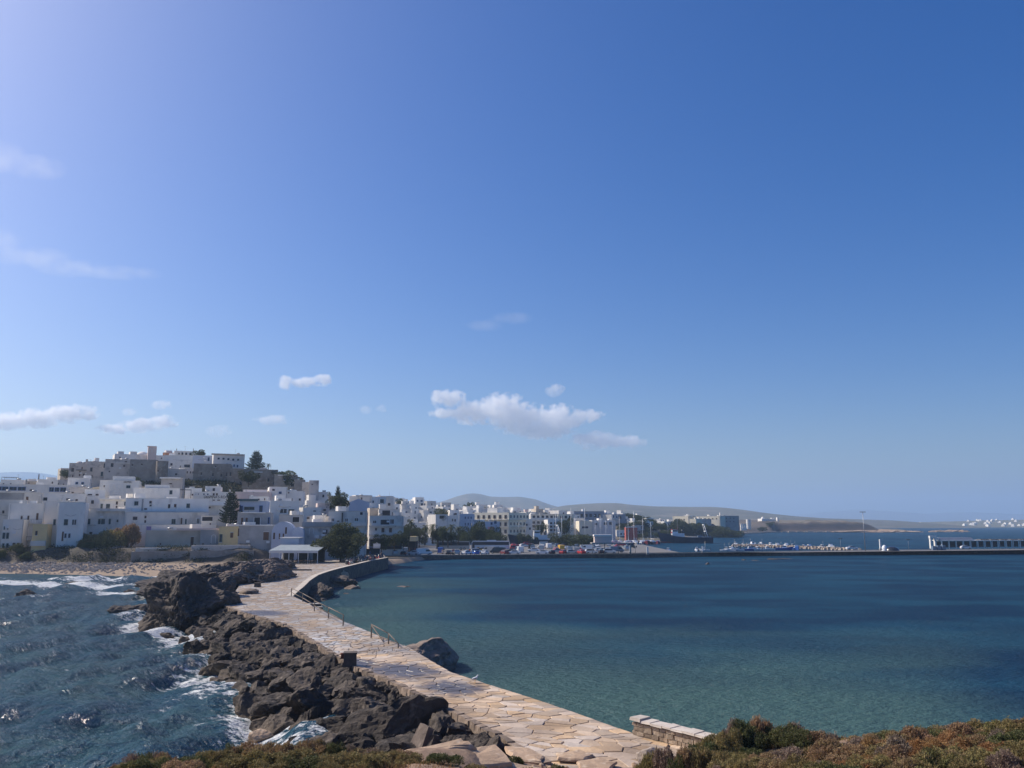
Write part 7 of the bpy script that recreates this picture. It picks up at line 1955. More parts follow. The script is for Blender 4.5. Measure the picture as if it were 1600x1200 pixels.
def bus(px0, px1, Y, label, mat):
    a = (px0 - 800) / F * Y; L_ = (px1 - px0) / F * Y
    root = empty('coach', (a + L_ / 2, Y, QUAY + .004))
    h = 3.5; w = 1.27
    prof = [(-L_ / 2, .45), (L_ / 2, .45), (L_ / 2, 2.9), (L_ / 2 - .25, 3.3), (-L_ / 2 + .45, 3.35), (-L_ / 2 + .05, 2.6)]
    b = MB().extrude(prof, -w, w, M[mat]).build('body', root)
    MB().box(-L_ / 2 + .5, L_ / 2 - .15, -w - .012, w + .012, 1.75, 2.95, M['pane']).build('window_band', root)
    MB().add([(-L_ / 2 - .0, -w * .9, 1.5), (-L_ / 2 - .0, w * .9, 1.5), (-L_ / 2 + .03, w * .9, 2.6), (-L_ / 2 + .03, -w * .9, 2.6)], [(0, 1, 2, 3)], M['pane']).build('windscreen', root)
    for x in np.arange(-L_ / 2 + 2, L_ / 2 - .5, 1.6): MB().box(x - .04, x + .04, -w - .02, -w - .013, 1.75, 2.95, M['blackp']).build('pillar', root)
    MB().box(-L_ * .1, L_ * .15, -.8, .8, 3.353, 3.6, M['whitep'], .1, .1).build('air_conditioner', root)
    for x in (-L_ / 2 + 2.6, L_ / 2 - 3.2, L_ / 2 - 1.9):
        for s in (-1, 1): put_wheel(WH[.5], root, (x, s * (w - .14), .5))
    MB().box(-L_ / 2 + .3, -L_ / 2 + 1.2, -w - .02, -w - .003, .5, 2.6, M['pane']).build('door', root)
    for s in (-1, 1): link('headlight', HL, root, (-L_ / 2 - .01, s * .9, .85))
    tag(root, label, 'coach')
bus(684, 735, 316, 'white coach with dark windows parked behind the blue van', 'silver')
bus(738, 796, 322, 'grey coach with dark windows parked beside the park bushes', 'whitep')
# scooters in a crowd by the square
def scooter_parts():
    body = MB()
    body.tube([(-.72, 0, .62), (-.55, 0, .66), (-.2, 0, .62), (-.05, 0, .42), (.25, 0, .34), (.36, 0, .55), (.46, 0, .95)], [.09, .15, .14, .12, .13, .12, .07], M['whitep'], 8)
    seat = MB().tube([(-.7, 0, .78), (-.4, 0, .80), (-.1, 0, .76)], [.09, .13, .10], M['blackp'], 7)
    bar = MB().tube([(.44, -.34, 1.06), (.47, 0, 1.0), (.44, .34, 1.06)], .022, M['rail'], 5); bar.tube([(.44, 0, .95), (.52, 0, 1.22)], [.03, .12], M['pane'], 6)
    fork = MB().tube([(.47, 0, .95), (.66, 0, .25)], .035, M['steel'], 6)
    return [('body', body.mesh('body')), ('seat', seat.mesh('seat')), ('handlebar', bar.mesh('handlebar')), ('fork', fork.mesh('fork'))]
SCP = scooter_parts(); SCW = wheel_mesh(.25, .11)
scr = random.Random(91); mem = []
for k in range(90):
    px = scr.uniform(546, 603); back = scr.uniform(2.5, 24)
    e = PZ(px, np.interp(px, [530, 548, 575, 606, 640], [892.5, 888, 881, 874.5, 868.5]), DECK)
    Y = e.y + back
    X = (px - 800) / F * Y
    z = DECK + .012 if X < -24.5 else QUAY + .004
    if any((X - m_.location.x) ** 2 + (Y - m_.location.y) ** 2 < .75 for m_ in mem): continue
    root = empty('scooter', (X, Y, z), R(scr.choice([70, 95, 110, 250, 280])))
    for nm, me in SCP:
        o = link(nm, me, root)
        if nm == 'body': set_mat(o, M[scr.choice(['whitep', 'blackc', 'blackc', 'redp', 'silver', 'bluegrey', 'blackc'])])
    link('wheel', SCW[0], root, (.66, 0, .25)); link('wheel', SCW[0], root, (-.58, 0, .25))
    mem.append(root)
number_by_px(mem, 'parked scooter in the crowd behind the sea wall, {o} counting rightwards', 'scooter', 'scooters parked behind the sea wall')

# ================================================================== people on the square
PM = {'skin': pmat('skin', (.45, .28, .20), rough=.7), 'hair': pmat('hair', (.05, .035, .025), rough=.8)}
for nm, c in (('red', (.35, .06, .05)), ('white', (.7, .7, .68)), ('blue', (.08, .14, .30)), ('black', (.03, .03, .035)), ('tan', (.40, .28, .17)), ('green', (.10, .16, .09)), ('grey', (.25, .25, .26)), ('orange', (.45, .18, .08))):
    PM[nm] = pmat(nm + '_cloth', c, rough=.9)
def person_mesh(pose):
    """skeleton skinned into one continuous body; returns evaluated mesh"""
    st = pose
    V_ = {'pelvis': (0, 0, .95), 'waist': (0, .0, 1.10), 'chest': (0, .01, 1.30), 'neck': (0, .01, 1.48), 'head0': (0, .02, 1.56), 'head': (0, .03, 1.66), 'headt': (0, .02, 1.735)}
    rad = {'pelvis': (.155, .11), 'waist': (.13, .10), 'chest': (.165, .115), 'neck': (.055, .055), 'head0': (.072, .08), 'head': (.08, .10), 'headt': (.055, .07)}
    E = [('pelvis', 'waist'), ('waist', 'chest'), ('chest', 'neck'), ('neck', 'head0'), ('head0', 'head'), ('head', 'headt')]
    for s, n in ((-1, 'l'), (1, 'r')):
        sw = st['stride'] * s; aw = -st['stride'] * s * .8
        V_['sh' + n] = (s * .17, .01, 1.41); V_['el' + n] = (s * (.235), .02 - aw * .35 - .02, 1.14); V_['wr' + n] = (s * (.24 - st['bend'] * .08), .10 + st['bend'] * .22 - aw * .7, .90 + st['bend'] * .2); V_['ha' + n] = (s * (.235 - st['bend'] * .1), .14 + st['bend'] * .3 - aw * .8, .82 + st['bend'] * .24)
        V_['hip' + n] = (s * .095, 0, .88); V_['kn' + n] = (s * .10, .04 + sw * .45, .49); V_['an' + n] = (s * .10, sw * .9 - .02, .085); V_['to' + n] = (s * .115, sw * .9 + .17, .035)
        rad.update({'sh' + n: (.065, .065), 'el' + n: (.042, .042), 'wr' + n: (.030, .030), 'ha' + n: (.038, .022), 'hip' + n: (.09, .095), 'kn' + n: (.06, .062), 'an' + n: (.042, .045), 'to' + n: (.042, .03)})
        E += [('chest', 'sh' + n), ('sh' + n, 'el' + n), ('el' + n, 'wr' + n), ('wr' + n, 'ha' + n), ('pelvis', 'hip' + n), ('hip' + n, 'kn' + n), ('kn' + n, 'an' + n), ('an' + n, 'to' + n)]
    ks = list(V_)
    me = bpy.data.meshes.new('person'); me.from_pydata([V_[k] for k in ks], [(ks.index(a), ks.index(b)) for a, b in E], [])
    o = bpy.data.objects.new('person', me); COL.objects.link(o)
    o.modifiers.new('skin', 'SKIN'); sb = o.modifiers.new('sub', 'SUBSURF'); sb.levels = 1; sb.render_levels = 1
    for i, k in enumerate(ks):
        me.skin_vertices[0].data[i].radius = rad[k]; me.skin_vertices[0].data[i].use_root = (k == 'pelvis')
    bpy.context.view_layer.update()
    out = bpy.data.meshes.new_from_object(o.evaluated_get(bpy.context.evaluated_depsgraph_get()))
    bpy.data.objects.remove(o)
    for m in ('white', 'blue', 'skin', 'hair'): out.materials.append(PM[m])
    for p in out.polygons:
        c = p.center; p.use_smooth = True
        if c.z > 1.68 or (c.z > 1.58 and c.y < -.01): k = 3
        elif c.z > 1.47 or (abs(c.x) > .205 and c.z < 1.16): k = 2
        elif c.z > .97: k = 0
        elif c.z > st['hem']: k = 1
        else: k = 2
        if c.z < .09: k = 3
        p.material_index = k
    return out
PME = [person_mesh(dict(stride=.28, bend=.3, hem=.5)), person_mesh(dict(stride=.05, bend=.9, hem=.1)), person_mesh(dict(stride=.4, bend=.1, hem=.1)), person_mesh(dict(stride=.02, bend=.0, hem=.55))]
for k, (px, py, pose, rz, top, bot, lab) in enumerate([
    (528, 875, 0, 60, 'tan', 'tan', 'person in tan shorts walking past the scooters'), (525, 874.5, 2, 70, 'orange', 'tan', 'person in an orange shirt walking beside the one in tan shorts'), (541, 877, 3, 180, 'red', 'tan', 'person in a red top standing near the dark box'), (546, 876, 1, 150, 'blue', 'black', 'person in blue standing near the dark box'),
    (515, 873, 1, 100, 'white', 'blue', 'person in a white shirt beside the parasols'), (508, 873.5, 3, 20, 'red', 'black', 'person in red under the open parasol'), (499, 874, 0, 280, 'grey', 'blue', 'person in grey at the corner of the cafe'), (556, 874, 2, 90, 'black', 'grey', 'person in black walking among the scooters'), (566, 872, 1, 200, 'white', 'black', 'person in white standing below the sign board'), (578, 871, 3, 150, 'blue', 'grey', 'person in a blue shirt beside the sign board')]):
    p = PZ(px, py, DECK)
    o = link('person', PME[pose], None, (p.x, p.y, DECK + .014), (0, 0, R(rz)))
    set_mat(o, PM[top], 0); set_mat(o, PM[bot], 1)
    tag(o, lab, 'person')
for k, (px, back, pose, top, bot, lab) in enumerate([(646, 26, 1, 'black', 'black', 'person in black waiting under the yellow awning'), (651, 27, 3, 'red', 'blue', 'person in red waiting under the yellow awning'), (643, 25, 0, 'orange', 'tan', 'person in orange walking past the kiosk'), (693, 9, 3, 'tan', 'white', 'person standing between the blue van and the cars'), (735, 12, 1, 'red', 'black', 'person in red between the two coaches'), (862, 60, 2, 'white', 'blue', 'person in white in the open car park'), (852, 56, 0, 'orange', 'black', 'person in orange in the open car park'), (841, 58, 3, 'white', 'grey', 'person in white beside the dark van')]):
    X, Y = qy(px, back)
    o = link('person', PME[pose], None, (X, Y, QUAY + .006), (0, 0, R(40 * k)))
    set_mat(o, PM[top], 0); set_mat(o, PM[bot], 1); tag(o, lab, 'person')
# ================================================================== harbour
def hull_mesh(L_, W, H, mat, low=None, sheer=.35, draft=.6, stern=.75, n=14, flare=.12):
    """boat hull along +x (bow), sheer line rising to the bow; deck closed"""
    mb = MB(); vs = []; m = 5
    for i in range(n):
        t = i / (n - 1); x = (t - .5) * L_
        w = W / 2 * (stern + (1 - stern) * min(1, t * 3)) * (1 if t < .55 else max(0.015, 1 - ((t - .55) / .45) ** 2.1))
        z = H * (1 + sheer * max(0, (t - .35) / .65) ** 2 + .06 * (1 - t))
        rake = .10 * L_ * max(0, (t - .8) / .2)
        for k in range(m):
            q = k / (m - 1)
            vs.append((x + rake * q * .6, -w * (.55 + .45 * q ** .6 + flare * q * (t > .5)), -draft * (1 - .6 * t * (t > .8)) + (z + draft) * q))
    b = len(vs)
    vs += [(p[0], -p[1], p[2]) for p in vs]
    f1, f2 = [], []
    for i in range(n - 1):
        for k in range(m - 1):
            a = i * m + k
            (f2 if k == 0 and low else f1).append((a, a + m, a + m + 1, a + 1))
            (f2 if k == 0 and low else f1).append((b + a, b + a + 1, b + a + m + 1, b + a + m))
        f1.append((i * m + m - 1, (i + 1) * m + m - 1, b + (i + 1) * m + m - 1, b + i * m + m - 1))
    f1.append(tuple(range(m)) + tuple(b + k for k in reversed(range(m))))
    mb.add(vs, f1, mat)
    if f2: mb.add(vs, f2, low)
    return mb.mesh('hull')
def trawler(X, Y, L_, rz, hull, label, house_at, red=False, gantry=True, house_mat='whitep', mast=8):
    root = empty('trawler', (X, Y, 0), rz)
    H = L_ * .105
    link('hull', hull_mesh(L_, L_ * .26, H, M[hull], M['antifoul'], .75, 1.2), root)
    MB().tube([(-L_ * .5, -L_ * .095, H * 1.12), (-L_ * .2, -L_ * .128, H * 1.08), (L_ * .1, -L_ * .128, H * 1.12), (L_ * .3, -L_ * .105, H * 1.32), (L_ * .47, -L_ * .03, H * 1.72)], .09, M['whitep'], 5).build('gunwale', root)
    hx = L_ * house_at; hl = L_ * .24; hw = L_ * .075; z0 = H * .98
    wh = MB().box(hx - hl / 2, hx + hl / 2, -hw, hw, z0, z0 + 2.5, M[house_mat], .12, .05).build('deckhouse', root)
    for k in range(5): link('window', window_mesh(.7, .7, 'w'), root, (hx - hl * .38 + k * hl * .19, -hw - .01, z0 + 1.6))
    br = MB().box(hx + hl * .02, hx + hl * .48, -hw * .85, hw * .85, z0 + 2.503, z0 + 4.6, M['whitep'], .15, .1).build('wheelhouse', root)
    MB().box(hx + hl * .0, hx + hl * .5, -hw * .95, hw * .95, z0 + 4.603, z0 + 4.85, M['redp' if red else 'whitep']).build('wheelhouse_roof', root)
    MB().box(hx + hl * .06, hx + hl * .455, -hw * .83, hw * .83, z0 + 3.5, z0 + 4.2, M['pane']).build('wheelhouse_windows', root)
    if red: MB().box(hx + hl * .49, hx + hl * .52, -hw * .7, hw * .7, z0 + 2.6, z0 + 3.4, M['redp']).build('front_panel', root)
    MB().tube([(hx, 0, z0 + 4.8), (hx, 0, z0 + 4.8 + mast)], [.14, .06], M['steel'], 7).build('mast', root)
    MB().tube([(L_ * .36, 0, H * 1.5), (L_ * .36, 0, H * 1.5 + mast * .8)], [.12, .05], M['steel'], 7).build('foremast', root)
    MB().tube([(hx, 0, z0 + 4.6 + mast), (L_ * .36, 0, H * 1.5 + mast * .8)], .025, M['steel'], 4).build('stay', root)
    if gantry:
        gx_ = -L_ * .36
        for s in (-1, 1): MB().tube([(gx_ - 1.2, s * L_ * .10, H), (gx_ + .6, s * L_ * .055, H + 7.2)], [.22, .18], M['frame_w'], 6).build('gantry_leg', root)
        MB().box(gx_ + .3, gx_ + .9, -L_ * .065, L_ * .065, H + 7.0, H + 7.5, M['frame_w']).build('gantry_beam', root)
        MB().box(gx_ - .5, gx_ + .1, -L_ * .08, L_ * .08, H + 3.4, H + 3.7, M['frame_w']).build('gantry_brace', root)
    MB().tube([(hx - hl * .38, 0, z0 + 2.5), (hx - hl * .38, 0, z0 + 4.6)], .45, M['blackc' if hull == 'navy' else 'bluep'], 10).build('funnel', root)
    MB().box(-L_ * .3, -L_ * .22, -1, 1, H, H + 1.1, M['bluegrey']).build('winch', root)
    tag(root, label, 'trawler')
def wl(px, py, z=0): return PZ(px, py, z)
a = wl(1033, 848.5); b = wl(1113, 848.5)
trawler((a.x + b.x) / 2, a.y, b.x - a.x, math.pi, 'navy', 'large black hulled trawler with a red topped white wheelhouse and stern gantry', .17, True)
p = PY(842, 849, 419)
trawler(p.x, 419, 28, math.pi + .12, 'navy', 'dark blue trawler moored bow out behind the car park', -.02, False, True, 'whitep', 9)
MASTS = []
def sailboat(X, Y, L_, rz, mat, mh):
    root = empty('sailing_boat', (X, Y, 0), rz)
    link('hull', hull_mesh(L_, L_ * .3, L_ * .085, M[mat], M['antifoul'], .35, .3), root)
    MB().box(-L_ * .12, L_ * .18, -L_ * .09, L_ * .09, L_ * .085, L_ * .085 + .55, M['whitep'], .25, .1).build('cabin', root)
    MB().tube([(L_ * .06, 0, L_ * .08), (L_ * .06, 0, mh)], [.13, .08], M['frame_w'], 6).build('mast', root)
    MB().tube([(L_ * .05, 0, L_ * .085 + 1.3), (-L_ * .36, 0, L_ * .085 + 1.2)], [.12, .1], M['canvasb'] if mh > 13 else M['canvas'], 7).build('boom', root)
    MB().tube([(L_ * .06, 0, mh), (L_ * .5, 0, L_ * .11)], .02, M['steel'], 4).build('forestay', root)
    MB().tube([(L_ * .06, 0, mh), (-L_ * .5, 0, L_ * .09)], .02, M['steel'], 4).build('backstay', root)
    MB().box(L_ * .03, L_ * .05, -L_ * .1, L_ * .1, mh * .55, mh * .55 + .06, M['steel']).build('spreader', root)
    return root
def motorboat(X, Y, L_, rz, mat='whitep', canopy=True, z=0):
    root = empty('motor_boat', (X, Y, z), rz)
    link('hull', hull_mesh(L_, L_ * .36, L_ * .12, M[mat], None, .45, .3), root)
    c = MB().box(-L_ * .05, L_ * .22, -L_ * .11, L_ * .11, L_ * .11, L_ * .11 + 1.1, M['whitep'], .25, .12); c.build('cabin', root)
    MB().box(-L_ * .03, L_ * .20, -L_ * .105, L_ * .105, L_ * .12 + .45, L_ * .12 + .85, M['pane'], .1, .0).build('windscreen', root)
    MB().box(-L_ * .53, -L_ * .47, -.2, .2, L_ * .02, L_ * .2, M['blackp']).build('outboard', root)
    if canopy: MB().tube([(-L_ * .1, 0, L_ * .11), (-L_ * .1, 0, L_ * .11 + 2.6)], .04, M['steel'], 5).build('mast', root)
    return root
mr_ = random.Random(44)
mem = []
for px, py, mh in [(868, 848, 17), (878, 847, 15), (893, 848, 19), (900, 848, 14), (914, 848, 20), (939, 849, 16), (947, 848, 13), (957, 848, 17), (968, 848.5, 15), (981, 848.5, 13), (992, 848.5, 18), (1006, 848.5, 14), (1018, 848.5, 12), (930, 847, 14)]:
    p = wl(px, py) if px > 905 else PY(px, 850, 427); mem.append(sailboat(p.x, p.y + mr_.uniform(-3, 3), mr_.uniform(9, 13), R(mr_.choice([80, 95, 100, 260])), mr_.choice(['whitep', 'whitep', 'navy', 'bluep']), mh))
number_by_px(mem, 'sailing boat with a bare mast in the marina, {o} counting rightwards', 'sailing boat', 'sailing boats in the marina')
mem = []
for px, py in [(935, 850), (945, 851), (953, 850.5), (962, 851), (970, 850.5), (978, 851), (986, 850.5), (994, 850.5), (1003, 850.5), (1012, 850.5), (1020, 850.5), (1028, 850)]:
    p = wl(px, py); mem.append(motorboat(p.x, p.y, mr_.uniform(7, 11), R(mr_.choice([85, 100, 260, 280])), mr_.choice(['whitep', 'whitep', 'navy', 'maroon'])))
number_by_px(mem, 'small motor boat moored stern to in the marina, {o} counting rightwards', 'motor boat', 'motor boats in the marina')
# little boats in the basin behind the pier
mem = []
for px, py in [(1091, 861.5), (1103, 861.3), (1136, 861), (1143, 861), (1155, 861), (1172, 860.5), (1187, 860.5), (1203, 860), (1226, 859.5), (1246, 859.5), (1150, 852), (1163, 852), (1176, 852), (1192, 852.5), (1205, 853), (1218, 855), (1232, 855), (1240, 855.5), (1257, 857), (1268, 857.5), (1288, 857), (1300, 857), (1045, 863)]:
    p = wl(px, py); mem.append(motorboat(p.x, p.y + 2, mr_.uniform(4.5, 7.5), R(mr_.uniform(0, 360)), mr_.choice(['whitep', 'whitep', 'whitep', 'bluep']), mr_.random() < .5))
number_by_px(mem, 'little white boat in the basin behind the pier, {o} counting rightwards', 'boat', 'little boats behind the pier')
# rubble mole behind the pier
ml = [(1148, 850), (1180, 850.5), (1230, 852), (1280, 854), (1345, 856.5)]
mp_ = [PZ(x, y, 1.2) for x, y in ml]
mm = MB(); mrd = random.Random(12)
for a, b in zip(mp_[:-1], mp_[1:]):
    L_ = (b - a).length; n = int(L_ / 1.5)
    for i in range(n):
        for j in range(4):
            c = a.lerp(b, i / n) + Vector((mrd.uniform(-.6, .6), j * 1.7 - 2.5, 0)); s = mrd.uniform(.8, 1.4); z = 1.2 - abs(j - 1.5) * .45
            q = [(c.x + s * u * mrd.uniform(.7, 1.1), c.y + s * v * mrd.uniform(.7, 1.1), z + s * w * .7 - .6) for u, v, w in ((-1, -1, -1.6), (1, -1, -1.6), (1, 1, -1.6), (-1, 1, -1.6), (-.7, -.7, 1), (.7, -.7, .8), (.6, .7, 1), (-.6, .6, .9))]
            mm.add(q, [(4, 5, 6, 7), (0, 1, 5, 4), (1, 2, 6, 5), (2, 3, 7, 6), (3, 0, 4, 7)], M['palestone'])
tag(mm.build('mole_rubble'), 'pale rubble mole behind the pier', 'rubble', None, 'stuff')
# pier shelter with the white portal
def shelter():
    f0 = PZ(1478, 858.5, QUAY); f1 = PZ(1640, 857.4, QUAY)
    a = Vector((f0.x, f0.y + 12, QUAY)); rz = math.atan2(f1.y - f0.y, f1.x - f0.x)
    root = empty('pier_shelter', a, rz); k = a.y / F
    tag(root, 'long flat roofed pier shelter with a white portal frame', 'shelter')
    L_ = 60; h = 3.0
    H = (857 - 837.5) * k * .98
    for u in (0.35, 2.35): MB().box(u - .35, u + .35, -.4, .4, 0, H - 1.0, M['white']).build('portal_post', root)
    MB().box(-.1, 2.8, -.45, .45, H - .997, H, M['white']).build('portal_beam', root)
    MB().box(2.9, 4.1, -.2, .8, H - 1.6, H - .7, M['white']).build('portal_arm', root)
    MB().box(4.4, L_, -1.2, 4.6, h, h + .22, M['white']).build('roof', root)
    MB().add([(4.2, -.4, h + .223), (20.0, -.4, h + .223), (20.0, 3.4, h + .223), (4.2, 3.4, h + .223), (4.6, .6, h + 1.3), (19.6, .6, h + 1.3), (19.6, 2.6, h + 1.3), (4.6, 2.6, h + 1.3)], [(4, 5, 6, 7), (0, 1, 5, 4), (1, 2, 6, 5), (2, 3, 7, 6), (3, 0, 4, 7)], M['bluegreyw']).build('upper_roof', root)
    for i in range(17):
        u = 4.8 + i * 3.3
        MB().box(u - .16, u + .16, -.9, -.6, 0, h - .003, M['white']).build('column', root)
        if i < 16: MB().box(u + .3, u + 3.0, 3.6, 3.7, .35, h - .3, M['pane']).build('glass_panel', root)
    for i in range(7):
        u = 24 + i * 4.6; MB().box(u, u + 3.6, .5, 3, h + .223, h + .6, M['rail']).build('roof_panel', root)
shelter()
def flat_shelter():
    a = PY(924, 860, 268); b = PY(988, 860, 268)
    root = empty('quay_shelter', (a.x, 268, QUAY)); W = b.x - a.x; z = PY(924, 849.5, 268).z - QUAY
    MB().box(0, W, -2, 3.4, z, z + .35, M['concrete']).build('roof', root)
    for u in (.4, W * .33, W * .66, W - .4):
        MB().tube([(u, .5, 0), (u, .5, z - .003)], .12, M['concrete'], 8).build('column', root)
    tag(root, 'long flat concrete shelter roof at the end of the car park', 'shelter')
    r2 = MB().box(1, 6.4, -1, 2.6, z + .353, z + 2.3, M['pink']).box(.8, 6.6, -1.2, 2.8, z + 2.303, z + 2.85, M['white'])
    tag(r2.build('roof_hut', None, (a.x, 268, QUAY)), 'pale box hut with a white lid standing above the flat shelter', 'hut')
flat_shelter()
def lamp_mast(px, ytop, ybase, Y, label, heads=4, r=.16):
    a = PY(px, ybase, Y); b = PY(px, ytop, Y)
    root = empty('lamp_mast', (a.x, Y, a.z)); H = b.z - a.z
    MB().tube([(0, 0, -.5), (0, 0, H)], [r, r * .55], M['steel'], 8).build('pole', root)
    for k in range(heads):
        t = 2 * math.pi * k / heads; w = .25 + H * .035
        MB().tube([(0, 0, H), (w * math.cos(t), w * math.sin(t), H + .05)], .05, M['steel'], 5).build('arm', root)
        MB().box(w * math.cos(t) - .3, w * math.cos(t) + .3, w * math.sin(t) - .2, w * math.sin(t) + .2, H - .1, H + .1, M['rail']).build('lamp_head', root)
    tag(root, label, 'lamp post')
lamp_mast(1352, 800, 858.5, 306, 'very tall lamp mast with a ring of heads on the pier', 6, .15)
lamp_mast(1314, 841.5, 858.5, 298, 'short thin lamp post on the pier beside the parked white car', 2, .08)
lamp_mast(737, 814, 856, 330, 'white park lamp post among the palms', 2, .08)
lamp_mast(993, 849, 864, 280, 'dark lamp post at the end of the flat shelter', 1, .09)
lamp_mast(1102, 846, 862, 282, 'dark lamp post on the pier below the trawler stern', 1, .09)
lamp_mast(1420, 843, 857, 312, 'thin lamp post on the pier left of the white portal', 2, .07)
lamp_mast(717, 800, 852, 395, 'tall slim street lamp above the park', 1, .09)
for k, (px, yt, yb, Y, w, lab) in enumerate([(984.5, 852, 863.5, 274, 1.0, 'white post at the inner end of the pier'), (1012, 854.5, 865, 268, 1.1, 'stout white post at the start of the pier'), (1098, 853.5, 862.5, 280, .8, 'slim white post on the pier below the trawler'), (1376, 842.5, 858, 306, 1.2, 'tall pale post with a tan base on the pier')]):
    a = PY(px, yb, Y); b = PY(px, yt, Y); h = b.z - a.z; w *= .45
    root = empty('pier_post', (a.x, Y, a.z)); MB().box(-w / 2, w / 2, -w / 2, w / 2, .25, h, M['frame_w'], .02, .02).build('shaft', root); MB().box(-w * .7, w * .7, -w * .7, w * .7, -.3, .247, M['concrete']).build('base', root)
    tag(root, lab, 'post')
# sail-shaped awning and gantry end of car park
p = PY(908, 852, 372)
tag(MB().add([(-3, 0, 0), (3.6, 0, 2.4), (2.6, 3, 2.0), (-2.4, 3, .3), (-3, 0, .12), (3.6, 0, 2.52), (2.6, 3, 2.12), (-2.4, 3, .42)], [(3, 2, 1, 0), (4, 5, 6, 7), (0, 1, 5, 4), (1, 2, 6, 5), (2, 3, 7, 6), (3, 0, 4, 7)], M['canvas']).tube([(-2.6, 1.5, -2.5), (-2.6, 1.5, .2)], .08, M['steel'], 5, ).tube([(3, 1.5, -2.5), (3, 1.5, 2.1)], .08, M['steel'], 5).build('sail_awning', None, (p.x, 372, p.z)), 'tilted cream sail awning at the end of the car park', 'awning')
p = PY(1385, 858, 309)
ex = empty('tarpaulin_pile', (p.x + 2, 309, QUAY))
MB().dome((0, 0, 0), 2.6, 1.6, M['blackc'], 12, 4).build('tarpaulin', ex); MB().dome((-2.6, .2, 0), 1.1, 2.1, M['whitep'], 10, 4).build('white_drum', ex)
tag(ex, 'dark tarpaulin heap with a white drum on the pier', 'heap')
p = PY(1466, 857, 316)
for k in range(3):
    root = empty('cargo_crate', (p.x - 1.6 + k * 1.7, 316, QUAY + .004), .2 * k)
    MB().box(-.7, .7, -.6, .6, .1, 1.5 + .2 * k, M['bluegrey'], .03, .03).build('box', root); MB().box(-.75, .75, -.65, .65, 0, .097, M['wood']).build('pallet', root)
    tag(root, ['grey blue crate farthest from the white portal', 'middle grey blue crate beside the white portal', 'tallest grey blue crate, nearest the white portal'][k], 'crate', 'crates by the portal')
# ================================================================== clouds
def cloud_material(name, dens, seed, scale, lo, hi):
    m = bpy.data.materials.new(name); m.use_nodes = True
    N = m.node_tree.nodes; L = m.node_tree.links; N.clear()
    out = N.new('ShaderNodeOutputMaterial'); v = N.new('ShaderNodeVolumePrincipled')
    v.inputs['Color'].default_value = (1, 1, 1, 1); v.inputs['Anisotropy'].default_value = .35
    g = N.new('ShaderNodeTexCoord')
    n = N.new('ShaderNodeTexNoise'); n.inputs['Scale'].default_value = scale; n.inputs['Detail'].default_value = 8; n.inputs['Roughness'].default_value = .60
    mp = N.new('ShaderNodeMapping'); mp.inputs['Location'].default_value = (seed, seed * .7, -seed)
    L.new(g.outputs['Object'], mp.inputs['Vector']); L.new(mp.outputs[0], n.inputs['Vector'])
    # thin out towards the hull of the cloud: blobs given as object-space spheres baked below
    return m, N, L, v, out, n, g
def cloud(blobs, Y, dens, label, seed, thresh=.06, soft=.5, nsc=.021):
    """blobs: (px, py, rx_px, ry_px); one volume, thickest at the blob centres"""
    k = Y / F
    cen = [PY(a, b, Y) for a, b, c, d in blobs]
    c0 = sum(cen, Vector()) / len(cen)
    m, N, L, v, out, n, g = cloud_material('cloud', dens, seed, nsc * (5200 / Y), .4, .6)
    acc = None
    me_b = bmesh.new()
    for p, (a, b, rx, ry) in zip(cen, blobs):
        q = p - c0; sx, sz = rx * k, ry * k; sy = max(sx * .55, sz)
        mp = N.new('ShaderNodeMapping'); mp.vector_type = 'TEXTURE'
        mp.inputs['Location'].default_value = q; mp.inputs['Scale'].default_value = (sx, sy, sz)
        L.new(g.outputs['Object'], mp.inputs['Vector'])
        ln = N.new('ShaderNodeVectorMath'); ln.operation = 'DOT_PRODUCT'; L.new(mp.outputs[0], ln.inputs[0]); L.new(mp.outputs[0], ln.inputs[1])
        f = N.new('ShaderNodeMath'); f.operation = 'SUBTRACT'; f.inputs[0].default_value = 1.0; L.new(ln.outputs['Value'], f.inputs[1])
        if acc is None: acc = f.outputs[0]
        else:
            mx = N.new('ShaderNodeMath'); mx.operation = 'SMOOTH_MAX'; mx.inputs[2].default_value = .35
            L.new(acc, mx.inputs[0]); L.new(f.outputs[0], mx.inputs[1]); acc = mx.outputs[0]
        bmesh.ops.create_icosphere(me_b, subdivisions=3, radius=1.0, matrix=Matrix.Translation(q) @ Matrix.Diagonal((sx, sy, sz, 1)))
    # density = how far inside + noise - threshold
    nm = N.new('ShaderNodeMapRange'); nm.clamp = False
    nm.inputs['From Min'].default_value = .3; nm.inputs['From Max'].default_value = .7; nm.inputs['To Min'].default_value = -1.05; nm.inputs['To Max'].default_value = .50
    L.new(n.outputs['Fac'], nm.inputs['Value'])
    ad = N.new('ShaderNodeMath'); ad.operation = 'ADD'; L.new(acc, ad.inputs[0]); L.new(nm.outputs[0], ad.inputs[1])
    mr = N.new('ShaderNodeMapRange'); mr.inputs['From Min'].default_value = thresh; mr.inputs['From Max'].default_value = soft; mr.inputs['To Max'].default_value = dens * 5200 / Y
    L.new(ad.outputs[0], mr.inputs['Value']); L.new(mr.outputs[0], v.inputs['Density'])
    L.new(v.outputs[0], out.inputs['Volume'])
    # join the blobs into one closed hull
    me = bpy.data.meshes.new('cloud'); me_b.to_mesh(me); me_b.free()
    me.materials.append(m)
    o = link('cloud', me, None, c0)
    if len(blobs) > 1:
        rm = o.modifiers.new('remesh', 'REMESH'); rm.mode = 'VOXEL'; rm.voxel_size = min(r[3] for r in blobs) * k * .35
        bpy.context.view_layer.update()
        nm_ = bpy.data.meshes.new_from_object(o.evaluated_get(bpy.context.evaluated_depsgraph_get()))
        o.modifiers.clear(); o.data = nm_; nm_.materials.clear(); nm_.materials.append(m)
    tag(o, label, 'cloud')
    return o
CL = 5200
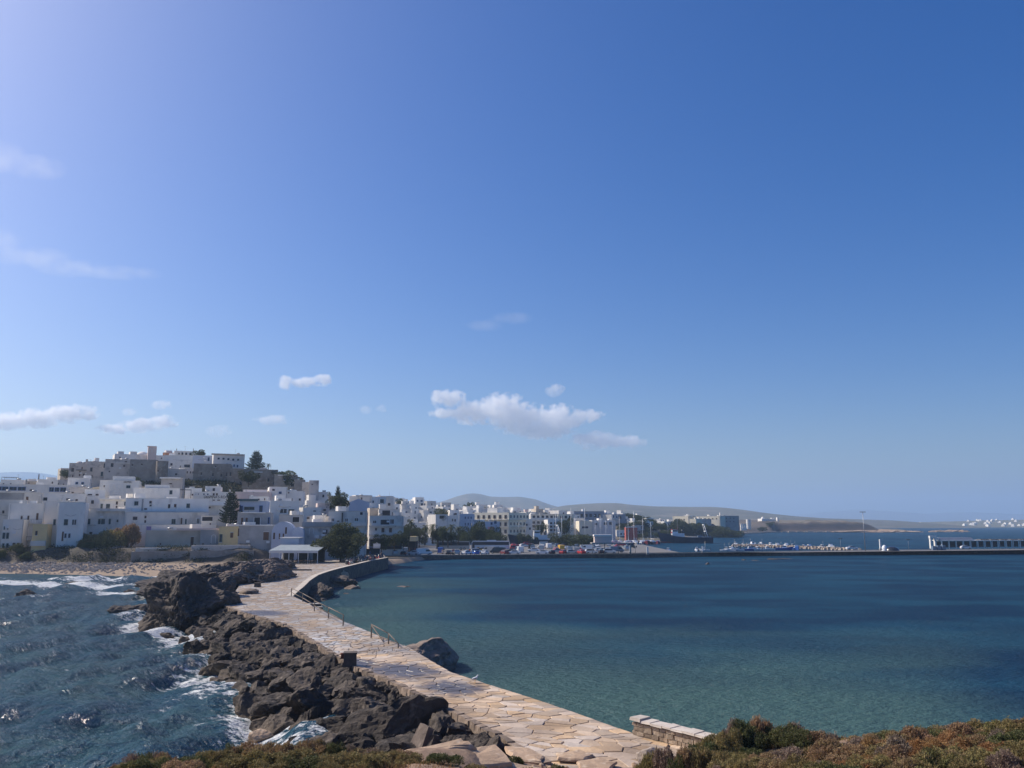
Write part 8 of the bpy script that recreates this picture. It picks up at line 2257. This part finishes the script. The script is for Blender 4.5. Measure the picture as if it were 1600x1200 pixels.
cloud([(700, 622, 34, 17), (690, 645, 26, 12), (740, 645, 50, 22), (785, 640, 48, 30), (815, 655, 60, 30), (870, 655, 48, 28), (850, 672, 60, 18), (915, 650, 38, 12), (930, 688, 48, 17), (975, 690, 40, 13)], CL, .021, 'largest puffy white cloud with grey underside low above the ridge', 3.1)
cloud([(867, 609, 18, 13)], CL, .010, 'small round wisp of cloud above the largest cloud', 5.7)
cloud([(447, 598, 17, 13), (475, 597, 26, 10), (505, 594, 18, 12)], CL, .022, 'small bright flat cloud high above the castle', 7.9)
cloud([(425, 656, 34, 9)], CL, .010, 'thin pale streak of cloud above the castle pine', 9.2)
cloud([(10, 658, 50, 16), (60, 653, 46, 18), (105, 646, 40, 18), (138, 645, 22, 14)], CL, .022, 'long white cloud entering from the picture edge', 11.4)
cloud([(180, 670, 34, 10), (220, 664, 36, 14), (255, 660, 26, 14)], CL, .022, 'curved white cloud above the church', 13.8)
cloud([(203, 643, 14, 8)], CL, .011, 'tiny faint cloud beside the long white cloud', 15.3)
cloud([(253, 632, 19, 9)], CL, .012, 'tiny bright cloud above the curved white cloud', 17.6)
cloud([(571, 640, 12, 8), (596, 638, 13, 7)], CL, .007, 'pair of faint wisps of cloud left of the largest cloud', 19.1)
cloud([(342, 673, 26, 11)], CL, .005, 'faint low cloud above the white crest building', 21.5)
cloud([(-20, 372, 60, 24), (50, 402, 70, 17), (120, 420, 70, 12), (190, 427, 70, 8)], 9000, .0017, 'thin curved veil of cirrus at the bright edge of the sky', 23.4, -.25, 1.3, .009)
cloud([(-10, 244, 60, 30), (60, 262, 50, 22)], 9000, .0017, 'faint bright cirrus patch high at the edge of the sky', 25.1, -.25, 1.3, .009)
cloud([(755, 508, 40, 10), (800, 498, 46, 10)], 9000, .0017, 'faint cirrus streak in the middle of the sky', 27.7, -.1, 1.3, .009)
SC.cycles.volume_step_rate = .6
SC.cycles.volume_max_steps = 256

# ================================================================== haze
hz = bpy.data.materials.new('haze'); hz.use_nodes = True
N = hz.node_tree.nodes; N.clear()
o_ = N.new('ShaderNodeOutputMaterial'); v_ = N.new('ShaderNodeVolumePrincipled')
v_.inputs['Color'].default_value = (.52, .73, 1.0, 1); v_.inputs['Density'].default_value = .00016; v_.inputs['Anisotropy'].default_value = .2
hz.node_tree.links.new(v_.outputs[0], o_.inputs['Volume'])
hz.cycles.homogeneous_volume = True
tag(MB().box(-14000, 14000, -200, 14000, -6, 430, hz).build('haze'), 'pale blue haze over the bay and hills', 'haze', None, 'stuff')
